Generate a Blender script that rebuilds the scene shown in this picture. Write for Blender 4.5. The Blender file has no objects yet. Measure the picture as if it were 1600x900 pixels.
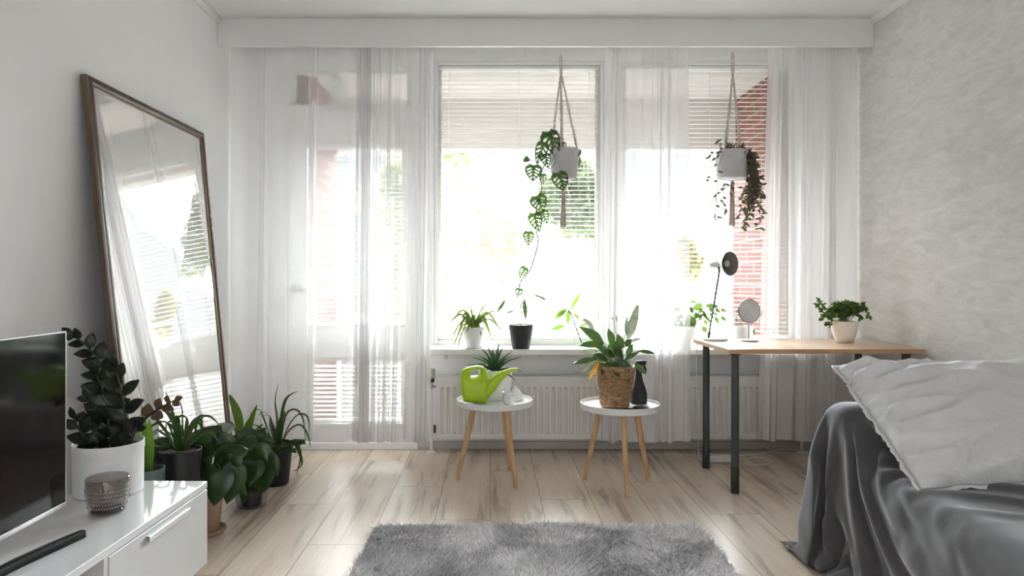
import bpy, math, random, zlib, base64
import numpy as np
from mathutils import Vector, Matrix

S = bpy.context.scene
COL = S.collection
R = math.radians
PI = math.pi

# ---------------------------------------------------------------- camera, world, light, exposure
F, CX, CY, H = 1055.0, 766.0, 436.0, 1.09          # focal length and principal point in 1600x900 pixels, eye height
cd = bpy.data.cameras.new('camera'); cam = bpy.data.objects.new('camera', cd); COL.objects.link(cam)
cam.location = (0, 0, H); cam.rotation_euler = (R(90), 0, 0)
cd.sensor_width = 36; cd.lens = F/1600*36; cd.clip_start = .05; cd.clip_end = 200
cd.shift_x = (800-CX)/1600; cd.shift_y = (CY-450)/1600
S.camera = cam

EXPOSURE = 0.50
SKY = 1.05
SUN = 54.0
REAR = 29.0
S.view_settings.view_transform = 'Standard'; S.view_settings.look = 'None'
S.view_settings.exposure = EXPOSURE; S.view_settings.gamma = 1.0; S.view_settings.use_curve_mapping = False
S.cycles.use_denoising = True
S.cycles.max_bounces = 14; S.cycles.diffuse_bounces = 6; S.cycles.glossy_bounces = 5
S.cycles.transmission_bounces = 8; S.cycles.transparent_max_bounces = 40
S.cycles.caustics_reflective = False; S.cycles.caustics_refractive = False
S.cycles.sample_clamp_indirect = 6.0

w = bpy.data.worlds.new('world'); S.world = w; w.use_nodes = True
bg = w.node_tree.nodes['Background']
bg.inputs[0].default_value = (.90, .955, 1.0, 1); bg.inputs[1].default_value = SKY

def portal(name, loc, rot, sx, sy):
    l = bpy.data.lights.new(name, 'AREA'); l.shape = 'RECTANGLE'; l.size = sx; l.size_y = sy
    l.cycles.is_portal = True
    o = bpy.data.objects.new(name, l); COL.objects.link(o); o.location = loc; o.rotation_euler = rot
    return o
# sky light enters through the open front of the balcony
portal('balcony_portal', (.35, 5.45, 1.15), (R(-90), 0, 0), 3.3, 2.2)
# broad sun lamp added low outside the windows to brighten the room
l = bpy.data.lights.new('front_fill_sun', 'SUN'); l.energy = SUN; l.angle = R(52); l.color = (.94, .975, 1.0)
o = bpy.data.objects.new('front_fill_sun', l); COL.objects.link(o); o.location = (0, 12, 6)
o.rotation_euler = Vector((-.03, -1, -.40)).to_track_quat('-Z', 'Y').to_euler()
# fill light added behind the camera to brighten the room; no window there
l = bpy.data.lights.new('rear_fill_light', 'AREA'); l.shape = 'RECTANGLE'; l.size = 2.6; l.size_y = 1.5
l.energy = REAR; l.color = (.94, .975, 1.0)
o = bpy.data.objects.new('rear_fill_light', l); COL.objects.link(o)
o.location = (.3, -2.33, 1.55); o.rotation_euler = (R(90), 0, 0)

# ---------------------------------------------------------------- helpers
def P(px, py, D):
    return Vector(((px-CX)/F*D, D, H-(py-CY)/F*D))
def V(*a): return Vector(a)

class MB:
    def __init__(s): s.v = []; s.f = []
    def add(s, vs, fs):
        n = len(s.v); s.v.extend([tuple(v) for v in vs]); s.f.extend([tuple(i+n for i in f) for f in fs]); return s
    def box(s, x0, x1, y0, y1, z0, z1, b=0.0):
        if b <= 0:
            vs = [(x, y, z) for z in (z0, z1) for y in (y0, y1) for x in (x0, x1)]
            return s.add(vs, [(0,2,3,1),(4,5,7,6),(0,1,5,4),(1,3,7,5),(3,2,6,7),(2,0,4,6)])
        # bevelled box
        vs = []; idx = {}
        for ax in range(3):
            for sx in (0,1):
                for sy in (0,1):
                    for sz in (0,1):
                        p = [(x0,x1)[sx], (y0,y1)[sy], (z0,z1)[sz]]
                        for a in range(3):
                            if a != ax: p[a] += b*(1,-1)[(sx,sy,sz)[a]]
                        idx[(ax,sx,sy,sz)] = len(vs); vs.append(tuple(p))
        fs = []
        for ax in range(3):
            o1, o2 = [a for a in range(3) if a != ax]
            for side in (0,1):
                q = []
                for (a, c) in ((0,0),(1,0),(1,1),(0,1)):
                    k = [0,0,0]; k[ax] = side; k[o1] = a; k[o2] = c; q.append(idx[(ax,*k)])
                fs.append(q)
        for ax in range(3):       # edges along ax
            o1, o2 = [a for a in range(3) if a != ax]
            for a in (0,1):
                for c in (0,1):
                    k0 = [0,0,0]; k0[o1] = a; k0[o2] = c; k1 = list(k0); k1[ax] = 1
                    fs.append([idx[(o1,*k0)], idx[(o1,*k1)], idx[(o2,*k1)], idx[(o2,*k0)]])
        for sx in (0,1):
            for sy in (0,1):
                for sz in (0,1):
                    fs.append([idx[(a,sx,sy,sz)] for a in range(3)])
        return s.add(vs, fs)
    def tube(s, pts, r, n=10, cap=True):
        pts = [Vector(p) for p in pts]; m = len(pts)
        rs = r if hasattr(r, '__len__') else [r]*m
        vs = []; fs = []; pn = None
        for i, p in enumerate(pts):
            t = (pts[min(i+1, m-1)]-pts[max(i-1, 0)])
            t = t.normalized() if t.length > 1e-9 else Vector((0,0,1))
            if pn is None:
                a = Vector((0,0,1)) if abs(t.z) < .9 else Vector((1,0,0)); pn = t.cross(a).normalized()
            else:
                pn = pn-t*pn.dot(t); pn = pn.normalized() if pn.length > 1e-6 else t.orthogonal().normalized()
            b = t.cross(pn)
            for k in range(n):
                a = 2*PI*k/n; vs.append(p+(pn*math.cos(a)+b*math.sin(a))*rs[i])
        for i in range(m-1):
            for k in range(n):
                fs.append((i*n+k, i*n+(k+1) % n, (i+1)*n+(k+1) % n, (i+1)*n+k))
        if cap:
            fs.append(tuple(range(n-1, -1, -1))); fs.append(tuple((m-1)*n+k for k in range(n)))
        return s.add(vs, fs)
    def lathe(s, prof, c=(0,0,0), n=40, axis=None, flute=None):
        # prof = [(r, h)]; axis = direction (default z)
        ax = Vector(axis).normalized() if axis is not None else Vector((0,0,1))
        if axis is None: u, v = Vector((1,0,0)), Vector((0,1,0))
        else: u = ax.orthogonal().normalized(); v = ax.cross(u)
        c = Vector(c); vs = []; fs = []; m = len(prof)
        for (r, h) in prof:
            for k in range(n):
                a = 2*PI*k/n; vs.append(c+ax*h+(u*math.cos(a)+v*math.sin(a))*max(r, 1e-5))
        for i in range(m-1):
            for k in range(n):
                fs.append((i*n+k, i*n+(k+1) % n, (i+1)*n+(k+1) % n, (i+1)*n+k))
        return s.add(vs, fs)
    def grid(s, pts2d, closed=False):
        m = len(pts2d); n = len(pts2d[0]); vs = [p for row in pts2d for p in row]; fs = []
        for i in range(m-1):
            for k in range(n-1 if not closed else n):
                fs.append((i*n+k, i*n+(k+1) % n, (i+1)*n+(k+1) % n, (i+1)*n+k))
        return s.add(vs, fs)

def setk(o, label=None, cat=None, group=None, kind=None):
    if label: o['label'] = label
    if cat: o['category'] = cat
    if group: o['group'] = group
    if kind: o['kind'] = kind
    return o
def base_of(mb):
    a = np.array(mb.v); lo = a.min(0); hi = a.max(0)
    return Vector(((lo[0]+hi[0])/2, (lo[1]+hi[1])/2, lo[2]))
def mk(name, mb, mat, parent=None, smooth=True, sharp=35, origin=None):
    me = bpy.data.meshes.new(name)
    if origin is None:
        origin = (parent['_w'] if parent is not None else base_of(mb))
    origin = Vector(origin)
    a = np.array(mb.v, dtype=float)-np.array(origin)
    me.from_pydata(a.tolist(), [], mb.f); me.update()
    if mat is not None: me.materials.append(mat)
    if smooth:
        me.polygons.foreach_set('use_smooth', [True]*len(me.polygons))
        try: me.set_sharp_from_angle(angle=R(sharp))
        except Exception: pass
    o = bpy.data.objects.new(name, me); COL.objects.link(o)
    if parent is not None:
        o.parent = parent
    else:
        o.location = origin
    o['_w'] = tuple(origin)
    return o
def empty(name, loc, label=None, cat=None, group=None, kind=None):
    o = bpy.data.objects.new(name, None); COL.objects.link(o); o.location = loc; o['_w'] = tuple(loc)
    o.empty_display_size = .05
    return setk(o, label, cat, group, kind)
def struct(o): o['kind'] = 'structure'; return o

# ---------------------------------------------------------------- materials
def newmat(name):
    m = bpy.data.materials.new(name); m.use_nodes = True; nt = m.node_tree
    return m, nt, nt.nodes['Principled BSDF'], nt.nodes['Material Output']
def N(nt, t, **kw):
    n = nt.nodes.new(t)
    for k, v in kw.items(): setattr(n, k, v)
    return n
def ramp(nt, src, stops):
    r = N(nt, 'ShaderNodeValToRGB'); el = r.color_ramp.elements
    while len(el) < len(stops): el.new(.5)
    for e, (p, c) in zip(el, stops): e.position = p; e.color = (*c, 1)
    nt.links.new(src, r.inputs[0]); return r.outputs[0]
def coords(nt, scale=(1,1,1), rot=(0,0,0)):
    tc = N(nt, 'ShaderNodeTexCoord'); mp = N(nt, 'ShaderNodeMapping')
    mp.inputs['Scale'].default_value = scale; mp.inputs['Rotation'].default_value = rot
    nt.links.new(tc.outputs['Object'], mp.inputs[0]); return mp.outputs[0]
def noise(nt, vec, scale, detail=4, rough=.55, dist=0):
    n = N(nt, 'ShaderNodeTexNoise'); n.inputs['Scale'].default_value = scale; n.inputs['Detail'].default_value = detail
    n.inputs['Roughness'].default_value = rough; n.inputs['Distortion'].default_value = dist
    nt.links.new(vec, n.inputs['Vector']); return n.outputs[0]
def bump(nt, h, strength, dist, b):
    bn = N(nt, 'ShaderNodeBump'); bn.inputs['Strength'].default_value = strength; bn.inputs['Distance'].default_value = dist
    nt.links.new(h, bn.inputs['Height']); nt.links.new(bn.outputs[0], b.inputs['Normal'])
def mat(name, c1, c2=None, rough=.5, metal=0, scale=8, stretch=(1,1,1), bm=0, bscale=None, coat=0, spec=.5, trans=0, ior=1.45):
    m, nt, b, out = newmat(name)
    c2 = c2 or tuple(min(1, x*.93) for x in c1)
    vec = coords(nt, stretch); n = noise(nt, vec, scale)
    nt.links.new(ramp(nt, n, [(.35, c1), (.65, c2)]), b.inputs['Base Color'])
    b.inputs['Roughness'].default_value = rough; b.inputs['Metallic'].default_value = metal
    b.inputs['Coat Weight'].default_value = coat; b.inputs['Coat Roughness'].default_value = .03
    b.inputs['Specular IOR Level'].default_value = spec
    b.inputs['Transmission Weight'].default_value = trans; b.inputs['IOR'].default_value = ior
    if bm: bump(nt, noise(nt, vec, bscale or scale*6), bm, .002, b)
    return m
def leafmat(name, c1, c2, c3=None, scale=14, rough=.38, tl=.35, stripe=None):
    m, nt, b, out = newmat(name)
    vec = coords(nt); n = noise(nt, vec, scale, 3)
    stops = [(.3, c1), (.68, c2)]
    if c3: stops = [(.3, c1), (.58, c2), (.72, c3)]
    col = ramp(nt, n, stops)
    nt.links.new(col, b.inputs['Base Color']); b.inputs['Roughness'].default_value = rough
    t = N(nt, 'ShaderNodeBsdfTranslucent'); mix = N(nt, 'ShaderNodeMixShader'); mix.inputs[0].default_value = tl
    g = N(nt, 'ShaderNodeMixRGB', blend_type='MULTIPLY'); g.inputs[0].default_value = 1; g.inputs[2].default_value = (1.0, 1.0, .45, 1)
    nt.links.new(col, g.inputs[1])
    gm = N(nt, 'ShaderNodeGamma'); gm.inputs[1].default_value = .7
    nt.links.new(g.outputs[0], gm.inputs[0]); nt.links.new(gm.outputs[0], t.inputs[0])
    nt.links.new(b.outputs[0], mix.inputs[1]); nt.links.new(t.outputs[0], mix.inputs[2])
    nt.links.new(mix.outputs[0], out.inputs[0]); return m
def glassmat(name, tint=(1,1,1), refl=.06, rough=0.0):
    m, nt, b, out = newmat(name)
    t = N(nt, 'ShaderNodeBsdfTransparent'); t.inputs[0].default_value = (*tint, 1)
    g = N(nt, 'ShaderNodeBsdfGlossy'); g.inputs['Roughness'].default_value = rough
    mix = N(nt, 'ShaderNodeMixShader'); fr = N(nt, 'ShaderNodeLayerWeight')     # Schlick reflection of a thin pane
    pw = N(nt, 'ShaderNodeMath', operation='POWER'); pw.inputs[1].default_value = 5; nt.links.new(fr.outputs['Facing'], pw.inputs[0])
    fr.inputs[0].default_value = .5
    ml = N(nt, 'ShaderNodeMath', operation='MULTIPLY_ADD'); ml.inputs[1].default_value = .8; ml.inputs[2].default_value = refl*.6
    nt.links.new(pw.outputs[0], ml.inputs[0]); ml.use_clamp = True
    nt.links.new(ml.outputs[0], mix.inputs[0]); nt.links.new(t.outputs[0], mix.inputs[1]); nt.links.new(g.outputs[0], mix.inputs[2])
    nt.links.new(mix.outputs[0], out.inputs[0]); return m
def sheer(name, col, alpha, tl=.55):
    # woven sheer cloth: a share of rays pass between the threads, the rest scatter front and back
    m, nt, b, out = newmat(name)
    vec = coords(nt, (60, 60, 60)); n = noise(nt, vec, 1.5, 2)
    t = N(nt, 'ShaderNodeBsdfTransparent'); d = N(nt, 'ShaderNodeBsdfDiffuse'); tr = N(nt, 'ShaderNodeBsdfTranslucent')
    cc = ramp(nt, n, [(.3, col), (.7, tuple(x*.97 for x in col))])
    nt.links.new(cc, d.inputs[0]); nt.links.new(cc, tr.inputs[0])
    m1 = N(nt, 'ShaderNodeMixShader'); m1.inputs[0].default_value = tl
    nt.links.new(d.outputs[0], m1.inputs[1]); nt.links.new(tr.outputs[0], m1.inputs[2])
    m2 = N(nt, 'ShaderNodeMixShader'); m2.inputs[0].default_value = alpha
    nt.links.new(t.outputs[0], m2.inputs[1]); nt.links.new(m1.outputs[0], m2.inputs[2])
    nt.links.new(m2.outputs[0], out.inputs[0]); return m

M = {}
M['white_wall'] = mat('white_wall', (.87,.865,.87), (.85,.845,.85), rough=.85, scale=2, bm=.08, bscale=120)
M['ceiling'] = mat('ceiling', (.78,.78,.78), (.75,.75,.755), rough=.9, scale=2)
M['trim'] = mat('white_trim', (.78,.775,.77), (.75,.745,.74), rough=.45, scale=3)
M['grey_trim'] = mat('grey_trim', (.52,.50,.48), (.48,.46,.44), rough=.5, scale=3)
M['frame_white'] = mat('painted_window_frame', (.80,.79,.77), (.76,.75,.73), rough=.4, scale=5)
M['gloss_white'] = mat('gloss_white_lacquer', (.72,.72,.73), (.71,.71,.72), rough=.22, scale=2, coat=1.0)
M['satin_white'] = mat('satin_white', (.58,.58,.59), (.56,.56,.57), rough=.35, scale=3)
M['tray_white'] = mat('white_painted_tray', (.80,.79,.78), (.77,.76,.75), rough=.4, scale=5)
M['ceramic'] = mat('white_ceramic', (.82,.82,.82), (.79,.79,.79), rough=.35, scale=6)
M['cream_ceramic'] = mat('cream_ceramic', (.82,.78,.74), (.78,.73,.69), rough=.5, scale=6)
M['alu'] = mat('brushed_aluminium', (.75,.75,.76), (.65,.65,.66), rough=.3, metal=1, scale=4, stretch=(1,20,1))
M['alu_soft'] = mat('satin_metal_tab', (.86,.86,.87), (.80,.80,.81), rough=.45, metal=.6, scale=4)
M['chrome'] = mat('chrome', (.6,.6,.6), (.5,.5,.5), rough=.15, metal=1, scale=10)
M['black_plastic'] = mat('black_plastic', (.012,.012,.013), (.02,.02,.021), rough=.35, scale=20)
M['black_matte'] = mat('matte_black', (.014,.015,.018), (.022,.023,.026), rough=.6, scale=20)
M['screen'] = mat('television_screen', (.004,.004,.005), (.006,.006,.007), rough=.08, scale=2)
M['beech'] = mat('beech_leg', (.62,.40,.22), (.50,.30,.15), rough=.5, scale=6, stretch=(6,6,1), bm=.1)
M['dark_leg'] = mat('dark_grey_metal', (.055,.06,.06), (.07,.075,.075), rough=.45, scale=8)
M['dark_cap'] = mat('black_leg_foot', (.03,.032,.032), (.04,.042,.042), rough=.5, scale=8)
M['soil'] = mat('potting_soil', (.04,.028,.02), (.08,.06,.045), rough=.95, scale=60, bm=.8, bscale=90)
M['soil_grey'] = mat('pale_gravel', (.25,.23,.2), (.4,.38,.34), rough=.95, scale=90, bm=.8, bscale=120)
M['cord'] = mat('macrame_cotton', (.62,.55,.50), (.46,.41,.37), rough=.9, scale=60, bm=.6, bscale=200)
M['grey_pot'] = mat('matte_grey_pot', (.52,.52,.53), (.47,.47,.48), rough=.75, scale=10, bm=.15)
M['lime'] = mat('lime_green_plastic', (.42,.58,.015), (.38,.54,.012), rough=.35, scale=4)
M['rubber'] = mat('white_plastic', (.72,.71,.69), (.68,.67,.65), rough=.5, scale=8)
M['valve'] = mat('beige_thermostat', (.55,.51,.45), (.5,.46,.4), rough=.5, scale=8)
M['slat'] = None
def slatmat():
    m, nt, b, out = newmat('white_blind_slat')
    vec = coords(nt); n = noise(nt, vec, 30)
    nt.links.new(ramp(nt, n, [(.3, (.80,.79,.77)), (.7, (.77,.76,.74))]), b.inputs['Base Color']); b.inputs['Roughness'].default_value = .5
    t = N(nt, 'ShaderNodeBsdfTranslucent'); t.inputs[0].default_value = (.8,.78,.74,1); mix = N(nt, 'ShaderNodeMixShader'); mix.inputs[0].default_value = .25
    nt.links.new(b.outputs[0], mix.inputs[1]); nt.links.new(t.outputs[0], mix.inputs[2]); nt.links.new(mix.outputs[0], out.inputs[0]); return m
M['slat'] = slatmat()
M['glass'] = glassmat('window_glass', (.97,.985,.98), .04)
M['smoke_glass'] = glassmat('smoky_glass', (.76,.73,.72), .12)
M['clear_plastic'] = glassmat('clear_plastic', (.86,.88,.9), .12)
M['green_glass'] = glassmat('pale_green_glass', (.93,.97,.92), .08)
M['mirror'] = newmat('mirror_glass')[0]
_b = M['mirror'].node_tree.nodes['Principled BSDF']; _b.inputs['Metallic'].default_value = 1; _b.inputs['Roughness'].default_value = .015
_b.inputs['Base Color'].default_value = (.84,.83,.81,1)
M['curtain'] = sheer('sheer_white_voile', (.89,.88,.885), .50, .09)

def floormat():
    m, nt, b, out = newmat('pale_oak_laminate')
    tc = N(nt, 'ShaderNodeTexCoord'); sp = N(nt, 'ShaderNodeSeparateXYZ'); cb = N(nt, 'ShaderNodeCombineXYZ')
    nt.links.new(tc.outputs['Object'], sp.inputs[0]); nt.links.new(sp.outputs[1], cb.inputs[0]); nt.links.new(sp.outputs[0], cb.inputs[1])
    br = N(nt, 'ShaderNodeTexBrick'); br.offset = 0; br.squash = 1
    for k, v in (('Scale', 1), ('Mortar Size', .0022), ('Mortar Smooth', .2), ('Bias', 0), ('Brick Width', 1.28), ('Row Height', .25)): br.inputs[k].default_value = v
    br.inputs['Color1'].default_value = (0,0,0,1); br.inputs['Color2'].default_value = (1,1,1,1); br.inputs['Mortar'].default_value = (.5,.5,.5,1)
    rw = N(nt, 'ShaderNodeMath', operation='DIVIDE'); rw.inputs[1].default_value = .25; nt.links.new(sp.outputs[0], rw.inputs[0])
    rf = N(nt, 'ShaderNodeMath', operation='FLOOR'); nt.links.new(rw.outputs[0], rf.inputs[0])
    rm = N(nt, 'ShaderNodeMath', operation='MULTIPLY_ADD'); rm.inputs[1].default_value = .497; nt.links.new(rf.outputs[0], rm.inputs[0]); nt.links.new(sp.outputs[1], rm.inputs[2])
    cs_ = N(nt, 'ShaderNodeCombineXYZ'); nt.links.new(rm.outputs[0], cs_.inputs[0]); nt.links.new(sp.outputs[0], cs_.inputs[1])
    nt.links.new(cs_.outputs[0], br.inputs[0])
    # grain: noise long along the planks, shifted from plank to plank
    sh = N(nt, 'ShaderNodeVectorMath', operation='MULTIPLY_ADD'); sh.inputs[1].default_value = (9.1, 5.3, 0)
    nt.links.new(br.outputs['Color'], sh.inputs[0]); nt.links.new(cb.outputs[0], sh.inputs[2])
    mp = N(nt, 'ShaderNodeMapping'); mp.inputs['Scale'].default_value = (.8, 8.5, 1); nt.links.new(sh.outputs[0], mp.inputs[0])
    g1 = noise(nt, mp.outputs[0], 1.5, 5, .58, .55)
    mp2 = N(nt, 'ShaderNodeMapping'); mp2.inputs['Scale'].default_value = (3, 60, 1); nt.links.new(sh.outputs[0], mp2.inputs[0])
    g2 = noise(nt, mp2.outputs[0], 2.0, 4, .6, .4)
    c = ramp(nt, g1, [(.30, (.26,.19,.14)), (.385, (.43,.345,.27)), (.46, (.60,.50,.41)), (.70, (.68,.585,.49))])
    c2 = ramp(nt, g2, [(.3, (.90,.895,.885)), (.7, (1.03,1.02,1.01))])
    mx = N(nt, 'ShaderNodeMixRGB', blend_type='MULTIPLY'); mx.inputs[0].default_value = 1; nt.links.new(c, mx.inputs[1]); nt.links.new(c2, mx.inputs[2])
    pv = ramp(nt, br.outputs['Color'], [(0, (.93,.92,.92)), (1, (1.05,1.04,1.03))])
    mx2 = N(nt, 'ShaderNodeMixRGB', blend_type='MULTIPLY'); mx2.inputs[0].default_value = 1; nt.links.new(mx.outputs[0], mx2.inputs[1]); nt.links.new(pv, mx2.inputs[2])
    mx3 = N(nt, 'ShaderNodeMixRGB'); nt.links.new(br.outputs['Fac'], mx3.inputs[0]); nt.links.new(mx2.outputs[0], mx3.inputs[1]); mx3.inputs[2].default_value = (.20,.155,.12,1)
    nt.links.new(mx3.outputs[0], b.inputs['Base Color'])
    b.inputs['Roughness'].default_value = .34; b.inputs['Specular IOR Level'].default_value = .55
    bump(nt, g2, .05, .001, b); return m
M['floor'] = floormat()
def deskmat(name, c1, c2, c3, rough):
    m, nt, b, out = newmat(name)
    vec = coords(nt, (1.5, 18, 18)); g = noise(nt, vec, 2.5, 5, .6, .8)
    nt.links.new(ramp(nt, g, [(.3, c1), (.5, c2), (.7, c3)]), b.inputs['Base Color']); b.inputs['Roughness'].default_value = rough
    return m
M['desk'] = deskmat('beech_veneer', (.50,.33,.21), (.58,.39,.26), (.62,.43,.29), .28)
M['desk_edge'] = deskmat('beech_edge_band', (.42,.24,.12), (.48,.28,.15), (.52,.31,.17), .45)
def papermat():
    m, nt, b, out = newmat('mottled_wallpaper')
    v1 = coords(nt, (1, 1.0, 3.2)); n1 = noise(nt, v1, 5, 8, .72, 1.2)
    v2 = coords(nt, (1, 1, 1.6)); n2 = noise(nt, v2, 1.3, 3, .5, .5)
    c1 = ramp(nt, n1, [(.28, (.53,.515,.495)), (.5, (.635,.62,.60)), (.75, (.74,.73,.71))])
    c2 = ramp(nt, n2, [(.3, (.94,.94,.935)), (.7, (1.05,1.05,1.05))])
    mx = N(nt, 'ShaderNodeMixRGB', blend_type='MULTIPLY'); mx.inputs[0].default_value = 1; nt.links.new(c1, mx.inputs[1]); nt.links.new(c2, mx.inputs[2])
    nt.links.new(mx.outputs[0], b.inputs['Base Color']); b.inputs['Roughness'].default_value = .75
    bump(nt, n1, .35, .004, b); return m
M['wallpaper'] = papermat()
def brickmat(axis):
    m, nt, b, out = newmat('red_brick_masonry')
    tc = N(nt, 'ShaderNodeTexCoord'); sp = N(nt, 'ShaderNodeSeparateXYZ'); cb = N(nt, 'ShaderNodeCombineXYZ')
    nt.links.new(tc.outputs['Object'], sp.inputs[0]); nt.links.new(sp.outputs[axis], cb.inputs[0]); nt.links.new(sp.outputs[2], cb.inputs[1])
    br = N(nt, 'ShaderNodeTexBrick'); br.offset = .5
    for k, v in (('Scale', 1), ('Mortar Size', .007), ('Mortar Smooth', .3), ('Bias', 0), ('Brick Width', .27), ('Row Height', .082)): br.inputs[k].default_value = v
    br.inputs['Color1'].default_value = (.15,.045,.032,1); br.inputs['Color2'].default_value = (.19,.065,.046,1); br.inputs['Mortar'].default_value = (.27,.21,.185,1)
    nt.links.new(cb.outputs[0], br.inputs[0]); nt.links.new(br.outputs['Color'], b.inputs['Base Color']); b.inputs['Roughness'].default_value = .9
    return m
M['brick'] = brickmat(1)
M['balcony_paint'] = mat('balcony_ceiling_paint', (.50,.455,.43), (.46,.42,.395), rough=.8, scale=3)
M['ground'] = mat('pale_paving', (.45,.45,.43), (.40,.40,.38), rough=.9, scale=1.5)
# ---------------------------------------------------------------- the room
XL, XR, YB, YW, ZC = -1.559, 2.195, -2.4, 4.34, 2.579
WO = YW+.12                                   # outer face of the window wall
def pxX(px, D=YW): return (px-CX)/F*D
def pyZ(py, D=YW): return H-(py-CY)/F*D

m = MB().box(XL-.12, XR+.12, YB-.12, WO, -.08, 0); struct(mk('floor', m, M['floor'], origin=(0,0,0)))
m = MB().box(XL-.12, XR+.12, YB-.12, WO, ZC, ZC+.1); struct(mk('ceiling', m, M['ceiling'], origin=(0,0,ZC)))
m = MB().box(XL-.12, XL, YB, WO, 0, ZC); struct(mk('wall_left', m, M['white_wall'], origin=(XL,0,0)))
m = MB().box(XR, XR+.12, YB, WO, 0, ZC); struct(mk('wall_right', m, M['wallpaper'], origin=(XR,0,0)))
# wall behind the camera, solid

m = MB().box(XL, XR, YB-.12, YB, 0, ZC)
struct(mk('wall_back', m, M['white_wall'], origin=(0,YB,0)))

# made-up window bars on the solid wall, framing the added fill light
m = MB(); yf0, yf1 = YB+.002, YB+.065
m.box(-1.07, -1.0, yf0, yf1, .73, 2.37).box(1.6, 1.67, yf0, yf1, .73, 2.37).box(-1.0, 1.6, yf0, yf1, .73, .80).box(-1.0, 1.6, yf0, yf1, 2.30, 2.37).box(.27, .33, yf1, yf1+.02, .80, 2.30)
struct(mk('rear_fill_frame', m, M['frame_white'], smooth=False))

# window wall with its openings
W1 = (pxX(678), pxX(944), .670, 2.493); W2 = (pxX(968), pxX(1252), .670, 2.493)
DR = (pxX(443), pxX(650), .045, 2.115); TR = (pxX(443), pxX(650), 2.165, 2.485)
m = MB()
m.box(XL, DR[0], YW, WO, 0, ZC).box(DR[0], DR[1], YW, WO, 0, .045).box(DR[0], DR[1], YW, WO, DR[3], TR[2]).box(DR[0], DR[1], YW, WO, TR[3], ZC)
m.box(DR[1], W1[0], YW, WO, 0, ZC).box(W1[0], W2[1], YW, WO, 0, .67).box(W1[0], W2[1], YW, WO, 2.493, ZC)
m.box(W1[1], W2[0], YW, WO, .67, 2.493).box(W2[1], XR, YW, WO, 0, ZC)
struct(mk('wall_front', m, M['white_wall'], smooth=False, origin=(0,YW,0)))

def frame_mb(x0, x1, z0, z1, wd, y0, y1, b=.003):
    m = MB()
    m.box(x0, x0+wd, y0, y1, z0, z1, b).box(x1-wd, x1, y0, y1, z0, z1, b).box(x0+wd, x1-wd, y0, y1, z1-wd, z1, b).box(x0+wd, x1-wd, y0, y1, z0, z0+wd, b)
    return m
def window(name, x0, x1, z0, z1, wl=.025, label=None):
    e = empty(name, ((x0+x1)/2, YW+.06, z0)); struct(e)
    mk('window_frame', frame_mb(x0, x1, z0, z1, wl, YW+.004, YW+.085), M['frame_white'], e, smooth=False)
    mk('sash', frame_mb(x0+wl, x1-wl, z0+wl, z1-wl, .022, YW+.05, YW+.085), M['frame_white'], e, smooth=False)
    mk('pane', MB().box(x0+wl+.018, x1-wl-.018, YW+.072, YW+.076, z0+wl+.018, z1-wl-.018), M['glass'], e, smooth=False)
    return e
window('window_1', *W1)
window('window_2', *W2)
# transom above the door, two lights
e = window('window_3', *TR, wl=.04)
xm0, xm1 = pxX(517), pxX(532)
mk('mullion', MB().box(xm0, xm1, YW+.004, YW+.085, TR[2]+.04, TR[3]-.04, .003), M['frame_white'], e, smooth=False)
# balcony door
dx0, dx1 = DR[0]+.02, DR[1]-.02
gx0, gx1 = pxX(477), pxX(630)
e = empty('door_1', ((dx0+dx1)/2, YW+.05, .045)); struct(e)
mk('door_frame', frame_mb(DR[0], DR[1], DR[2], DR[3], .02, YW+.0, YW+.10), M['frame_white'], e, smooth=False)
gz = [(pyZ(663), pyZ(559)), (pyZ(508), pyZ(226))]
m = MB(); ya, yb = YW+.015, YW+.075; zb, zt = .066, DR[3]-.022
m.box(dx0+.002, gx0, ya, yb, zb, zt, .003).box(gx1, dx1-.002, ya, yb, zb, zt, .003)
for z0, z1 in ((zb, gz[0][0]), (gz[0][1], gz[1][0]), (gz[1][1], zt)): m.box(gx0, gx1, ya, yb, z0, z1)
for z0, z1 in gz:
    for (a, b_) in ((gx0, gx0+.012), (gx1-.012, gx1)): m.box(a, b_, ya-.008, ya, z0-.012, z1+.012)
    m.box(gx0, gx1, ya-.008, ya, z0-.012, z0); m.box(gx0, gx1, ya-.008, ya, z1, z1+.012)
mk('door_leaf', m, M['frame_white'], e, smooth=False)
for z0, z1 in gz: mk('pane', MB().box(gx0, gx1, YW+.062, YW+.066, z0, z1), M['glass'], e, smooth=False)
h = MB().lathe([(0,0),(.022,0),(.022,.008),(.009,.012),(.009,.045),(0,.045)], (dx0+.045, ya, 1.02), 20, axis=(0,-1,0))
h.tube([(dx0+.045, ya-.04, 1.02), (dx0+.08, ya-.045, 1.02), (dx0+.15, ya-.045, 1.02)], .009)
mk('door_handle', h, M['alu'], e)

# pelmet across the room under the ceiling and the coves along the side walls
m = MB().box(XL+.001, XR-.001, 3.86, 3.885, 2.422, ZC); struct(mk('pelmet_board', m, M['trim'], smooth=False))
for nm, x, s in (('trim_left', XL, 1), ('trim_right', XR, -1)):
    c = .026; prof = [(0, -c*1.25), (c*.35, -c*1.25), (c*.35, -c), (c, -c*.3), (c*1.15, -c*.3), (c*1.15, 0), (0, 0)]
    m = MB(); ys = (YB, 3.86); vs = [(x+s*a, y, ZC+z) for y in ys for (a, z) in prof]; n = len(prof)
    fs = [(i, (i+1) % n, n+(i+1) % n, n+i) for i in range(n)]+[tuple(range(n)), tuple(range(2*n-1, n-1, -1))]
    m.add(vs, fs); struct(mk(nm, m, M['trim'], smooth=False))
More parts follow.
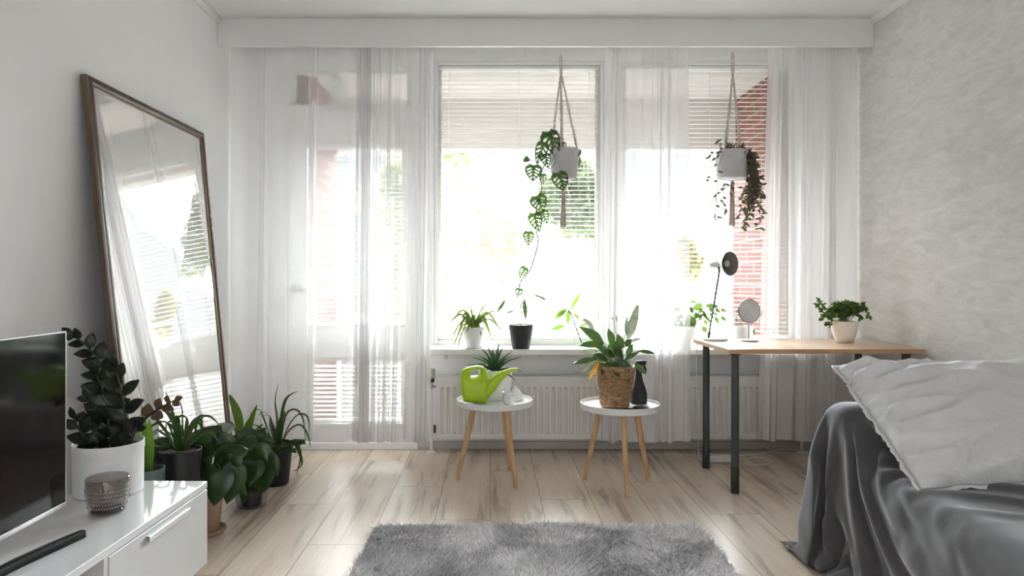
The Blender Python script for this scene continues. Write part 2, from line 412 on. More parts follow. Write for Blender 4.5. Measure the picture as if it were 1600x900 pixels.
# skirting
for nm, a in (('baseboard_left', (XL, XL+.014, YB, YW-.014)), ('baseboard_right', (XR-.014, XR, YB, YW-.014))):
    struct(mk(nm, MB().box(*a, 0, .055, .003), M['trim'], smooth=False))
struct(mk('baseboard_front', MB().box(W1[0]-.10, XR-.014, YW-.016, YW-.001, 0, .05, .003), M['grey_trim'], smooth=False))
struct(mk('baseboard_door', MB().box(XL, W1[0]-.101, YW-.03, YW-.001, 0, .044, .003), M['trim'], smooth=False))
# window sill
SY0, SZ = 4.095, .664
m = MB().box(pxX(668, SY0), XR-.001, SY0, YW-.001, SZ-.036, SZ, .005); struct(mk('window_sill', m, M['frame_white']))
# sill brackets (small knobs under the sill)
for i, px in enumerate((697, 842, 990, 1140)):
    x = pxX(px, 4.2); m = MB().box(x-.007, x+.007, 4.16, 4.335, SZ-.052, SZ-.037, .002); m.tube([(x, 4.16, SZ-.044), (x, 4.16, SZ-.066)], [.012, .010])
    o = mk('sill_bracket', m, M['rubber']); setk(o, ['small white sill bracket above left end of radiator','small white sill bracket behind the agave','small white sill bracket behind the wicker basket plant','small white sill bracket behind the desk corner'][i], 'bracket', 'brackets under the window sill')

# balcony outside
BX0, BX1, BY1, BZ = -1.20, 1.905, 5.30, 2.48
struct(mk('balcony_wall_left', MB().box(BX0-.25, BX0, WO+.001, BY1, -.1, BZ+.2), M['brick'], smooth=False))
struct(mk('balcony_wall_right', MB().box(BX1, BX1+.25, WO+.001, BY1, -.1, BZ+.2), M['brick'], smooth=False))
struct(mk('balcony_ceiling', MB().box(BX0-.25, BX1+.25, WO+.001, BY1+.1, BZ, BZ+.2), M['balcony_paint'], smooth=False))
struct(mk('balcony_fascia', MB().box(BX0-.25, BX1+.25, BY1-.06, BY1+.1, 2.10, BZ), M['balcony_paint'], smooth=False))
struct(mk('balcony_floor', MB().box(BX0-.25, BX1+.25, WO+.001, BY1+.1, -.15, -.02), M['ground'], smooth=False))
e = empty('balcony_railing', (.35, BY1+.02, -.02), 'white balcony railing with two horizontal bars outside the window', 'railing')
zr = pyZ(457, BY1); zr2 = pyZ(487, BY1)
mk('top_rail', MB().box(BX0, BX1, BY1, BY1+.04, zr-.012, zr+.012, .003), M['satin_white'], e, smooth=False)
mk('lower_rail', MB().box(BX0, BX1, BY1, BY1+.03, zr2-.008, zr2+.008, .003), M['satin_white'], e, smooth=False)
for x in (BX0+.05, -.35, .85, BX1-.05): mk('post', MB().box(x-.015, x+.015, BY1+.005, BY1+.035, -.02, zr-.012), M['satin_white'], e, smooth=False)
mk('railing_panel', MB().box(BX0+.02, BX1-.02, BY1+.036, BY1+.046, .0, .70), M['satin_white'], e, smooth=False)
struct(mk('ground', MB().box(-60, 60, WO+1.3, 90, -3.2, -3.0), M['ground'], smooth=False, origin=(0,20,-3)))
# thin horizontal glazing bar seen through the right window
setk(mk('glazing_bar', MB().box(.95, BX1, BY1-.02, BY1-.005, pyZ(318,BY1)-.006, pyZ(318,BY1)+.006), M['satin_white'], smooth=False), 'thin white horizontal bar across the balcony opening outside the right window', 'bar')

# ---------------------------------------------------------------- trees beyond the balcony
M['tree_leaf'] = leafmat('garden_foliage', (.24,.30,.19), (.34,.40,.27), (.46,.50,.38), scale=2, rough=.7, tl=.2)
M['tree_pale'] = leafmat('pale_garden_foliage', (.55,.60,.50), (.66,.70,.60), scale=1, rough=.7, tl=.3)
M['tree_gold'] = leafmat('golden_garden_foliage', (.45,.42,.26), (.55,.52,.32), scale=2, rough=.6, tl=.4)
M['bark'] = mat('tree_bark', (.50,.46,.42), (.58,.54,.5), rough=.9, scale=10, stretch=(3,3,.5), bm=.5)
def tree(x, y, h, r, rz, matl, label, n=2600, seed=0, ls=.16, zc=None):
    rnd = random.Random(seed); z0 = -3.0
    e = empty('tree', (x, y, z0), label, 'tree', 'trees in the garden beyond the balcony')
    zc = zc if zc is not None else z0+h-rz
    tr_ = min(1, r/1.6); t = MB().tube([(x, y, z0), (x+.05, y, (z0+zc)/2), (x, y, zc+rz*.3)], [.12*tr_, .08*tr_, .03*tr_], 8)
    for k in range(7):
        a = rnd.uniform(0, 2*PI); zz = zc-rz*rnd.uniform(.1, .8)
        t.tube([(x, y, zz-.3), (x+math.cos(a)*r*.4, y+math.sin(a)*r*.4, zz+.3), (x+math.cos(a)*r*.75, y+math.sin(a)*r*.75, zz+.7)], [.05, .03, .012], 6)
    mk('trunk', t, M['bark'], e)
    cl = [(rnd.gauss(0, .5), rnd.gauss(0, .5), rnd.gauss(0, .5), rnd.uniform(.25, .5)) for _ in range(26)]
    g = MB(); vs = []; fs = []
    for i in range(n):
        cx, cy, cz, cr = cl[i % 26]; d = V(rnd.gauss(0,1), rnd.gauss(0,1), rnd.gauss(0,1)).normalized()*cr*rnd.uniform(.6, 1)
        q = V((cx+d.x), (cy+d.y), (cz+d.z)); 
        if q.length > 1.05: q *= 1.0/q.length
        c = V(x+q.x*r, y+q.y*r, zc+q.z*rz); s = ls*rnd.uniform(.6, 1.2)
        a = V(rnd.gauss(0,1), rnd.gauss(0,1), rnd.gauss(0,1)).normalized(); b_ = a.orthogonal().normalized()
        vs += [c-a*s, c+b_*s*.45, c+a*s, c-b_*s*.45]; k = len(vs)-4; fs.append((k, k+1, k+2, k+3))
    g.add(vs, fs); mk('crown', g, matl, e, smooth=False)
tree(1.62, 12, 5.2, .72, .72, M['tree_leaf'], 'green tree seen beside the lower right edge of the middle window', 2200, 1, .10, zc=2.45)
tree(-1.6, 17, 8, 2.6, 2.4, M['tree_pale'], 'large pale tree on the left beyond the middle window', 3200, 2, .22, zc=2.4)
tree(-9.0, 24, 8, 3.0, 2.6, M['tree_pale'], 'large pale tree beyond the balcony door', 3200, 3, .24, zc=2.6)
tree(4.35, 15, 5, .35, .5, M['tree_gold'], 'small golden tree seen left of the desk lamp', 900, 4, .09, zc=1.55)

# ---------------------------------------------------------------- radiator and its pipes
RX0, RX1, RY, RZ0, RZ1 = pxX(682, 4.22), pxX(1249, 4.22), 4.22, .078, .478
e = empty('radiator', ((RX0+RX1)/2, RY, 0), 'long white ribbed panel radiator under the window sill', 'radiator')
m = MB(); n = int((RX1-RX0-.03)/.0385); prof = []
zs = [RZ0+.012, RZ0+.045, RZ0+.055, RZ1-.075, RZ1-.062, RZ1-.05, RZ1]
rows = []
xs = []
for i in range(n):
    x = RX0+.015+i*(RX1-RX0-.03)/n; wv = (RX1-RX0-.03)/n
    xs += [(x, 0), (x+wv*.28, 0), (x+wv*.40, 1), (x+wv*.68, 1), (x+wv*.80, 0)]
xs = [(RX0, 0)]+xs+[(RX1, 0)]
for z in zs:
    deep = 1 if RZ0+.05 < z < RZ1-.07 else 0
    rows.append([(x, RY-.006+.011*d*deep, z) for (x, d) in xs])
m.grid(rows); m.box(RX0, RX1, RY+.006, RY+.03, RZ0+.012, RZ1-.001); 
mk('front_panel', m, M['rubber'], e, sharp=20)
mk('rear_panel', MB().box(RX0+.01, RX1-.01, RY+.06, RY+.075, RZ0+.012, RZ1-.01, .003), M['rubber'], e, smooth=False)
g = MB().box(RX0-.002, RX1+.002, RY-.008, RY+.078, RZ1-.001, RZ1+.006, .002)
mk('top_grille', g, M['rubber'], e, smooth=False)
mk('side_cover', MB().box(RX0-.003, RX0+.001, RY-.005, RY+.076, RZ0, RZ1), M['rubber'], e, smooth=False)
mk('side_cover', MB().box(RX1-.001, RX1+.003, RY-.005, RY+.076, RZ0, RZ1), M['rubber'], e, smooth=False)
x = pxX(674, 4.26)
v = mk('thermostat_valve', MB().lathe([(0,-.02),(.012,-.02),(.014,.0),(.015,.028),(.024,.03),(.025,.075),(.023,.088),(0,.09)], (x, 4.25, pyZ(598,4.25)), 20), M['valve'], e)
mk('valve_collar', MB().lathe([(.016,0),(.021,.002),(.021,.022),(.016,.024)], (x, 4.25, pyZ(598,4.25)+.004), 20), M['black_plastic'], v)
mk('valve_body', MB().lathe([(0,0),(.011,0),(.014,.01),(.014,.03),(.010,.035),(0,.035)], (x, 4.25, pyZ(598,4.25)-.035), 16).tube([(x, 4.25, pyZ(604,4.25)), (RX0+.01, 4.25, pyZ(604,4.25))], .008), M['chrome'], v)
def pipe(x, y, z1, label):
    e = empty('heating_pipe', (x, y, 0), label, 'pipe')
    mk('pipe', MB().tube([(x, y, .0), (x, y, z1)], .0105, 14), M['rubber'], e)
    mk('floor_collar', MB().lathe([(0,.012),(.012,.012),(.030,.006),(.033,0),(0,0)], (x, y, .0005), 24), M['rubber'], e)
pipe(x, 4.25, pyZ(607,4.25), 'white heating pipe rising at the left end of the radiator')
pipe(pxX(1253,4.25), 4.25, .42, 'white heating pipe at the right end of the radiator behind the curtain')
m = MB().box(pxX(681,4.21)-.013, pxX(681,4.21)-.001, 4.19, 4.225, pyZ(676,4.21), pyZ(664,4.21), .003)
mk('return_valve', m, M['black_plastic'], e)

# ---------------------------------------------------------------- venetian blinds
def blind(x0, x1, z0, z1, y, label, pitch=.0285, wd=.025, tilt=-2, wand=None, solid=False):
    e = empty('venetian_blind', ((x0+x1)/2, y, z0), label, 'blind', 'white venetian blinds in the window wall')
    mk('headrail', MB().box(x0, x1, y-.0125, y+.0125, z1-.02, z1, .002), M['frame_white'], e, smooth=False)
    mk('bottom_rail', MB().box(x0, x1, y-.0115, y+.0115, z0, z0+.010, .002), M['slat'], e, smooth=False)
    m = MB(); nn = int((z1-.03-z0-.012)/pitch); c, s = math.cos(R(tilt)), math.sin(R(tilt))
    for i in range(nn):
        z = z0+.02+i*pitch+.004; row = []
        for k in range(4):
            q = (k/3-.5)*wd; hh = .0022*(1-(2*k/3-1)**2); row.append((y+q*c-hh*s, z+q*s+hh*c))
        rows = [[(xx, yy, zz+t) for xx in (x0+.003, x1-.003)] for (yy, zz) in row for t in (0,)]
        m.grid(rows)
    mk('slats', m, M['slat'], e, sharp=80)
    nn = 2 if x1-x0 < .8 else 3
    for k in range(nn):
        xx = x0+(x1-x0)*((.12, .88) if nn == 2 else (.065, .5, .935))[k]
        mk('ladder_cord', MB().tube([(xx, y-.0135, z0+.005), (xx, y-.0135, z1-.01)], .0011, 5), M['rubber'], e)
    if wand:
        xw, za, zb = wand
        mk('pull_cord', MB().tube([(xw, y-.02, z1-.015), (xw, y-.021, zb+.2), (xw, y-.02, zb)], .0011, 6).lathe([(0,0),(.004,.002),(.005,.02),(.002,.04),(0,.04)], (xw, y-.02, zb-.02), 10), M['cord'], e)
    return e
BLY = YW+.030
blind(W1[0]+.027, W1[1]-.027, W1[2]+.029, W1[3]-.027, BLY, 'white venetian blind lowered over the wide middle window', wand=(pxX(931), 2.3, pyZ(385)))
blind(W2[0]+.027, W2[1]-.027, W2[2]+.029, W2[3]-.027, BLY, 'white venetian blind over the right window behind the desk lamp')
blind(gx0+.016, gx1-.016, gz[1][0]+.004, gz[1][1]-.004, YW+.035, 'white venetian blind in the tall upper glass of the balcony door')
blind(gx0+.016, gx1-.016, gz[0][0]+.004, gz[0][1]-.004, YW+.035, 'white venetian blind in the low glass of the balcony door', tilt=-42)

# ---------------------------------------------------------------- curtains
def curtain(xt0, xt1, xb0, xb1, y, z0, z1, label, gather, seed, cols=520, rows=26, amp=.016):
    # gather: list of (u centre, u half width, folds, depth): tight folds; elsewhere broad soft waves
    rnd = random.Random(seed); ph = [rnd.uniform(0, 6.28) for _ in range(8)]
    grid = []
    # cumulative cloth phase
    us = [i/(cols-1) for i in range(cols)]
    dens = []
    for u in us:
        d = 2.2
        for (c, hw, fo, dp) in gather:
            d += fo/(2*hw)*math.exp(-((u-c)/hw)**2)
        dens.append(d)
    phase = [0]
    for i in range(1, cols): phase.append(phase[-1]+(dens[i]+dens[i-1])/2/(cols-1)*2*PI)
    def dep(u):
        d = 1.0
        for (c, hw, fo, dp) in gather: d += dp*math.exp(-((u-c)/hw)**2)
        return d
    W = abs(xt1-xt0)
    for j in range(rows):
        v = j/(rows-1); z = z1+(z0-z1)*v; row = []
        a0 = xt0+(xb0-xt0)*v; a1 = xt1+(xb1-xt1)*v
        for i, u in enumerate(us):
            p = phase[i]+.5*math.sin(2.1*v+ph[0])*math.sin(3*u+ph[1])+.35*math.sin(5*v+ph[2]+7*u)
            d = dep(u)*amp*(.55+.45*v)
            env = min(1, u*12, (1-u)*12)
            yy = y+d*math.sin(p)*.9+amp*.35*math.sin(p*2.3+ph[3]+v)*env
            # sideways swing lets tight folds lap over each other
            xx = a0+(a1-a0)*u+env*(d*.55*math.sin(2*p+ph[4])+.006*math.sin(p*.7+ph[5]+2*v))
            row.append((xx, yy, z+.006*math.sin(p*.5+ph[6])*v))
        grid.append(row)
    m = MB().grid(grid); o = mk('sheer_curtain', m, M['curtain'], sharp=180)
    # hem at the foot
    o2 = mk('hem', MB().grid([[(x, yq-.0015, zq+.05) for (x, yq, zq) in grid[-1]], [(x, yq-.0015, zq) for (x, yq, zq) in grid[-1]]]), M['curtain'], o, sharp=180)
    return setk(o, label, 'curtain', 'sheer white curtains')
CYD = 4.025
curtain(XL+.012, pxX(679,CYD), XL+.012, pxX(672,CYD), CYD, .125, ZC-.03, 'wide sheer white curtain in front of the balcony door', [(.66,.045,5,1.3),(.78,.07,4,.6),(.955,.035,4,1.0),(.40,.02,1.5,.8),(.17,.03,1.5,.8)], 3)
curtain(pxX(946,CYD), pxX(1076,CYD), pxX(938,CYD), pxX(1079,CYD), CYD, .12, ZC-.03, 'narrow sheer white curtain between the two windows', [(.12,.09,2.5,.7),(.7,.14,3,.8)], 8, cols=300)
curtain(pxX(1201,CYD), XR-.012, pxX(1184,CYD), XR-.012, CYD, .13, ZC-.03, 'sheer white curtain in the right corner behind the desk', [(.12,.08,2.5,.5),(.45,.06,2,1.1),(.72,.05,2,1.2)], 5, cols=360)
m = MB().box(XL+.005, XR-.005, CYD-.012, CYD+.012, ZC-.022, ZC-.001); struct(mk('curtain_track', m, M['rubber'], smooth=False))
# small empty gliders hanging from the track between the curtains
for i, px in enumerate((738, 820, 850)):
    x = pxX(px, CYD); m = MB().tube([(x, CYD, ZC-.025), (x, CYD, pyZ(80,CYD)), (x+.004, CYD-.003, pyZ(84,CYD)), (x+.006, CYD, pyZ(80,CYD))], .0014, 6)
    setk(mk('curtain_hook', m, M['rubber']), 'empty curtain hook hanging above the middle window, %s' % ('far left of the three', 'nearest the middle', 'closest to the hanging planter')[i], 'hook', 'empty curtain hooks')
# dark screw in the wall seen through the curtain's upper left corner
p = P(376, 86, YW); setk(mk('wall_hook', MB().tube([p+V(0,-.001,0), p+V(0,-.02,0), p+V(.006,-.022,.006)], .004, 8), M['black_plastic']), 'tiny dark hook on the wall behind the top left of the curtain', 'hook')
# ---------------------------------------------------------------- furniture
def rot_mb(mb, c, ang):
    ca, sa = math.cos(ang), math.sin(ang)
    mb.v = [(c[0]+(x-c[0])*ca-(y-c[1])*sa, c[1]+(x-c[0])*sa+(y-c[1])*ca, z) for (x, y, z) in mb.v]; return mb
# large leaning mirror
T1, T2, B1, B2 = V(-1.523, 2.55, 1.866), V(-1.523, 3.594, 1.868), V(-1.325, 2.55, .012), V(-1.350, 3.594, .012)
uu = ((T2-T1)+(B2-B1)).normalized(); vv = ((T1-B1)+(T2-B2)).normalized(); nn_ = vv.cross(uu).normalized()
if nn_.x < 0: nn_ = -nn_
M['mirror_frame'] = mat('dark_bronze_wood', (.075,.045,.03), (.13,.085,.055), rough=.32, scale=4, stretch=(8,8,1), coat=.3)
M['mirror_edge'] = mat('bronze_bead', (.26,.18,.12), (.20,.13,.085), rough=.3, metal=.3, scale=8)
e = empty('leaning_mirror', (-1.35, 3.07, 0), 'tall mirror in a dark bronze frame leaning against the left wall', 'mirror')
def rect(t, h):
    out = []
    for c, su, sv in ((B1,1,1),(B2,-1,1),(T2,-1,-1),(T1,1,-1)): out.append(c+uu*su*t+vv*sv*t+nn_*h)
    return out
def frame_part(name, prof, matl):
    m = MB(); m.grid([rect(t, h) for t, h in prof], closed=True); return mk(name, m, matl, e, sharp=25)
frame_part('frame', [(0,-.026),(0,-.006),(.003,.0),(.010,.001),(.012,-.003),(.015,-.003),(.017,.003),(.026,.004),(.031,-.001),(.034,-.006)], M['mirror_frame'])
frame_part('inner_bead', [(.0335,-.0055),(.036,-.002),(.040,-.003),(.042,-.009)], M['mirror_edge'])
m = MB(); m.add(rect(.040, -.008), [(0,1,2,3)]); mk('mirror_glass', m, M['mirror'], e, smooth=False)
m = MB(); m.add(rect(.004, -.010)+rect(.004, -.024), [(0,1,2,3),(7,6,5,4),(0,4,5,1),(1,5,6,2),(2,6,7,3),(3,7,4,0)]); mk('back_board', m, M['black_matte'], e, smooth=False)

# console
CR = (-.980, 2.34); CA = R(-1.6); cx0, cx1, cy0, cy1 = CR[0]-.385, CR[0], CR[1]-1.60, CR[1]
e = empty('media_console', (-1.17, 1.54, 0), 'long low white high-gloss console with drawers along the left wall', 'tv bench')
def cpart(name, m, matl, par=None, **k): return mk(name, rot_mb(m, CR, CA), matl, par or e, **k)
cpart('top_panel', MB().box(cx0, cx1, cy0, cy1, .367, .390, .0015), M['gloss_white'], sharp=30)
m = MB()
cpart('side_panel', MB().box(cx0, cx1-.019, cy1-.018, cy1-.001, .105, .3665, .001), M['gloss_white'])
cpart('side_panel', MB().box(cx0, cx1-.019, cy0+.001, cy0+.018, .105, .3665, .001), M['gloss_white'])
cpart('divider_panel', MB().box(cx0, cx1-.002, cy1-.595, cy1-.577, .105, .3665, .001), M['satin_white'])
cpart('divider_panel', MB().box(cx0, cx1-.002, cy0+.577, cy0+.595, .105, .3665, .001), M['satin_white'])
cpart('bottom_panel', MB().box(cx0, cx1-.019, cy0+.019, cy1-.019, .105, .123), M['satin_white'])
cpart('back_panel', MB().box(cx0, cx0+.006, cy0+.019, cy1-.019, .123, .3665), M['satin_white'])
for (a, b_) in ((cy1-.575, cy1-.001), (cy0+.001, cy0+.575)):
    d = cpart('drawer', MB().box(cx1-.018, cx1, a, b_, .107, .3635, .0012), M['satin_white'])
    hy0, hy1 = a+.575*.31, a+.575*.74
    hm = MB().box(cx1, cx1+.012, hy0, hy1, .3475, .3495, .0005).box(cx1+.010, cx1+.012, hy0, hy1, .331, .3475, .0005)
    cpart('handle', hm, M['alu_soft'], d, sharp=20)
for (x, y) in ((cx0+.05, cy0+.06), (cx1-.06, cy0+.06), (cx0+.05, cy1-.07), (cx1-.07, cy1-.07)):
    cpart('leg', MB().lathe([(0,0),(.017,0),(.02,.004),(.02,.1045),(0,.1045)], (x, y, 0), 20), M['alu'])

# television
M['foot_black'] = mat('black_stand_foot', (.006,.006,.006), (.009,.009,.009), rough=.5, scale=20, spec=.2)
e = empty('television', (-1.20, 1.47, .390), 'flat black television on the white console at the left edge', 'television')
tx, ty0, ty1, tz0, tz1 = -1.206, 1.02, 1.918, .452, .941
mk('housing', MB().box(tx-.030, tx-.0005, ty0, ty1, tz0, tz1, .003).box(tx-.06, tx-.03, ty0+.15, ty1-.15, tz0+.03, tz1-.15, .01), M['black_plastic'], e)
mk('bezel', frame_mb(0,1,0,1,.1,0,1) if False else (lambda m: m)(MB().box(tx-.028, tx+.003, ty0, ty1, tz0-.006, tz0+.006, .002).box(tx-.028, tx+.002, ty1-.003, ty1+.001, tz0+.006, tz1, .0008).box(tx-.028, tx+.002, ty0-.001, ty0+.003, tz0+.006, tz1, .0008).box(tx-.028, tx+.002, ty0, ty1, tz1-.003, tz1+.001, .0008)), M['alu'], e)
mk('screen', MB().box(tx-.001, tx+.001, ty0+.004, ty1-.004, tz0+.007, tz1-.004), M['screen'], e, smooth=False)
pts = [V(-1.105, 1.832, .400), V(-1.128, 1.74, .400), V(-1.150, 1.64, .400), V(-1.166, 1.52, .400), V(-1.168, 1.42, .400), V(-1.152, 1.30, .400), V(-1.13, 1.20, .400), V(-1.107, 1.11, .400)]
rows = []
for i, p in enumerate(pts):
    t = (pts[min(i+1, 7)]-pts[max(i-1, 0)]).normalized(); s = V(0,0,1).cross(t); wd = .0135 if 0 < i < 7 else .010
    rows.append([p+s*wd*a+V(0,0,b_*.0095) for a, b_ in ((-1,-1),(1,-1),(1,.7),(.75,1),(-.75,1),(-1,.7))])
m = MB().grid(rows, closed=True); m.f.append((5,4,3,2,1,0)); m.f.append(tuple(range(42, 48)))
mk('stand_foot', m, M['foot_black'], e, sharp=50)
mk('stand_neck', MB().tube([V(-1.168, 1.47, .402), V(-1.19, 1.47, .42), V(-1.222, 1.47, .47)], .016, 12), M['alu'], e)

# smoky glass candle holder with beaded rows
gx, gy = (168-CX)/F*2.035, 2.035
e = empty('glass_tumbler', (gx, gy, .3905), 'smoky grey glass candle holder with beaded rows on the console', 'candle holder')
r0, r1, hh = .050, .0595, .104
mk('glass_wall', MB().lathe([(0,0),(r0-.008,0),(r0,.004),(r0+.003,.02),(r1,.06),(r1+.001,hh-.002),(r1-.001,hh),(r1-.0035,hh-.002),(r1-.004,.06),(r0-.002,.022),(r0-.01,.014),(0,.012)], (gx, gy, .3905), 56), M['smoke_glass'], e)
m = MB()
for row, z in enumerate((.022, .034, .046, .058, .070)):
    rr = r0+.003+(r1-r0-.003)*min(1, max(0, (z-.02)/.04))
    nb = 46
    for k in range(nb):
        a = 2*PI*(k+.5*(row % 2))/nb; c = V(gx+math.cos(a)*rr, gy+math.sin(a)*rr, .3905+z); s = .0029
        m.add([c+V(s,0,0), c+V(-s,0,0), c+V(0,s,0), c+V(0,-s,0), c+V(0,0,s), c+V(0,0,-s)], [(0,2,4),(2,1,4),(1,3,4),(3,0,4),(2,0,5),(1,2,5),(3,1,5),(0,3,5)])
setk(mk('glass_beads', m, glassmat('smoky_bead', (.85,.82,.80), .9), e), None, None, None, 'stuff')
mk('glass_foot', MB().lathe([(0,.0035),(r0-.011,.0035),(r0-.005,.007),(r0-.008,.0115),(0,.011)], (gx, gy, .3905), 40), glassmat('dark_glass_foot', (.22,.18,.17), .1), e)

# round side tables
def side_table(c, r, z, feet, label):
    e = empty('side_table', (c[0], c[1], 0), label, 'side table', 'round white tray tables')
    h = .015
    mk('tray_top', MB().lathe([(0,z),(r-.012,z),(r-.007,z+.002),(r-.005,z+h-.002),(r-.0025,z+h),(r,z+h-.002),(r+.0005,z-.014),(r-.003,z-.019),(r-.02,z-.011),(0,z-.011)], (c[0], c[1], 0), 72), M['tray_white'], e)
    mk('mounting_ring', MB().lathe([(0,z-.0115),(.13,z-.0115),(.128,z-.019),(0,z-.019)], (c[0], c[1], 0), 40), M['tray_white'], e)
    for (fx, fy) in feet:
        d = V(fx-c[0], fy-c[1], 0); a = V(c[0], c[1], z-.0195)+d*.56; b_ = V(fx, fy, .003)
        mk('leg', MB().tube([a, a.lerp(b_, .4), b_+V(0,0,.03), b_], [.0155, .0155, .0115, .010], 18), M['beech'], e)
    return e
TZ1, TZ2 = .425, .425
side_table((.024, 3.677), .207, TZ1, [(-.174, 3.66), (.133, 3.52), (.113, 3.85)], 'round white tray table on three beech legs holding the lime watering can')
side_table((.684, 3.565), .207, TZ2, [(.514, 3.66), (.682, 3.372), (.853, 3.655)], 'round white tray table on three beech legs holding the wicker basket plant')

# desk
e = empty('desk', (1.68, 3.67, 0), 'beech-topped desk on four dark metal legs beside the right wall', 'desk')
DX0, DX1, DY0, DY1, DZ = 1.19, 2.172, 3.365, 3.955, .740
mk('desk_top', MB().box(DX0+.001, DX1-.001, DY0+.001, DY1-.001, DZ-.0225, DZ-.0005), M['desk'], e, smooth=False)
b_ = MB(); zt, zb = DZ-.0001, DZ-.023
b_.box(DX0, DX1, DY0, DY0+.0012, zb, zt).box(DX0, DX1, DY1-.0012, DY1, zb, zt).box(DX1-.0012, DX1, DY0+.0012, DY1-.0012, zb, zt)
b_.box(DX0, DX0+.0012, DY0+.0012, DY1-.0012, zb, zt)
mk('edge_band', b_, M['desk_edge'], e, smooth=False)
for (x, y) in ((1.247, 3.44), (1.247, 3.90), (2.118, 3.44), (2.125, 3.90)):
    lg = mk('leg', MB().lathe([(0,.135),(.0195,.135),(.0195,.690),(.0195,DZ-.029),(0,DZ-.029)], (x, y, 0), 26), M['dark_leg'], e)
    mk('mounting_plate', MB().lathe([(.0195,DZ-.036),(.030,DZ-.031),(.045,DZ-.027),(.045,DZ-.0235),(0,DZ-.0235)], (x, y, 0), 30), M['dark_leg'], lg)
    mk('foot_sleeve', MB().lathe([(0,0),(.0195,0),(.0208,.002),(.0208,.133),(.0196,.136),(0,.136)], (x, y, 0), 26), M['dark_cap'], lg)

# rug
RX_0, RX_1, RY_0, RY_1 = -.525, .912, 0.95, 2.955
e = empty('shaggy_rug', ((RX_0+RX_1)/2, (RY_0+RY_1)/2, 0), 'grey shaggy rug on the floor in the foreground', 'rug')
M['rug_base'] = mat('grey_rug_backing', (.20,.195,.20), (.16,.155,.16), rough=.95, scale=30)
def rugmat():
    m, nt, b, out = newmat('grey_shag_pile')
    tc = N(nt, 'ShaderNodeTexCoord'); n1 = noise(nt, tc.outputs['Object'], 3.2, 3, .5, .6); n2 = noise(nt, tc.outputs['Object'], 120, 2)
    c1 = ramp(nt, n1, [(.38, (.55,.54,.55)), (.58, (.88,.86,.87))]); gi = N(nt, 'ShaderNodeNewGeometry'); c2 = ramp(nt, gi.outputs['Random Per Island'], [(0, (.62,.62,.62)), (.5, (.95,.95,.95)), (1, (1.25,1.25,1.25))])
    mx = N(nt, 'ShaderNodeMixRGB', blend_type='MULTIPLY'); mx.inputs[0].default_value = 1; nt.links.new(c1, mx.inputs[1]); nt.links.new(c2, mx.inputs[2])
    nt.links.new(mx.outputs[0], b.inputs['Base Color']); b.inputs['Roughness'].default_value = .9; b.inputs['Specular IOR Level'].default_value = .2
    return m
mk('backing', MB().box(RX_0+.02, RX_1-.02, RY_0+.02, RY_1-.02, .001, .012, .003), M['rug_base'], e)
rs = np.random.RandomState(7); nt_ = 62000
bx = rs.uniform(RX_0+.02, RX_1-.02, nt_); by = rs.uniform(RY_0+.02, RY_1-.02, nt_)
near = rs.rand(nt_) < .62; by = np.where(near, rs.uniform(2.3, RY_1-.02, nt_), by)
def lowf(x, y, k): return np.sin(3.1*x*k+1.3*y*k+k)+np.sin(-2.2*x*k+3.7*y*k+2*k)+np.sin(5.3*x*k+.7*y*k+3.3)
la = lowf(bx, by, 1.7)*1.1+rs.normal(0, .9, nt_); ll = .010+.012*np.abs(lowf(bx, by, 2.3))/2+rs.uniform(0, .014, nt_)
hx, hy = np.cos(la)*ll, np.sin(la)*ll; hz = rs.uniform(.028, .043, nt_)*(1-.25*(np.abs(lowf(bx, by, 2.9)) > 1.3))
wa = rs.uniform(0, PI, nt_); wx, wy = np.cos(wa)*.0022, np.sin(wa)*.0022
co = np.zeros((nt_, 5, 3)); tw = rs.uniform(.6, 1.2, nt_)
co[:,0] = np.stack([bx-wx, by-wy, np.full(nt_, .008)], 1); co[:,1] = np.stack([bx+wx, by+wy, np.full(nt_, .008)], 1)
co[:,2] = np.stack([bx-wx*1.3+hx*.35, by-wy*1.3+hy*.35, hz*.6], 1); co[:,3] = np.stack([bx+wx*1.3+hx*.35, by+wy*1.3+hy*.35, hz*.6], 1)
co[:,4] = np.stack([bx+hx, by+hy, hz*tw.clip(.8, 1.05)], 1)
og = np.array(e['_w']); co -= og
me = bpy.data.meshes.new('pile'); me.vertices.add(nt_*5); me.vertices.foreach_set('co', co.reshape(-1))
ix = np.arange(nt_)[:,None]*5; tri = np.concatenate([ix+np.array([0,1,3]), ix+np.array([0,3,2]), ix+np.array([2,3,4])], 1).reshape(-1)
me.loops.add(len(tri)); me.loops.foreach_set('vertex_index', tri.astype(np.int32)); me.polygons.add(len(tri)//3)
me.polygons.foreach_set('loop_start', np.arange(0, len(tri), 3, dtype=np.int32)); me.update(calc_edges=True); me.materials.append(rugmat())
o = bpy.data.objects.new('pile', me); COL.objects.link(o); o.parent = e; o['kind'] = 'stuff'

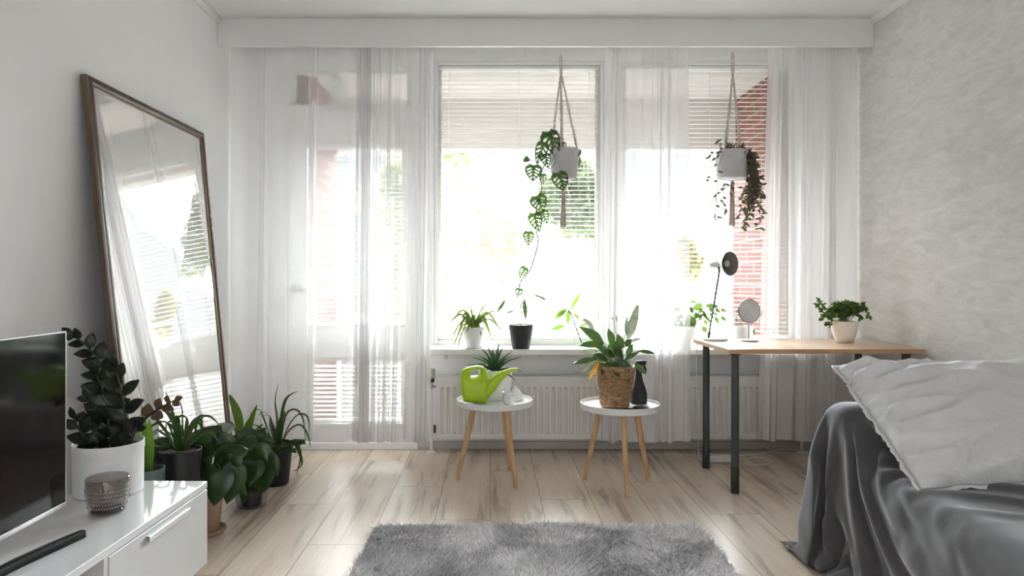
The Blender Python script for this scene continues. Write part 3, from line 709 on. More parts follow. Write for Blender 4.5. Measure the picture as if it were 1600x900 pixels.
# power strip and cables under the desk
sx, sy = pxX(1124, 4.03), 4.02
e = empty('power_strip', (sx, sy, 0), 'white three-socket power strip on the floor behind the desk leg', 'power strip')
mk('strip_body', MB().box(sx-.075, sx+.070, sy-.024, sy+.024, .001, .040, .006), M['rubber'], e)
for k in range(3):
    c = (sx-.05+k*.043, sy, .0402)
    mk('socket', MB().lathe([(.0185,0),(.0185,.001),(.0165,.001),(.015,-.003),(0,-.003)], c, 20), M['rubber'], e)
    h = MB()
    for s in (-.0055, .0055): h.lathe([(0,.0008),(.0025,.0008),(.0025,-.001),(0,-.001)], (c[0]+s, c[1], .0385), 8)
    h2 = MB().lathe([(0,0),(.004,0)], (c[0], sy-.0243, .030), 10, axis=(0,-1,0))
    h2.v = [(x, y, z) for x, y, z in h2.v]
    mk('socket_holes', h, M['black_plastic'], e)
mk('switch', MB().box(sx+.045, sx+.062, sy-.01, sy+.01, .039, .044, .001), M['rubber'], e)
def spline(pts, n=12):
    pts = [Vector(p) for p in pts]; out = []
    for i in range(len(pts)-1):
        p0 = pts[max(i-1, 0)]; p1 = pts[i]; p2 = pts[i+1]; p3 = pts[min(i+2, len(pts)-1)]
        for k in range(n):
            t = k/n; out.append(.5*((2*p1)+(p2-p0)*t+(2*p0-5*p1+4*p2-p3)*t*t+(3*p1-p0-3*p2+p3)*t**3))
    out.append(pts[-1]); return out
def fl(px, py, z=.006):
    D = (H-z)*F/(py-CY); return V((px-CX)/F*D, D, z)
setk(mk('power_cable', MB().tube(spline([V(sx+.069, sy, .018), fl(1152,712), fl(1175,711), fl(1195,706.5), fl(1215,702.5), fl(1240,702.5), fl(1262,705), fl(1290,708)]), .0035, 8), M['rubber']), 'long white cable running right along the wall from the power strip', 'cable')
setk(mk('power_cable', MB().tube(spline([fl(1160,724,.004), fl(1178,727,.004), fl(1198,725,.004), fl(1206,721,.004), fl(1198,716.5,.004), fl(1180,715,.004), fl(1163,719,.004)]), .0035, 8), M['rubber']), 'looped white cable on the floor right of the front desk leg', 'cable')
setk(mk('power_cable', MB().tube(spline([fl(1102,722,.005), fl(1090,717,.005), fl(1085,709,.005), fl(1090,704,.005), fl(1104,701.5,.02), V(sx-.05, sy+.1, .03), V(sx-.03, sy+.02, .045)]), .0032, 8), M['rubber']), 'short white cable looping at the left of the power strip', 'cable')

# ---------------------------------------------------------------- things on the desk
lx, ly = pxX(1118, 3.86), 3.86
e = empty('desk_lamp', (lx, ly, DZ), 'grey desk lamp with cone shade at the left end of the desk', 'lamp')
M['lamp_grey'] = mat('grey_lamp_enamel', (.42,.42,.42), (.38,.38,.38), rough=.4, scale=10)
M['lamp_inside'] = mat('lamp_shade_lining', (.15,.14,.13), (.12,.115,.11), rough=.6, scale=10)
mk('lamp_base', MB().lathe([(0,0),(.068,0),(.070,.003),(.069,.009),(.064,.0125),(0,.014)], (lx, ly, DZ+.0006), 48), M['satin_white'], e)
p0 = P(1107, 530, 3.86); p0.z = DZ+.012; p1 = P(1124, 424, 3.86)
pl = mk('lamp_pole', MB().tube([p0+V(0,0,.01), p0.lerp(p1, .5), p1], [.0045,.0045,.0045], 14), M['dark_leg'], e)
mk('pole_socket', MB().tube([p0-V(0,0,.004), p0.lerp(p1, .10)], [.0075,.0065], 14), M['dark_cap'], pl)
sc_ = P(1140, 412, 3.83); ax = V(.50, -.86, .02).normalized(); sb = sc_-ax*.128
sh = mk('lamp_shade', MB().lathe([(a*1.27, b_*1.27) for a, b_ in [(0,.0),(.014,.0),(.0165,.003),(.0165,.028),(.019,.030),(.0205,.060),(.030,.074),(.050,.096),(.0545,.104),(.053,.104),(.048,.097),(.028,.077),(.02,.065),(0,.06)]], sb, 48, axis=ax), M['lamp_grey'], e, sharp=40)
mk('shade_lining', MB().lathe([(a*1.27, b_*1.27) for a, b_ in [(.052,.1035),(.047,.0965),(.027,.0765),(.018,.066),(0,.064)]], sb+ax*.0006, 48, axis=ax), M['lamp_inside'], sh)
mk('bulb', MB().lathe([(0,.083),(.012,.083),(.012,.094),(.019,.104),(.019,.112),(.010,.120),(0,.122)], sb, 20, axis=ax), M['lamp_grey'], sh)
mk('shade_joint', MB().tube([p1, P(1124, 418, 3.86).lerp(sb+ax*.045, .6)], .006, 12), M['dark_cap'], e)
mk('lamp_cord', MB().tube(spline([V(lx-.066, ly, DZ+.006), P(1094, 531, 3.86)+V(0,0,.004), V(DX0-.006, 3.85, DZ-.002), V(DX0-.012, 3.85, DZ-.05), V(DX0-.004, 3.88, DZ-.10), V(DX0+.02, 3.93, .3), V(DX0+.03, 3.96, .05)]), .0022, 8), M['rubber'], e)
# vanity mirror
vx, vy = pxX(1170, 3.80), 3.80
e = empty('vanity_mirror', (vx, vy, DZ), 'small round vanity mirror on a stand beside the desk lamp', 'mirror')
mk('mirror_base', MB().lathe([(0,0),(.050,0),(.051,.004),(.049,.009),(0,.011)], (vx, vy, DZ+.0006), 40), M['alu'], e)
zc_ = pyZ(486, 3.80); rr = .068
mk('stand_rod', MB().tube([V(vx, vy, DZ+.008), V(vx-.001, vy, zc_-rr-.010)], .0042, 12), M['chrome'], e)
an = V(.16, -.97, .10).normalized(); c = V(vx+.003, vy, zc_)
dk = mk('mirror_rim', MB().lathe([(0,-.006),(rr-.003,-.006),(rr,-.003),(rr,.002),(rr-.003,.004),(rr-.004,.002)], c, 56, axis=an), M['dark_leg'], e)
mk('mirror_glass', MB().lathe([(0,.002),(rr-.004,.002)], c, 56, axis=an), M['mirror'], dk, smooth=False)
yk = MB().tube(spline([c+V(-rr-.004, 0, .0), c+V(-rr*.95-.004, .012, -rr*.5), c+V(-rr*.6, .018, -rr*.98), V(vx, vy+.004, zc_-rr-.010), c+V(rr*.6, .018, -rr*.98), c+V(rr*.95+.004, .012, -rr*.5), c+V(rr+.004, 0, 0)], 6), .0026, 8)
mk('yoke', yk, M['chrome'], e)

# draped cloth and pillow surfaces from a cloth settling run: step numbers of a grid of points
def unpack(a, shape, q):
    a = np.array(a, dtype=float).reshape(shape); a = np.moveaxis(a, 0, -1); a = np.cumsum(np.cumsum(a, axis=-2), axis=-3)*q
    for _ in range(1):
        c = a.copy(); c[1:-1, 1:-1] = a[1:-1, 1:-1]*.6+.1*(a[:-2, 1:-1]+a[2:, 1:-1]+a[1:-1, :-2]+a[1:-1, 2:]); a = c
    return a
THROW = unpack([
-858,36,35,36,35,36,36,30,13,16,13,2,-16,-24,-24,-18,-5,15,30,31,26,4,31,22,11,4,0,12,13,29,34,36,35,36,35,29,
29,36,35,36,35,36,35,36,30,31,35,36,35,36,35,36,35,36,36,35,36,35,36,36,36,35,36,35,36,35,36,35,34,36,0,0,0,0,
0,0,0,2,3,0,0,-5,-4,0,1,2,5,5,1,-2,-1,-2,-1,-3,0,1,4,-10,4,-1,1,-1,0,0,1,6,0,-7,0,0,1,-1,1,-1,6,0,-5,0,0,0,0,
0,0,0,0,0,0,0,0,0,0,0,0,0,0,0,0,0,0,0,0,0,0,0,1,-1,0,1,3,1,-2,-3,-3,0,1,2,5,5,-1,-1,-2,-2,-2,-1,-1,1,-2,1,1,
-2,0,0,1,-1,0,0,7,0,-6,-1,0,1,-1,1,0,5,0,-5,0,0,0,0,0,0,-1,1,0,1,-1,0,0,0,0,0,0,0,0,0,0,0,0,0,0,0,0,0,0,1,2,2,
-2,-5,-1,0,1,4,5,3,-1,-2,-1,-2,-2,-1,-1,0,0,1,-1,0,-1,0,0,0,0,0,0,6,1,-6,-1,0,1,0,-1,0,5,0,-4,0,0,0,0,0,0,0,0,
0,1,-1,0,0,0,0,0,0,0,0,0,0,0,0,0,0,0,0,0,1,3,0,-2,-3,-1,0,1,4,5,1,-1,-2,-1,-1,-3,0,-1,0,0,0,-1,0,0,0,0,0,0,0,
0,0,6,0,-5,0,0,-1,1,-1,1,5,0,-5,0,0,0,0,0,0,0,0,0,0,0,0,0,0,0,0,0,0,0,0,0,0,0,0,0,0,0,0,3,0,-1,-4,0,0,2,4,4,0,
-1,-2,0,-1,-5,1,0,-1,0,1,0,-1,0,0,0,0,0,0,0,0,0,6,0,-6,0,1,-1,1,-1,0,5,0,-4,0,0,0,0,0,0,0,0,0,0,0,0,0,0,0,0,0,
0,0,0,0,0,0,0,0,0,0,2,1,-2,-2,-1,1,2,4,4,-1,-2,-1,-1,9,-19,5,1,-1,1,0,-1,0,0,0,0,0,0,0,0,0,0,0,6,0,-5,-1,1,-1,
1,0,-1,5,0,-4,0,0,1,-1,0,0,-1,1,0,0,0,0,0,0,0,0,0,0,0,0,0,0,0,0,0,0,2,1,-2,-3,1,0,2,5,2,0,-2,-2,-2,3,-3,-5,2,
1,-1,1,-1,0,0,0,0,0,0,0,0,0,0,0,0,6,0,-5,-1,1,0,-1,1,-1,5,0,-4,0,0,1,-1,0,0,0,-1,1,0,0,0,0,0,0,0,0,0,0,0,0,0,
0,0,0,2,1,-2,-2,0,1,2,4,2,-2,-2,-1,-1,3,-2,-5,0,2,0,0,-1,0,0,0,0,0,0,0,0,0,0,1,-1,0,5,0,-4,-1,0,1,-1,1,-1,4,1,
-4,0,0,0,0,0,0,0,0,0,0,0,0,0,0,0,0,0,-1,1,0,-1,1,-1,1,1,1,-1,-1,0,0,3,4,0,-2,-1,-1,-2,0,11,-18,0,5,1,0,0,0,-1,
0,0,0,0,0,0,0,0,0,1,-1,0,5,0,-4,-1,0,1,-1,1,-1,4,0,-3,0,0,0,0,0,0,0,0,0,0,0,0,0,0,0,0,1,-1,0,0,0,0,0,1,2,-2,
-1,0,1,3,3,0,-2,-1,-2,-1,0,1,9,-15,-4,9,-2,0,0,0,0,0,0,0,0,0,0,0,0,0,0,0,0,5,0,-4,0,-1,1,-1,1,-1,4,0,-3,0,0,0,
0,0,0,0,0,0,0,0,0,0,0,0,-1,1,0,0,0,0,0,0,2,-1,-1,0,1,4,2,-1,-1,-2,-1,-1,0,1,-1,9,-10,-8,9,-3,1,0,0,0,0,0,0,0,
0,0,0,0,0,-1,1,0,4,0,-4,1,-1,1,-1,1,0,3,0,-3,0,0,0,0,0,0,0,0,0,0,0,0,0,0,0,0,-1,1,-1,1,-1,1,1,0,0,0,1,2,3,-2,
-2,-1,0,-1,-1,1,2,-4,8,-1,-11,5,-1,0,0,-1,1,0,0,0,0,0,0,-1,1,0,0,-1,1,4,0,-4,1,-1,1,0,0,-1,3,1,-3,0,0,0,0,0,0,
0,0,0,0,0,0,0,0,0,0,0,0,0,0,0,2,0,-1,0,1,3,1,-2,-1,-1,-1,0,-1,-1,3,1,-6,0,8,-6,0,0,0,0,0,-1,1,0,0,0,0,0,0,0,0,
0,0,0,4,0,-4,1,0,0,-1,1,-1,3,0,-2,0,0,0,0,0,0,0,0,0,0,0,-1,1,0,0,0,0,0,0,0,1,1,0,-1,1,4,-1,-1,-1,-1,-1,-1,0,1,
-4,6,1,-1,-6,3,0,-2,1,0,0,0,0,0,0,0,0,0,0,0,0,0,0,0,0,3,1,-3,-1,0,1,-1,1,-1,3,0,-2,1,-1,0,0,0,0,0,0,0,0,0,0,
-1,1,-1,1,-1,1,0,1,1,0,0,1,2,-1,-1,-1,0,-1,-1,0,0,1,-5,7,-2,1,-3,0,0,0,0,0,0,0,0,0,0,0,0,0,0,0,0,0,0,0,0,3,0,
-2,0,-1,1,-1,1,-1,3,0,-2,0,0,0,0,0,0,0,0,0,0,-1,1,0,0,0,0,0,0,1,2,0,-2,2,2,-1,-1,-1,-1,0,-1,0,-1,2,0,-5,7,-4,
1,-1,0,-1,1,-1,1,0,0,0,0,-1,1,-1,1,-1,1,0,0,0,0,0,3,0,-3,1,-1,1,-1,1,0,1,0,-1,0,0,0,0,0,0,0,0,0,0,0,-1,1,-1,1,
0,-1,2,2,-1,1,0,2,-1,-1,-1,-1,-1,0,-1,1,-2,4,-1,-5,5,-2,0,0,0,0,0,0,0,0,0,0,0,0,0,0,0,0,0,0,0,0,0,0,2,1,-3,1,
-1,1,-1,0,1,1,1,-2,0,0,0,0,0,0,0,-1,1,-1,1,-1,1,0,0,0,0,2,1,-1,2,0,-1,-1,0,-1,0,-1,0,-1,1,-3,5,-1,-2,1,-1,0,0,
-1,1,0,0,0,0,0,0,0,0,0,0,0,-1,1,0,0,0,0,0,2,1,-3,1,-1,1,0,-1,1,0,1,-1,0,0,0,0,0,0,0,0,0,0,0,0,0,0,0,0,4,0,-1,
0,1,-1,-1,-1,0,-1,0,-1,0,0,1,-3,5,-2,0,-1,0,0,0,0,0,0,-1,1,-1,1,0,0,0,0,0,0,0,-1,1,0,0,0,0,1,1,-2,1,0,-1,1,-1,
1,0,1,-1,0,0,0,0,0,0,-1,1,-1,1,0,0,-1,1,0,3,0,0,1,0,-1,-1,0,-1,0,0,-1,-1,0,1,1,-4,3,0,-1,0,0,0,0,0,0,0,0,0,0,
-1,1,-1,1,0,0,0,0,0,0,0,0,0,0,2,0,-2,0,1,-1,1,-1,1,0,0,1,-1,0,0,0,-1,1,-1,1,0,0,-1,1,-1,1,3,1,-1,0,0,-1,0,-1,
1,-1,-1,1,-1,-1,0,0,3,-3,1,-1,0,0,1,-1,0,0,0,0,0,0,0,0,0,0,0,0,0,1,-1,0,0,0,0,0,0,1,1,-1,-1,1,-1,1,-1,1,0,0,0,
0,0,0,0,0,0,0,0,-1,1,-1,1,-1,4,2,-1,-1,-1,0,0,0,-1,1,0,-1,0,0,-2,0,-1,2,-2,2,-1,0,0,0,0,0,0,0,0,0,0,0,0,0,0,0,
0,0,1,-1,0,0,0,0,0,0,1,0,0,-1,1,-1,1,-1,1,-1,1,0,0,0,0,-1,1,0,-1,1,-1,1,-1,1,3,1,0,0,-2,0,-1,0,0,0,1,-1,0,0,0,
-1,0,0,0,-1,0,0,0,0,0,-1,1,-1,1,-1,1,0,0,0,-1,1,0,0,0,0,0,0,0,0,0,1,-1,1,0,0,0,0,0,0,0,0,0,0,0,0,-1,1,-1,0,1,
-1,1,-1,1,-1,4,2,-1,-1,-2,0,0,0,0,1,-1,1,0,-1,0,0,-1,-1,1,-1,0,-1,1,0,0,0,0,0,0,1,-1,0,0,0,1,0,-1,0,0,0,0,0,0,
0,0,0,1,-1,1,0,-1,1,-1,1,-1,1,0,0,0,0,0,-1,1,0,-1,1,-1,1,-1,1,2,3,0,-1,-2,-1,0,0,-1,1,0,1,0,0,0,0,0,-2,0,-1,
-1,1,-1,1,0,0,0,0,0,0,0,0,0,0,0,0,1,-1,0,0,0,0,0,1,-1,0,0,1,-1,1,0,0,0,0,0,0,-1,1,0,0,-1,0,0,0,1,-1,1,-1,1,-2,
4,3,0,-1,-1,-3,0,0,0,-1,1,0,1,-2,1,-1,1,0,-1,0,0,0,0,0,-1,1,0,0,0,-1,1,0,0,0,0,0,-1,1,0,0,0,0,0,0,1,0,-1,0,1,
-1,1,-1,1,0,0,0,0,-1,1,0,-1,1,0,0,-1,1,0,0,-1,1,1,3,1,-1,-2,-2,0,0,0,-2,1,0,1,3,-5,-1,-2,5,-1,0,0,0,0,-1,1,0,
-1,1,0,0,0,0,0,0,0,0,0,0,0,0,0,1,0,0,-1,0,1,-1,0,1,-1,1,0,-1,1,0,0,0,0,0,0,0,0,0,0,0,-1,1,0,-1,1,6,-1,-1,-1,
-1,-3,0,0,0,-1,1,0,0,4,0,0,-7,5,-2,-1,1,-1,1,0,-1,1,0,-1,1,0,-1,1,0,0,-1,1,0,0,0,0,0,0,0,1,-1,0,1,0,-1,1,0,-1,
1,0,-1,1,0,0,0,0,0,0,-1,1,0,0,0,0,0,1,3,2,-3,-1,0,-1,-2,0,0,-1,0,-1,1,2,-2,-1,8,-8,3,0,-1,0,-1,0,1,0,-1,1,0,
-1,1,0,0,-1,1,0,0,0,1,0,-1,0,0,0,1,-1,0,0,1,-1,0,1,0,-1,1,-1,1,0,0,0,0,-1,1,0,0,0,0,-1,0,1,5,0,-1,-3,0,0,-1,
-1,0,0,-1,0,0,0,4,2,-7,2,1,-1,-1,0,1,0,0,-1,1,0,-1,1,0,-1,0,1,0,0,0,0,0,0,0,0,0,0,0,1,-1,0,0,1,0,-1,0,1,-1,1,
0,0,0,0,0,0,0,0,0,0,-1,1,1,0,4,0,-1,-3,0,0,0,0,-1,-1,-1,0,0,-1,0,0,3,4,-7,1,1,1,-1,0,-1,1,0,0,1,-1,-1,1,0,1,0,
-1,0,0,0,-1,1,0,0,0,0,0,1,0,-1,0,0,1,0,-1,1,0,0,0,0,0,0,0,0,0,-1,1,0,1,-1,0,5,1,-1,-4,-3,4,0,0,-1,0,-1,-1,-1,
0,1,1,0,-3,4,-2,0,-1,0,0,1,0,0,0,-1,1,0,0,1,-1,0,0,0,0,0,0,0,0,0,0,0,0,0,0,1,0,0,-1,0,1,0,0,-1,1,0,0,0,0,0,-1,
1,0,0,0,0,0,4,2,-1,-3,-4,2,2,0,1,-2,-1,0,0,-1,0,1,1,0,-2,0,-1,1,0,0,0,1,0,-2,1,-1,2,0,0,-1,0,0,0,0,0,0,0,0,1,
-1,0,0,0,0,0,0,0,1,0,0,0,0,0,0,0,0,0,0,0,0,0,-1,1,-1,1,1,2,2,-1,-2,-3,-1,3,2,1,1,-3,-2,-1,1,-1,0,0,1,-1,0,0,0,
1,0,0,-2,0,0,1,1,0,0,-2,1,0,1,0,-2,0,1,1,0,-1,1,-1,1,0,0,0,0,0,0,0,0,0,0,0,0,0,0,-1,1,-1,1,0,0,-1,1,0,1,2,5,
-1,-3,-3,-4,3,2,1,1,-4,-1,1,0,-2,1,1,0,-1,0,1,0,0,-1,0,0,0,2,-1,1,-2,0,0,1,0,-1,-2,2,0,1,0,0,-1,0,2,0,0,-1,-1,
1,0,0,0,0,0,0,0,0,0,-1,1,-1,1,0,-1,1,0,0,1,-1,2,6,0,-2,-3,-6,2,2,0,2,-2,-4,2,2,2,-7,4,-2,2,0,-1,0,0,0,0,1,0,0,
0,-2,1,0,1,-1,-1,0,1,1,1,0,-1,-1,1,1,1,-3,0,0,2,0,0,-1,0,0,0,-1,1,0,0,0,-1,1,0,-1,1,0,1,-1,0,-1,3,5,2,-2,-3,
-5,-5,5,2,-1,7,-8,-1,-5,5,5,-9,9,-6,2,0,0,0,1,0,-1,0,0,0,0,0,0,0,-1,0,1,2,1,-1,-2,0,2,1,0,-4,1,-1,3,0,-1,0,0,
0,0,0,0,0,0,0,-1,1,0,0,1,-1,0,-1,1,-1,1,0,6,2,0,-3,-4,-4,-1,3,-1,6,6,-17,2,-1,5,4,-13,8,1,0,0,0,0,-1,1,0,0,0,
1,-1,0,0,0,2,1,0,-2,-1,1,1,1,-2,-1,-1,1,3,-1,-1,-1,0,1,0,0,-1,1,1,-1,0,1,0,1,-1,-1,0,-1,1,-1,0,0,1,5,4,-1,-2,
-2,-6,-2,2,4,-8,11,3,-10,-7,5,5,-1,5,-5,-1,0,0,-1,1,1,0,0,-1,0,1,0,0,2,0,-1,-1,-1,2,1,0,-3,0,-2,4,2,-1,-2,-1,
2,0,0,-1,0,1,0,-1,0,0,1,1,-2,1,-1,0,1,0,0,-1,-1,1,4,5,0,-2,-2,-5,-6,1,1,4,-4,11,3,-10,-13,4,18,-7,-4,2,-2,0,2,
1,-1,-1,0,0,1,1,1,0,0,-2,0,0,1,0,-1,-1,0,1,3,0,-2,-2,1,2,0,-1,-2,0,1,1,0,-1,0,0,1,-1,1,0,1,-1,0,0,-2,1,1,1,1,
6,0,-3,-2,0,-6,-4,0,3,-5,5,5,7,-3,-14,-4,0,12,-3,4,1,0,-3,-1,1,1,2,0,0,-1,-1,-1,1,0,1,0,-1,0,-1,2,1,0,-2,-1,2,
1,0,-1,-2,0,2,0,0,-1,1,-1,0,1,0,1,2,-1,-2,-1,1,2,-1,2,-2,-4,11,2,-2,-4,-2,-1,-6,-1,1,6,-13,-1,1,0,21,2,0,-14,
5,0,-4,-1,1,-1,2,2,1,-1,-1,-1,1,0,1,0,-2,0,0,1,2,-1,-1,-2,1,3,1,-1,-4,0,-1,4,0,-1,-1,1,-2,1,0,3,1,0,-2,-2,1,2,
1,1,-1,-2,-5,-12,13,12,0,-5,-4,0,-1,-3,-2,1,8,-1,-3,1,1,-8,4,5,1,-7,2,-3,2,5,1,-2,-2,-1,1,2,1,0,-3,-1,2,1,1,0,
-2,-1,0,2,2,-1,-4,-2,4,-4,6,-1,-1,0,-1,0,0,0,0,4,-1,-2,-1,2,3,1,0,-2,-3,0,-4,-6,4,12,6,-6,-6,-3,1,0,-1,0,2,3,
5,-7,-2,8,-1,4,-13,-1,1,6,2,0,-3,-2,0,2,1,-1,-4,-1,3,2,0,0,0,-3,1,2,2,1,-4,-3,2,-1,-1,6,-2,-2,0,0,0,-2,2,0,0,
1,-1,1,2,2,1,-1,-2,-3,2,-1,-5,-5,3,8,7,1,-7,-6,1,3,1,-1,-1,0,2,10,-17,-7,0,-2,10,7,3,-1,-1,-4,0,1,2,2,-6,-3,3,
2,0,2,1,-2,-3,3,3,1,-5,-4,2,2,-3,4,1,-3,0,1,-1,0,-1,1,0,0,0,1,2,1,0,0,-2,-1,-1,3,2,-1,-7,-3,-10,14,8,4,-4,-8,
-4,5,4,2,-3,1,0,1,2,-6,-1,4,2,1,-2,-2,-3,1,2,2,-1,-8,3,3,-1,2,3,-2,-4,0,5,3,-3,-7,2,2,-3,1,4,-1,-2,1,0,0,0,-1,
-1,2,0,-1,0,4,-1,-1,-1,-1,1,-1,2,2,1,-5,-2,-2,-5,2,9,9,4,-13,-4,-5,5,8,-6,-6,7,1,-3,15,-8,6,-6,-3,-3,0,1,3,-1,
-4,-4,5,2,-1,6,0,-5,-3,3,5,1,-11,-2,5,1,-3,5,-1,-2,0,3,0,-4,0,1,-4,5,0,0,-1,0,2,-1,0,-1,1,1,1,-1,-1,0,-1,-5,2,
-6,0,11,-4,12,-3,-6,-5,-1,-6,23,-12,-4,7,-2,-12,19,-12,5,-1,2,1,1,-4,-3,2,3,-1,3,5,-4,-6,1,5,3,-4,-11,6,1,-3,
2,6,-4,-1,4,3,-9,-2,4,-1,-3,7,-1,-2,0,0,0,0,2,0,0,0,-1,0,-1,1,1,-2,-11,8,-6,-1,4,17,-5,1,-5,-5,-7,4,6,4,9,-21,
8,-4,-5,9,1,3,0,-3,-2,1,2,0,3,4,-2,-6,-2,4,3,-1,-9,-2,7,-5,2,7,-1,-5,2,6,0,-14,6,0,-5,4,5,-2,-1,0,-1,1,0,4,1,
-1,-2,-1,-1,1,1,1,2,-6,10,-6,-8,-12,5,13,5,1,-4,1,-3,14,-14,2,2,4,-20,10,9,0,-2,-6,-1,2,1,0,3,3,-1,-4,-3,1,3,
1,-6,-4,5,0,-4,9,2,-5,-3,4,7,-6,-13,10,-2,-5,10,-1,-2,-1,0,0,-1,1,0,6,-2,-3,-1,2,3,-1,1,0,-2,-6,9,6,-9,-17,-2,
10,14,2,-3,5,-2,-5,-25,29,-6,-7,1,15,-4,-12,-1,4,1,2,4,2,-2,-3,-3,1,2,2,-5,-3,2,2,-5,4,7,-1,-5,-1,6,3,-14,-2,
9,-3,-6,13,-3,-3,-1,1,0,-1,2,-1,0,3,-1,1,3,2,1,1,-7,-3,1,-11,3,19,-3,-13,-15,5,14,15,-6,3,-3,-5,8,-34,10,25,
-2,-24,-1,12,2,4,5,0,-2,-4,-2,0,2,2,-5,-2,2,0,1,-2,8,-1,-3,-4,3,7,-4,-12,5,1,-2,-4,15,-5,-4,1,1,0,-3,1,-2,3,0,
4,4,2,0,-1,-4,-5,5,-1,1,7,-1,-4,2,-4,-17,-9,8,23,0,-1,8,-18,-10,12,-19,2,30,-16,1,6,4,2,-4,-5,-2,2,2,3,0,-10,
3,0,1,0,2,3,-4,-1,-1,5,2,-13,0,6,-3,-5,4,12,-7,-3,3,0,0,-3,-2,2,3,-1,0,11,1,-2,-2,-6,-4,6,2,0,-2,4,-11,9,7,-2,
-10,-21,-1,15,24,-28,10,-14,11,4,-3,-5,10,11,-6,3,0,-7,-7,4,2,3,1,-9,-3,7,1,-2,3,3,-3,-2,0,2,4,-4,-11,7,0,-10,
6,9,-1,-5,0,3,0,-3,-1,-4,7,0,0,-1,0,12,-6,-1,-7,2,6,1,0,0,-7,3,8,-15,21,-3,-5,-15,-15,2,24,8,-24,27,-17,-7,9,
10,-17,31,2,-16,-5,-9,7,3,0,-9,-5,6,4,3,-5,6,-2,-5,1,3,3,-8,-5,1,6,-9,-1,14,-3,-1,-2,2,2,-3,-2,2,-8,10,0,0,-2,
0,0,8,0,3,10,-8,-1,-13,-2,1,-4,9,0,11,-18,26,-7,-6,-21,-10,4,32,-9,-5,20,-21,14,-9,5,-18,3,4,-6,14,1,-7,-4,5,
3,1,-3,2,8,-7,-7,6,3,-3,-11,5,2,-4,-7,12,2,-4,1,-1,6,-5,-2,2,-2,-7,13,-1,-2,-1,0,0,0,8,3,2,-1,9,-23,-2,3,-5,5,
0,-10,13,11,-9,16,-7,-11,-21,-1,8,28,-20,9,18,-40,21,-7,7,6,6,9,-24,-2,3,2,-1,-4,3,5,-4,-7,3,10,-3,-12,-2,9,
-2,-8,3,11,-5,-2,3,4,1,-9,3,-1,-8,2,12,-2,-2,-1,0,0,0,0,13,-1,-2,-1,-7,24,-1,-31,1,2,-2,19,-31,20,-5,12,11,-9,
-14,-19,-1,16,20,-18,17,-2,-33,22,10,-3,-5,-19,18,0,-2,-4,4,9,-2,-6,-3,7,4,-13,-4,8,2,-12,1,10,1,-5,4,4,2,-8,
-3,4,-2,-6,11,4,-3,-3,-1,1,-1,0,1,0,10,-2,0,1,-2,0,7,-29,6,-1,-8,13,21,-38,32,-14,21,3,-10,-18,-13,-3,23,14,
-22,33,-15,-25,-2,0,1,16,2,-5,4,7,1,-6,-4,2,6,-4,-12,6,4,-4,-10,13,4,-3,-3,6,3,0,-11,3,1,-3,-3,12,-1,-3,-2,0,
1,-1,1,1,-1,0,8,2,2,2,4,-18,7,1,-24,2,5,-12,20,17,-41,39,-5,10,-1,-10,-22,0,-7,23,5,-16,38,-20,-15,2,4,-4,3,8,
-1,-3,-5,0,4,1,-9,-3,8,1,-12,0,14,0,-4,0,7,1,-3,-11,7,-1,-5,3,10,-3,-3,-1,1,1,-1,-1,0,0,1,0,12,2,0,-2,-11,13,
-13,27,-33,-12,10,3,-20,28,9,-38,25,17,0,2,-14,-23,8,-3,21,-9,-4,31,-30,7,4,7,-5,-9,-2,0,2,3,-3,-8,5,3,-4,-9,
11,7,-4,-3,3,5,-3,-7,-4,8,-6,1,8,2,-4,-3,2,1,-1,0,-2,3,2,-2,-1,0,15,-3,-3,-1,7,0,-37,12,38,-38,-12,13,-6,-9,
35,-2,-35,25,23,-10,4,-16,-17,0,16,9,8,11,1,-23,-4,-5,-2,6,0,1,1,-8,0,6,1,-12,1,12,2,-6,1,4,0,-6,-2,2,3,-5,6,
3,-1,-2,-3,3,-1,0,0,-1,4,1,-1,-2,-1,0,9,-1,1,-3,10,-4,9,-31,-7,41,-37,-10,20,-19,2,34,-8,-32,30,18,-8,-2,-21,
5,-17,38,-12,9,24,-32,-5,2,-2,0,2,-1,-2,6,-9,2,-13,12,4,-2,-2,4,2,-7,-2,3,0,1,-2,5,1,-1,-3,-1,4,-1,-1,0,2,3,0,
-2,-1,-1,-1,0,11,3,1,-3,0,2,3,-11,6,-29,37,-35,-6,21,-25,3,36,-7,-35,36,14,-12,-3,-23,22,-19,21,-7,17,13,-27,
2,6,-6,-3,-2,0,-15,12,-13,13,1,-1,1,1,0,-5,4,1,-2,-1,0,3,0,-1,-1,1,5,-4,0,-2,3,0,-1,-1,0,-3,3,1,0,28,-13,0,-4,
-3,2,4,-1,-24,29,-26,29,-34,-10,14,-23,2,33,4,-32,40,7,-15,-8,-12,0,-1,1,-12,30,25,-8,-18,4,-13,5,-16,14,-11,
12,0,-1,1,0,-1,-1,2,1,-3,0,3,1,-1,-1,0,2,2,-5,2,-4,7,-2,0,-1,0,-3,2,1,0,0,21,-1,-8,2,-8,2,6,-2,3,-34,34,-17,
24,-23,-17,5,-17,3,29,13,-33,40,-1,-17,-16,15,-16,-5,10,-5,4,-15,16,-1,12,-21,12,-3,9,-1,0,0,0,-1,0,1,0,-1,2,
2,-1,-2,0,1,0,1,-3,2,-3,7,-2,0,-1,0,-2,2,-1,-1,1,0,21,1,-1,0,2,-8,-26,36,-19,-5,-24,34,-7,17,-4,-11,-4,-27,1,
16,27,-14,17,-5,-18,-19,10,-2,-5,3,0,5,-7,-4,-1,17,2,2,-3,1,-2,2,0,1,1,-1,1,1,0,-1,-1,1,-1,1,0,-1,1,-1,4,-1,0,
-1,-1,-1,0,0,1,2,-2,0,20,0,-27,1,-7,10,17,-12,25,3,-22,-33,31,-3,6,4,-3,-7,-25,-2,1,20,19,13,-7,-25,-16,7,8,
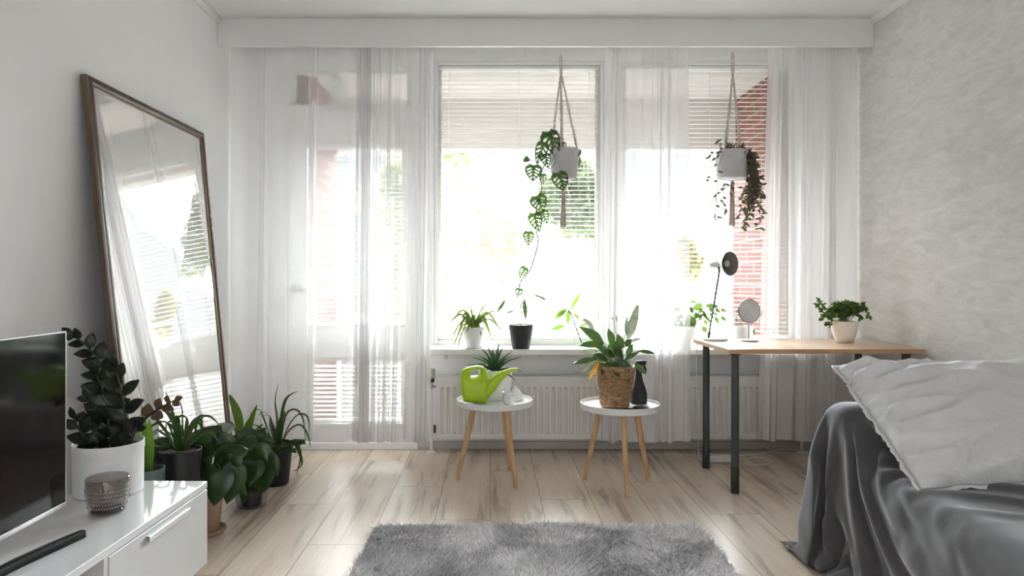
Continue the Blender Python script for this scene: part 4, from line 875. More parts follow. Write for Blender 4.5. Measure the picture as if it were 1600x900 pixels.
-8,0,15,11,-4,-15,-2,2,2,3,-2,2,-1,-1,0,0,1,-1,0,1,-1,0,1,1,-1,0,-1,1,3,1,-2,-3,0,1,0,1,0,1,-3,2,0,9,4,10,-29,
-5,0,-9,-2,0,14,36,-20,-35,24,5,5,3,5,-9,-21,-8,-1,11,29,15,-1,-26,-21,6,13,-6,2,0,-10,11,1,0,1,-3,1,1,-2,1,0,
0,0,1,-1,0,0,1,0,0,0,-1,0,0,-1,0,0,1,-1,0,0,1,0,-1,3,-1,0,12,-2,8,8,-17,-27,41,6,-16,13,-40,35,0,-42,16,6,5,4,
4,-9,-17,-16,-1,0,20,29,10,-24,-22,4,10,-1,-1,-3,5,1,1,-3,2,2,-3,2,-1,0,0,0,0,1,-1,1,0,-1,1,-1,1,0,0,-1,0,0,0,
0,0,0,0,0,1,-1,1,0,7,0,5,10,5,-4,-31,26,14,-22,13,-35,-2,34,-35,10,5,6,5,6,-6,-11,-19,-6,-3,3,25,25,-22,-13,1,
2,-5,8,3,0,-1,1,1,-2,1,-1,1,0,1,0,-1,0,0,0,1,0,-1,0,0,0,0,1,-1,-1,0,1,0,0,0,1,-1,1,0,0,-25,2,9,19,7,3,9,-45,
10,4,6,22,-12,-30,37,-28,6,5,6,5,8,-2,-4,-12,-14,-14,1,9,36,-23,-4,2,-8,14,0,0,-1,1,0,-1,1,0,0,1,-1,0,0,0,1,0,
0,-1,0,1,0,0,0,-1,0,1,0,0,-1,1,-1,0,1,-1,1,0,-13,3,-5,-11,5,0,-15,16,-17,3,4,7,28,12,-39,35,-20,-1,3,6,4,8,6,
2,1,-4,-35,-5,0,29,-15,-1,6,1,0,0,1,0,-1,0,0,1,0,-1,1,0,0,0,0,1,-1,1,-1,0,0,0,0,0,0,0,0,-1,1,0,1,0,0,1,-1,0,
-22,-4,0,-2,0,-2,-5,-4,4,-1,3,2,3,10,32,-35,29,-4,-4,-4,0,1,0,-4,-2,-2,29,-24,-16,5,8,2,6,0,-1,0,1,0,-2,2,-2,
0,1,1,0,0,0,1,0,-1,0,0,-1,0,0,0,1,0,0,0,-1,1,0,0,0,0,0,0,1,0,-12,-9,8,-16,-8,-3,15,27,0,-14,-7,-4,-4,0,-1,26,
-27,10,2,3,1,2,5,10,6,-2,-26,30,-3,-21,10,0,-1,0,1,1,-2,-1,3,1,2,0,1,-2,-2,0,1,-1,1,-1,0,0,4,-1,-2,0,-1,0,0,
-1,1,0,0,0,1,0,0,0,0,0,13,0,-25,29,-1,-19,-7,-19,5,18,17,14,-3,-21,-17,-14,10,-11,-2,-2,1,1,1,4,5,21,12,-28,4,
13,-4,-2,4,1,-1,-1,4,1,-2,-6,3,1,-1,2,1,1,1,0,1,1,-2,-6,-1,3,2,-1,0,0,0,1,0,0,0,1,-1,1,0,0,0,0,-11,1,24,-28,
27,8,11,0,-5,3,4,-23,3,12,0,-10,-6,-2,-4,-3,-4,-3,-2,-5,-3,-9,8,20,-2,-3,1,-1,2,-1,1,0,-3,0,3,5,-2,0,-2,-1,1,
-1,2,0,-6,-1,4,7,-1,-5,0,1,1,0,-2,-1,1,2,1,0,0,-2,0,0,-1,0,31,-26,-3,-1,-4,23,-1,4,10,0,-16,3,-16,12,5,8,1,0,
0,-3,-3,-1,-3,-1,2,-5,-6,-9,1,2,-4,2,-2,1,0,0,1,0,0,1,-1,-2,1,2,1,-2,-4,0,4,2,-1,-1,-2,1,1,1,0,-2,-1,2,2,-1,0,
-2,0,0,0,-1,0,0,-27,38,-13,8,-17,-6,0,2,2,3,7,10,12,-8,1,4,2,1,1,3,3,-1,-1,-4,-11,-9,-1,0,2,1,0,-2,2,-1,1,1,1,
0,-1,-2,0,2,1,-1,-1,0,0,0,1,0,-2,-1,-1,4,0,-2,-2,-1,5,2,-2,-1,-2,1,-1,1,-1,0,0,0,-10,-19,4,4,-5,0,0,1,1,-1,-1,
0,3,2,2,2,2,2,1,1,0,2,1,5,3,10,-1,-3,-9,1,3,1,0,1,0,0,-1,0,0,1,0,0,0,-1,-2,2,0,0,0,-2,1,-2,5,-1,-3,-1,1,4,0,
-2,-1,0,0,-1,0,-1,0,1,0,0,-24,6,11,-15,-12,1,1,-1,0,-1,0,1,-1,0,0,0,-1,0,0,0,2,-1,1,-2,1,-2,3,10,23,2,2,4,-4,
1,-2,0,-1,0,0,1,0,-1,-2,0,1,0,1,0,-2,0,1,2,-2,-1,0,2,1,1,-1,-2,-2,0,1,-1,-1,1,1,0,0,0,-7,13,-30,-4,33,-4,-1,
-3,-4,-12,4,-2,3,1,0,-2,-3,-4,-3,-2,-4,-2,-2,1,5,10,14,19,1,-6,1,-2,-3,-2,2,-1,1,-1,0,-2,0,-1,1,0,-1,0,0,-1,1,
1,-2,1,0,-1,3,0,-1,-2,-2,1,0,-2,-1,2,2,0,0,0,0,0,-8,-26,4,13,-9,12,-7,0,3,1,1,-2,-5,-4,-4,-2,-1,0,1,2,5,6,7,8,
9,11,11,-2,-7,-7,-4,-3,0,1,-3,1,-1,1,0,0,0,0,0,0,0,0,-1,1,-1,0,1,-1,0,1,-1,0,0,0,-1,-1,1,1,1,0,0,0,-1,0,-1,-2,
-14,-14,1,2,-3,-1,17,-2,-8,3,-12,-4,-2,0,1,2,5,5,7,7,5,6,7,9,9,-1,2,-21,-13,16,1,-6,0,-1,1,-2,1,-1,-1,1,0,1,
-1,0,0,0,0,-1,1,-1,0,1,-1,0,0,0,0,-1,2,0,0,1,-1,0,0,-1,1,-1,0,0,-33,6,7,9,-2,-5,-15,-2,-2,0,2,5,4,4,5,5,4,6,4,
3,6,6,7,2,-5,5,-34,-5,28,-3,-9,3,-5,1,0,1,-1,1,0,0,-1,0,0,-1,1,-1,1,0,0,0,0,0,0,0,0,0,-1,1,-1,0,1,0,0,0,0,0,
-1,1,0,-1,-29,5,9,-10,-1,-8,-1,4,5,10,8,4,5,2,3,2,5,-6,4,5,6,3,-5,2,-1,-34,-2,33,-12,4,-5,0,-3,-1,1,0,1,-1,1,
-1,0,0,0,0,0,0,0,0,0,0,0,0,0,0,0,-1,1,-1,1,0,0,0,1,-1,-1,0,0,-1,1,0,-31,13,-12,0,13,-5,20,-3,10,2,1,2,0,2,-2,
5,-13,13,5,5,-5,-1,7,-14,-28,0,34,-16,9,-1,-5,1,-4,0,0,0,0,1,-1,0,0,0,0,0,0,0,0,0,0,0,0,0,0,0,-1,1,0,0,0,0,0,
0,0,-1,0,0,0,0,0,-2,-30,4,-2,12,-12,30,-1,14,2,3,1,1,-2,-2,-2,-17,19,6,-1,-7,6,3,-21,-20,1,29,-4,-3,4,-3,-2,
-1,-3,0,0,0,0,0,0,1,-1,0,0,0,0,0,0,0,0,0,0,0,0,0,0,0,-1,1,-1,1,0,0,-2,1,0,1,0,-1,-1,0,-15,-12,7,-5,7,-3,7,6,6,
0,-4,10,0,-12,7,23,4,-9,-1,9,-3,-25,-13,1,24,7,-19,15,-2,-3,-1,0,-3,-1,0,0,0,0,0,0,1,-1,0,0,-1,1,0,0,0,0,0,-1,
1,-1,1,-1,1,0,0,0,0,-2,1,0,1,-1,0,1,-5,3,30,-22,-11,-13,1,-3,-5,3,4,13,1,5,-10,24,7,-1,-12,7,7,-9,-25,-7,3,19,
14,-25,12,4,0,-6,0,0,-2,-1,0,1,-1,0,0,-1,1,0,0,0,0,0,0,0,0,0,0,0,0,0,0,0,0,0,0,0,-1,0,1,0,-1,1,-1,0,0,-1,-19,
47,6,0,-16,-9,-8,-7,-1,-2,16,-4,20,1,-5,-10,12,4,-14,-24,-1,4,14,16,-19,-1,12,-1,0,-11,6,-1,-1,-2,0,0,0,0,0,0,
-1,0,1,0,0,0,0,0,0,0,0,0,-1,1,0,0,0,0,0,-1,0,1,-1,1,0,-1,0,1,0,-2,-10,-12,13,27,16,0,-5,-14,3,2,-1,-2,2,-9,-1,
14,1,-18,-20,3,4,11,14,-9,-17,16,4,0,-1,-8,2,0,-1,-2,0,-1,1,-1,1,0,0,0,-1,1,0,0,0,0,0,0,-1,1,0,0,-1,1,0,-1,0,
0,0,1,0,0,0,-1,1,-2,3,-2,-9,6,8,-2,12,-26,15,20,-19,3,5,1,0,0,10,-2,-19,-16,3,4,11,11,1,-29,15,9,-1,0,-3,-5,3,
0,-2,-1,-1,0,0,0,-1,1,0,0,0,0,0,0,0,0,0,0,0,0,0,0,0,0,-1,1,0,0,0,0,0,0,0,0,0,-1,0,-1,1,4,2,3,-31,42,-2,1,2,-8,
-6,1,4,11,-4,-20,-12,3,5,12,7,7,-33,10,9,5,-2,2,-5,-4,2,-1,0,-3,0,0,0,0,0,-1,1,0,0,0,0,0,-1,1,-1,1,0,-1,1,-1,
1,0,0,-1,0,1,0,0,0,0,-1,0,1,-2,2,-2,9,1,-5,-19,32,-2,4,0,0,2,-1,1,-2,-3,-19,-8,1,6,13,4,9,-23,-6,9,8,1,0,0,-7,
-1,1,0,-1,-1,-1,0,-1,1,0,0,-1,1,0,-1,1,0,0,0,0,-1,1,0,-1,1,0,0,0,0,0,0,0,-1,1,-1,1,0,0,-1,1,-5,-7,2,5,9,-6,6,
-19,9,23,-2,0,-2,-2,-19,-6,1,6,13,3,9,-15,-21,12,8,6,-3,3,-2,-6,-1,2,0,-1,-3,0,0,0,-1,0,1,0,-1,1,0,0,0,0,-1,1,
0,-1,1,0,0,0,-1,0,1,0,0,0,0,0,0,-1,1,0,0,0,0,-3,3,-8,7,7,-12,27,-12,-2,7,1,2,-21,-1,-1,4,15,2,7,-6,-28,6,8,8,
2,1,0,-3,-6,0,2,-1,-1,-1,-2,0,1,0,0,-1,1,0,0,0,0,-1,1,0,-1,1,0,0,0,0,-1,1,1,-1,0,-1,1,0,0,-1,1,0,-1,0,1,-2,-2,
-5,7,2,-1,14,-15,11,1,1,3,-9,-8,-6,4,20,-2,6,-1,-24,-5,6,9,7,-1,0,1,-3,-13,8,1,-1,0,-2,-1,0,-1,1,0,0,0,0,0,0,
0,0,0,0,0,-1,1,-1,1,0,1,-1,0,0,0,0,0,0,-1,1,0,1,-1,1,-2,0,4,3,0,1,-2,-2,11,-4,0,1,3,-16,5,13,-7,5,5,2,-17,-14,
2,8,9,3,-2,2,-1,-6,-6,6,0,0,-1,-3,0,0,0,-1,1,0,-1,1,0,0,0,0,-1,1,0,0,0,0,0,0,0,0,-1,0,1,0,0,0,0,0,0,0,0,0,0,
-2,7,0,0,-3,0,0,3,4,0,0,2,-3,12,-23,30,-13,7,-13,-17,-6,9,9,8,-1,0,1,-1,-7,-3,3,1,-1,-1,-1,-1,0,0,0,-1,1,0,0,
-1,1,-1,1,0,-1,1,0,-1,1,0,0,0,0,0,0,0,0,0,0,0,0,0,0,-1,1,0,-2,7,0,0,3,0,-1,0,-1,0,2,1,12,-25,34,-27,19,-7,-17,
-7,-2,8,11,3,-3,4,-1,-3,-6,-3,6,-1,-1,0,-2,0,-1,0,0,0,0,0,0,0,0,0,0,0,0,-1,1,0,0,0,0,-1,1,0,0,0,0,-1,1,0,0,1,
-1,0,0,-1,-1,7,0,0,-1,2,2,-2,-1,0,-2,-6,-2,37,-40,30,-22,2,-25,9,5,12,6,0,4,-3,0,-3,-6,-1,8,-5,-1,1,-2,-2,1,0,
0,0,-1,1,-1,1,0,0,-1,1,0,0,0,0,0,0,0,0,-1,1,0,-1,1,0,0,0,1,-1,0,-1,2,-2,-2,8,0,0,0,-1,0,0,2,-4,-11,8,27,-41,
46,-22,22,-45,20,-22,11,11,5,0,-4,2,0,-3,-5,0,-5,5,1,-1,0,-1,-2,0,1,0,0,0,0,0,-1,1,0,-1,1,0,0,0,0,0,0,0,0,0,0,
0,0,0,0,0,0,0,0,-1,1,-1,-1,8,0,0,1,-1,-1,2,-6,-2,7,-4,-27,51,-20,16,-30,29,-25,20,-14,8,1,-3,0,0,-1,0,-6,2,-4,
4,-1,0,-1,-1,0,0,-1,1,0,0,0,0,0,-1,1,0,-1,1,-1,1,0,0,-1,1,0,0,0,0,-1,1,0,0,0,0,0,0,0,-1,-1,8,0,0,-1,1,1,-5,2,
0,-4,-4,22,-11,15,-14,19,-28,6,-20,26,0,-6,-2,5,1,-4,2,-10,6,-2,1,0,-1,1,-2,0,0,0,-1,1,-1,1,-1,1,0,0,0,0,0,0,
0,0,0,0,0,0,-1,1,0,1,0,-1,1,-1,1,-1,0,0,-1,-1,8,0,0,1,0,-2,1,1,1,7,3,0,7,-11,14,-33,-9,-1,17,8,5,2,-6,-5,-2,1,
-1,19,8,-28,-1,-10,21,-12,-1,0,0,0,0,-1,1,0,0,-1,1,-1,1,0,0,0,0,0,0,0,0,0,0,0,0,0,0,1,-1,0,0,0,0,0,-1,-1,8,0,
0,0,1,0,3,1,3,0,1,2,-2,12,-28,-14,5,10,1,12,1,2,7,-23,3,2,-15,8,-18,28,-9,13,-17,9,-3,-1,-1,0,1,0,0,-1,1,0,0,
0,-1,1,-1,1,0,0,0,0,0,0,0,0,0,0,0,0,0,1,-1,0,0,0,-1,-2,-976,0,0,0,0,0,0,1,3,3,3,5,5,3,4,4,6,4,-4,-4,-1,5,-1,0,
2,2,2,1,1,2,1,2,1,1,1,8,7,1,2,1,0,1,1,1,7,6,0,1,0,0,0,1,0,0,0,1,0,0,1,0,0,1,0,0,0,1,0,0,1,0,34,0,0,0,0,0,0,0,
0,-1,1,0,-1,1,-1,1,0,-2,0,1,0,0,0,1,0,0,-1,1,1,-1,0,0,0,0,0,-7,1,7,-1,0,1,0,-1,0,-6,1,5,0,0,0,0,0,0,0,1,-1,0,
0,0,0,1,-1,0,0,1,-1,0,1,-1,0,34,0,0,0,0,1,0,-1,-1,1,-1,1,0,-1,1,0,-1,-2,0,2,1,0,0,1,-1,0,0,0,0,0,0,0,0,0,0,1,
-7,-1,7,0,0,0,1,0,0,-6,0,5,0,0,1,-1,0,0,0,0,0,1,-1,0,0,0,0,0,0,0,0,0,0,0,34,0,0,0,1,-1,0,0,0,-1,1,-1,0,1,0,0,
-1,-1,1,0,0,0,1,0,0,0,0,0,0,0,0,0,0,0,0,0,0,-6,0,6,0,0,0,0,0,0,-5,0,5,0,0,0,0,1,-1,0,0,0,0,1,-1,0,0,1,-1,0,1,
-1,0,0,34,0,1,0,-1,0,0,0,-1,1,0,0,0,-1,1,0,-1,-1,0,1,1,0,1,-1,0,0,0,0,0,0,0,0,0,0,1,-1,0,0,-6,0,6,0,0,0,0,0,1,
-6,1,5,-1,0,0,0,0,0,1,-1,0,0,0,0,1,-1,0,0,0,0,0,0,35,0,-1,0,0,0,0,0,0,0,0,0,-1,1,0,0,-1,-1,2,0,-1,0,1,0,1,-1,
1,-1,0,0,0,0,0,0,0,0,0,1,-1,-6,0,6,0,0,0,0,0,1,-6,0,5,0,1,-1,0,0,0,0,1,-1,0,0,0,0,0,1,-1,0,0,0,34,0,0,0,0,0,1,
0,-1,-1,1,-1,1,0,0,0,-2,1,0,0,1,-2,1,1,0,0,0,0,0,0,0,0,0,0,0,0,0,0,0,1,-6,0,6,-1,0,0,0,0,0,-4,0,4,0,0,0,1,-1,
0,0,0,0,1,-1,0,0,0,0,0,0,0,34,0,0,0,1,0,-1,0,0,0,0,0,0,0,0,-1,-1,1,0,1,0,-1,1,0,0,0,0,0,0,0,1,-1,0,1,-1,0,1,
-1,0,0,0,-5,-1,7,-1,0,0,0,1,-1,-4,1,3,0,0,0,0,1,-1,0,0,0,0,0,1,-1,0,0,1,0,34,0,0,1,-1,0,0,0,0,0,0,0,0,0,0,-1,
0,0,1,0,0,0,0,0,0,1,-1,1,-1,0,0,0,0,0,0,0,0,0,0,0,1,-1,-4,-1,5,0,0,0,0,1,-1,-4,0,4,1,-1,0,0,0,0,1,-1,0,0,0,0,
0,0,0,0,34,0,1,-1,0,0,0,0,0,0,0,0,0,0,0,-1,0,0,1,0,0,0,-2,2,0,0,0,0,0,0,0,0,0,0,0,0,0,0,1,-1,0,0,0,-5,1,4,0,0,
0,0,0,0,-3,0,3,0,1,-1,0,0,0,0,0,1,-1,0,0,1,-1,0,34,1,-1,0,0,0,0,1,0,-1,0,0,0,0,0,-1,0,1,0,0,1,-1,0,-2,2,-1,1,
0,0,0,0,0,0,0,0,1,-1,0,0,0,0,0,0,0,-4,0,4,0,0,0,1,-1,0,-3,0,3,0,0,0,1,-1,0,0,0,0,0,0,0,0,0,34,0,0,0,0,1,0,-1,
0,0,0,0,0,0,0,-1,1,0,0,0,0,0,0,0,-2,2,0,0,0,0,0,0,0,0,0,0,0,0,0,1,-1,0,0,0,0,-4,1,3,0,0,0,0,0,0,-3,1,2,0,0,0,
0,0,1,-1,0,0,1,-1,0,0,35,-1,0,0,1,-1,0,0,0,1,-1,0,0,0,-1,1,-1,1,0,0,0,1,-1,0,0,0,-1,0,1,0,0,0,0,0,0,0,0,1,-1,
0,0,1,-1,1,-1,0,-4,1,3,0,0,1,0,-1,0,-3,0,3,1,-1,0,0,0,0,0,0,0,0,0,0,34,0,0,1,-1,0,0,0,1,-1,0,0,0,0,0,-1,1,0,0,
1,-1,0,0,0,0,0,0,0,0,0,0,0,1,-1,0,0,0,0,0,0,0,0,0,0,0,1,-1,-4,1,3,0,0,0,1,-1,0,-2,0,2,0,0,1,-1,0,0,1,-1,0,0,0,
34,0,0,0,0,0,0,1,-1,0,0,0,0,0,0,0,0,0,0,0,0,0,1,0,-1,-1,1,0,0,0,0,0,0,0,0,0,0,0,1,-1,0,0,0,0,0,0,0,1,-4,0,3,0,
0,0,0,0,0,-2,0,2,0,0,0,0,0,0,0,0,1,0,34,0,1,-1,0,0,1,-1,1,-1,0,0,0,0,-1,0,1,0,0,0,0,0,0,0,0,0,0,0,0,0,0,0,0,0,
1,-1,1,-1,0,0,1,-1,0,0,0,0,0,0,0,-2,0,2,0,0,1,-1,0,0,-2,1,2,-1,0,0,1,-1,0,0,0,0,34,0,0,0,0,1,-1,1,-1,1,-1,0,0,
1,-1,0,0,0,0,0,1,-1,0,0,1,-1,0,0,0,0,0,0,0,0,0,0,0,0,0,0,0,0,1,-1,0,0,0,0,0,0,-3,1,2,0,0,0,0,0,0,-2,0,2,0,1,
-1,0,0,1,-1,0,34,1,-1,0,1,-1,0,0,0,-1,1,0,0,0,0,0,0,0,1,-1,0,1,-1,0,0,0,0,0,0,0,0,0,0,0,0,0,0,1,-1,0,0,0,0,0,
1,-1,1,-1,0,0,0,-2,0,2,0,1,-1,0,0,0,-1,0,1,0,0,0,0,0,0,0,34,0,0,0,0,0,1,-1,1,0,-2,1,0,0,-1,1,0,0,0,0,0,0,0,0,
0,0,0,0,-1,1,0,0,0,0,0,1,-1,0,0,0,0,0,0,0,0,0,0,0,0,0,0,0,-2,0,2,0,1,-1,0,0,0,-1,1,0,0,0,1,-1,0,0,35,-1,0,1,
-1,1,-1,1,-1,0,1,-1,0,0,0,0,0,0,0,0,0,0,0,0,0,0,0,0,1,-1,0,0,0,0,0,0,0,0,0,1,-1,0,0,0,0,0,0,0,1,-1,1,-1,0,-1,
0,1,0,1,-1,0,0,0,-1,0,1,0,0,0,0,0,34,0,0,0,0,0,0,0,0,1,-1,0,1,-1,0,0,0,1,-1,1,-1,0,1,-1,0,1,-1,0,0,0,0,0,0,1,
0,-1,1,-1,0,0,0,1,-1,1,-1,1,-1,0,0,0,0,0,0,0,-2,1,1,0,1,-1,0,0,0,0,0,1,-1,0,0,0,34,0,1,-1,1,-1,1,-1,1,-1,0,0,
0,0,0,0,0,0,0,0,0,0,0,0,0,0,0,0,0,0,0,0,0,0,0,0,0,0,1,-1,0,0,0,0,0,0,0,0,0,0,0,0,1,-1,0,-1,0,1,0,1,-1,0,0,0,0,
0,0,0,1,0,34,0,0,1,-1,1,-1,0,0,1,-1,0,0,0,0,0,0,0,0,0,1,-1,0,0,0,0,0,0,-1,1,0,0,0,0,0,0,0,0,0,0,1,-1,1,-1,0,0,
0,1,-1,1,-1,0,0,0,0,0,-1,0,1,0,1,-1,0,0,0,-1,1,0,0,0,34,1,-1,0,0,0,0,1,-1,0,0,0,0,0,0,0,1,-1,1,-1,0,0,0,1,-1,
0,0,0,1,-1,0,1,-1,0,0,0,0,0,0,0,0,0,0,0,1,-1,1,-1,1,-1,0,1,-1,0,0,0,0,-1,0,1,0,1,-1,0,0,1,-1,1,-1,0,34,0,0,0,
1,-1,1,-1,0,0,0,0,0,0,1,0,-1,0,0,0,0,0,0,0,0,0,0,0,0,0,0,0,0,0,0,0,0,0,0,1,-1,1,-1,0,0,0,0,0,0,0,0,0,0,0,1,-1,
0,1,-1,-1,1,0,1,-1,0,0,0,0,0,0,34,0,0,0,0,0,0,0,1,-1,0,0,0,0,0,0,0,1,-1,1,-1,1,-1,0,0,0,1,-1,-1,1,0,-1,1,0,0,
1,-1,1,-1,0,0,0,0,1,-1,1,-1,0,0,0,1,-1,0,1,-1,0,1,-1,0,0,0,0,0,1,-1,0,0,0,0,0,34,0,1,-1,0,1,-1,0,0,1,-1,0,0,0,
0,0,1,-1,0,0,0,0,1,-1,1,-1,0,0,0,0,-1,1,0,0,0,0,0,0,0,0,0,0,0,0,0,0,0,1,-1,1,-1,0,0,0,0,1,-1,0,0,1,-1,0,0,0,0,
0,1,-1,0,0,34,0,0,1,-1,0,0,1,-1,0,1,-1,0,0,0,1,-1,0,1,-1,1,-1,0,0,0,0,0,0,1,-1,1,0,0,0,-1,0,0,0,0,0,1,-1,1,-1,
0,0,1,-1,1,-1,0,0,1,-1,1,-1,0,0,1,-1,0,0,0,0,1,-1,0,0,0,0,35,0,0,-1,1,-1,1,-1,1,-1,0,0,0,0,0,0,0,1,-1,1,-1,1,
-1,0,0,0,0,0,0,0,0,0,0,0,0,0,1,-1,1,-1,0,0,0,0,1,-1,0,0,0,0,0,1,-1,1,-1,0,1,0,0,0,-1,0,0,0,0,0,0,0,0,0,35,0,
-1,1,-1,0,0,1,-1,1,-1,0,0,0,0,0,0,0,0,0,0,0,0,1,-1,1,-1,0,0,1,0,0,-1,-1,1,0,-1,1,0,0,0,0,0,0,0,0,0,0,0,0,1,-1,
0,0,0,1,-1,1,-1,0,1,0,-1,0,0,0,0,0,1,0,35,-1,1,-1,0,1,0,-1,0,0,0,0,0,0,0,0,0,0,0,0,0,0,1,-1,0,0,0,1,0,0,-1,0,
0,0,0,0,0,0,0,1,0,0,-1,1,-1,1,-1,1,-1,0,0,0,1,-1,1,-1,0,0,0,0,0,0,1,-1,0,1,-1,0,0,0,34,0,0,1,0,0,-1,0,1,0,0,
-1,0,0,1,-1,1,-1,1,-1,1,-1,0,0,1,-1,1,0,0,-1,0,0,0,1,-1,0,1,0,0,0,-1,0,0,0,0,0,1,-1,0,1,-1,1,-1,0,0,0,1,-1,0,
0,0,0,0,1,-1,0,0,1,-1,0,34,1,0,-1,0,0,0,1,0,0,0,-1,0,1,-1,1,-1,1,-1,0,0,0,0,1,-1,1,0,-1,-1,1,1,-1,1,-1,0,0,1,
1,0,-2,0,-1,1,0,1,0,-1,0,1,-1,1,-1,0,1,-1,0,0,0,0,0,0,1,-1,0,1,-1,0,0,0,0,35,-1,0,0,1,-1,2,0,-1,0,0,-1,1,0,0,
-1,1,-1,0,1,0,0,0,-1,1,-1,0,0,1,0,-1,1,-1,0,1,1,0,-1,-2,1,-1,2,1,-1,-1,0,0,1,0,0,-2,1,0,0,1,0,-1,0,1,0,0,-1,1,
-1,0,0,1,-1,0,0,34,1,-1,1,0,1,-1,-1,1,-1,1,1,-2,1,0,0,-1,0,1,0,-1,1,-1,0,0,1,-1,1,-1,0,0,0,0,2,1,-1,-2,-1,0,1,
2,0,-2,0,1,0,2,-1,-2,0,0,0,1,0,-1,0,1,1,-1,0,0,-1,0,0,0,0,0,0,0,0,34,0,2,-1,0,0,-1,1,-1,1,0,0,-1,-1,1,1,0,1,0,
-1,-1,0,0,1,0,-1,0,0,0,0,1,0,2,-1,-1,-1,-1,1,2,0,-1,-1,0,1,1,1,-2,-2,1,-1,3,0,-1,-1,0,2,0,0,-1,-1,0,0,0,1,-1,
0,0,0,0,0,36,0,-1,0,-1,0,1,0,1,-1,0,-1,0,0,1,1,0,0,-2,0,1,0,1,-1,-1,0,0,0,2,0,0,1,-2,-1,0,0,2,0,-1,-1,0,1,1,1,
0,-3,-1,0,1,3,-1,-2,0,1,2,0,-3,-1,0,1,1,0,-1,0,0,1,-1,0,1,0,35,0,-1,0,1,0,0,0,-1,1,-1,1,0,0,1,0,-1,-2,2,0,1,
-1,0,-1,0,1,1,0,1,-1,0,-2,0,1,0,1,0,-1,0,0,1,1,1,-2,-3,1,-1,3,1,-2,-1,1,2,1,0,-5,1,-2,2,1,-1,0,1,-1,1,-1,0,0,
0,0,34,0,1,1,-1,0,0,-1,1,0,1,0,-1,0,-1,0,1,1,0,0,-1,-1,-2,2,1,1,1,-1,-2,0,0,0,2,0,-1,0,-1,0,1,2,0,-1,-2,0,0,0,
3,0,-2,-1,1,3,0,-2,-3,-1,1,3,1,-2,-1,1,0,1,-1,-1,0,1,-1,0,36,0,0,-1,0,-1,0,1,0,1,0,0,-2,-1,1,0,1,1,-1,0,-1,0,
2,1,1,-1,-1,-1,-1,1,0,2,-2,-1,0,0,2,1,1,-1,-1,-2,0,0,2,1,-1,-2,0,3,2,-1,-3,-1,-3,5,1,0,-3,0,2,1,-1,-2,0,1,0,
-1,0,0,37,-1,-1,-1,1,1,1,0,0,-2,-1,0,1,-1,1,1,0,-1,-1,0,2,2,0,0,-3,-1,-3,2,3,1,0,-4,1,0,3,2,-1,0,-3,-1,0,2,1,
1,-1,-2,-1,2,2,0,-2,-2,-2,0,6,0,-2,-2,1,2,1,-1,-3,-1,1,0,0,0,0,0,35,0,-1,3,1,1,-1,-2,-2,0,2,0,0,-1,-1,0,0,0,2,
1,1,0,-2,-2,0,0,2,0,-1,-2,-1,2,2,4,-1,-6,-1,-1,2,1,3,0,-1,-2,0,1,3,1,-1,-3,-2,-1,4,3,-2,-3,0,2,3,0,-3,-4,0,3,
0,0,0,-1,0,0,35,1,3,0,-1,-2,-2,0,2,2,-1,0,-1,-2,-2,2,2,2,0,0,-2,-2,0,0,1,1,0,-2,-3,0,3,6,2,-7,-1,1,-5,2,3,2,
-2,-1,0,1,3,2,-1,-3,-2,0,2,3,-1,-3,-2,2,4,2,-2,-7,0,-1,5,0,-2,0,0,1,-1,0,38,1,0,-2,-2,-1,2,2,1,-1,-1,-3,-3,4,
1,1,1,-1,-1,-2,0,1,1,1,0,-1,-1,-1,2,4,3,0,-10,2,-8,3,9,2,-2,-3,-2,1,3,3,-1,-7,-3,1,3,4,1,-3,-1,0,3,3,-1,-8,-5,
7,-3,6,-2,-1,1,-1,0,0,1,0,40,-2,-3,-1,2,2,1,0,-2,-2,-1,1,1,4,-1,-4,1,-1,-1,2,1,0,0,-1,-2,-1,3,2,5,-1,-3,-6,-5,
1,10,3,-1,-3,-3,0,4,3,-1,-9,-4,5,3,2,2,-2,-4,0,2,5,0,-7,-6,5,0,0,4,-2,0,-1,1,0,-1,0,0,0,35,-1,1,3,1,0,-1,-3,
-1,1,3,2,1,-3,-2,-3,-1,4,2,0,-1,-1,-1,-1,2,2,0,1,-3,-4,-3,-2,11,3,1,-3,-4,-2,4,5,1,-9,-5,4,2,-1,4,2,-4,-3,3,4,
3,-10,-5,3,4,-3,6,-1,-2,-1,1,2,-2,-2,0,1,0,0,35,2,2,0,-1,-2,-3,2,4,2,0,-2,-3,-6,5,2,0,2,0,-3,-1,-1,2,3,1,0,-2,
-2,-2,1,2,4,1,-1,-5,-2,2,6,2,-3,-11,2,2,-2,4,6,-3,-5,0,6,4,-4,-13,4,4,-3,2,6,-4,-2,1,3,0,-3,-3,1,1,0,0,0,39,1,
-2,-3,-1,1,3,3,0,-1,-3,-3,0,1,4,1,-2,-6,2,0,2,4,1,0,-3,-2,-2,1,-2,8,-3,1,-2,-4,2,5,4,-1,-9,-6,6,1,-2,10,-2,-5,
-3,4,6,1,-16,-3,9,1,-3,8,-1,-5,0,4,2,-9,-1,2,-1,3,1,-1,0,0,38,-3,-1,2,2,2,1,-1,-3,-3,-1,3,3,1,-1,-1,-4,-1,4,4,
1,0,-5,-4,2,0,3,1,1,-3,-1,-4,2,6,4,0,-8,-6,2,3,-3,5,7,-6,-4,1,7,4,-6,-16,8,2,-5,4,8,-5,-3,4,5,-12,-3,7,0,-5,7,
0,-1,-1,0,0,35,1,2,2,1,-2,-2,-3,0,3,4,-1,0,-4,-3,1,1,5,2,1,-3,-6,-1,3,1,2,0,0,-2,-5,4,4,4,0,-6,-5,1,1,-2,3,8,
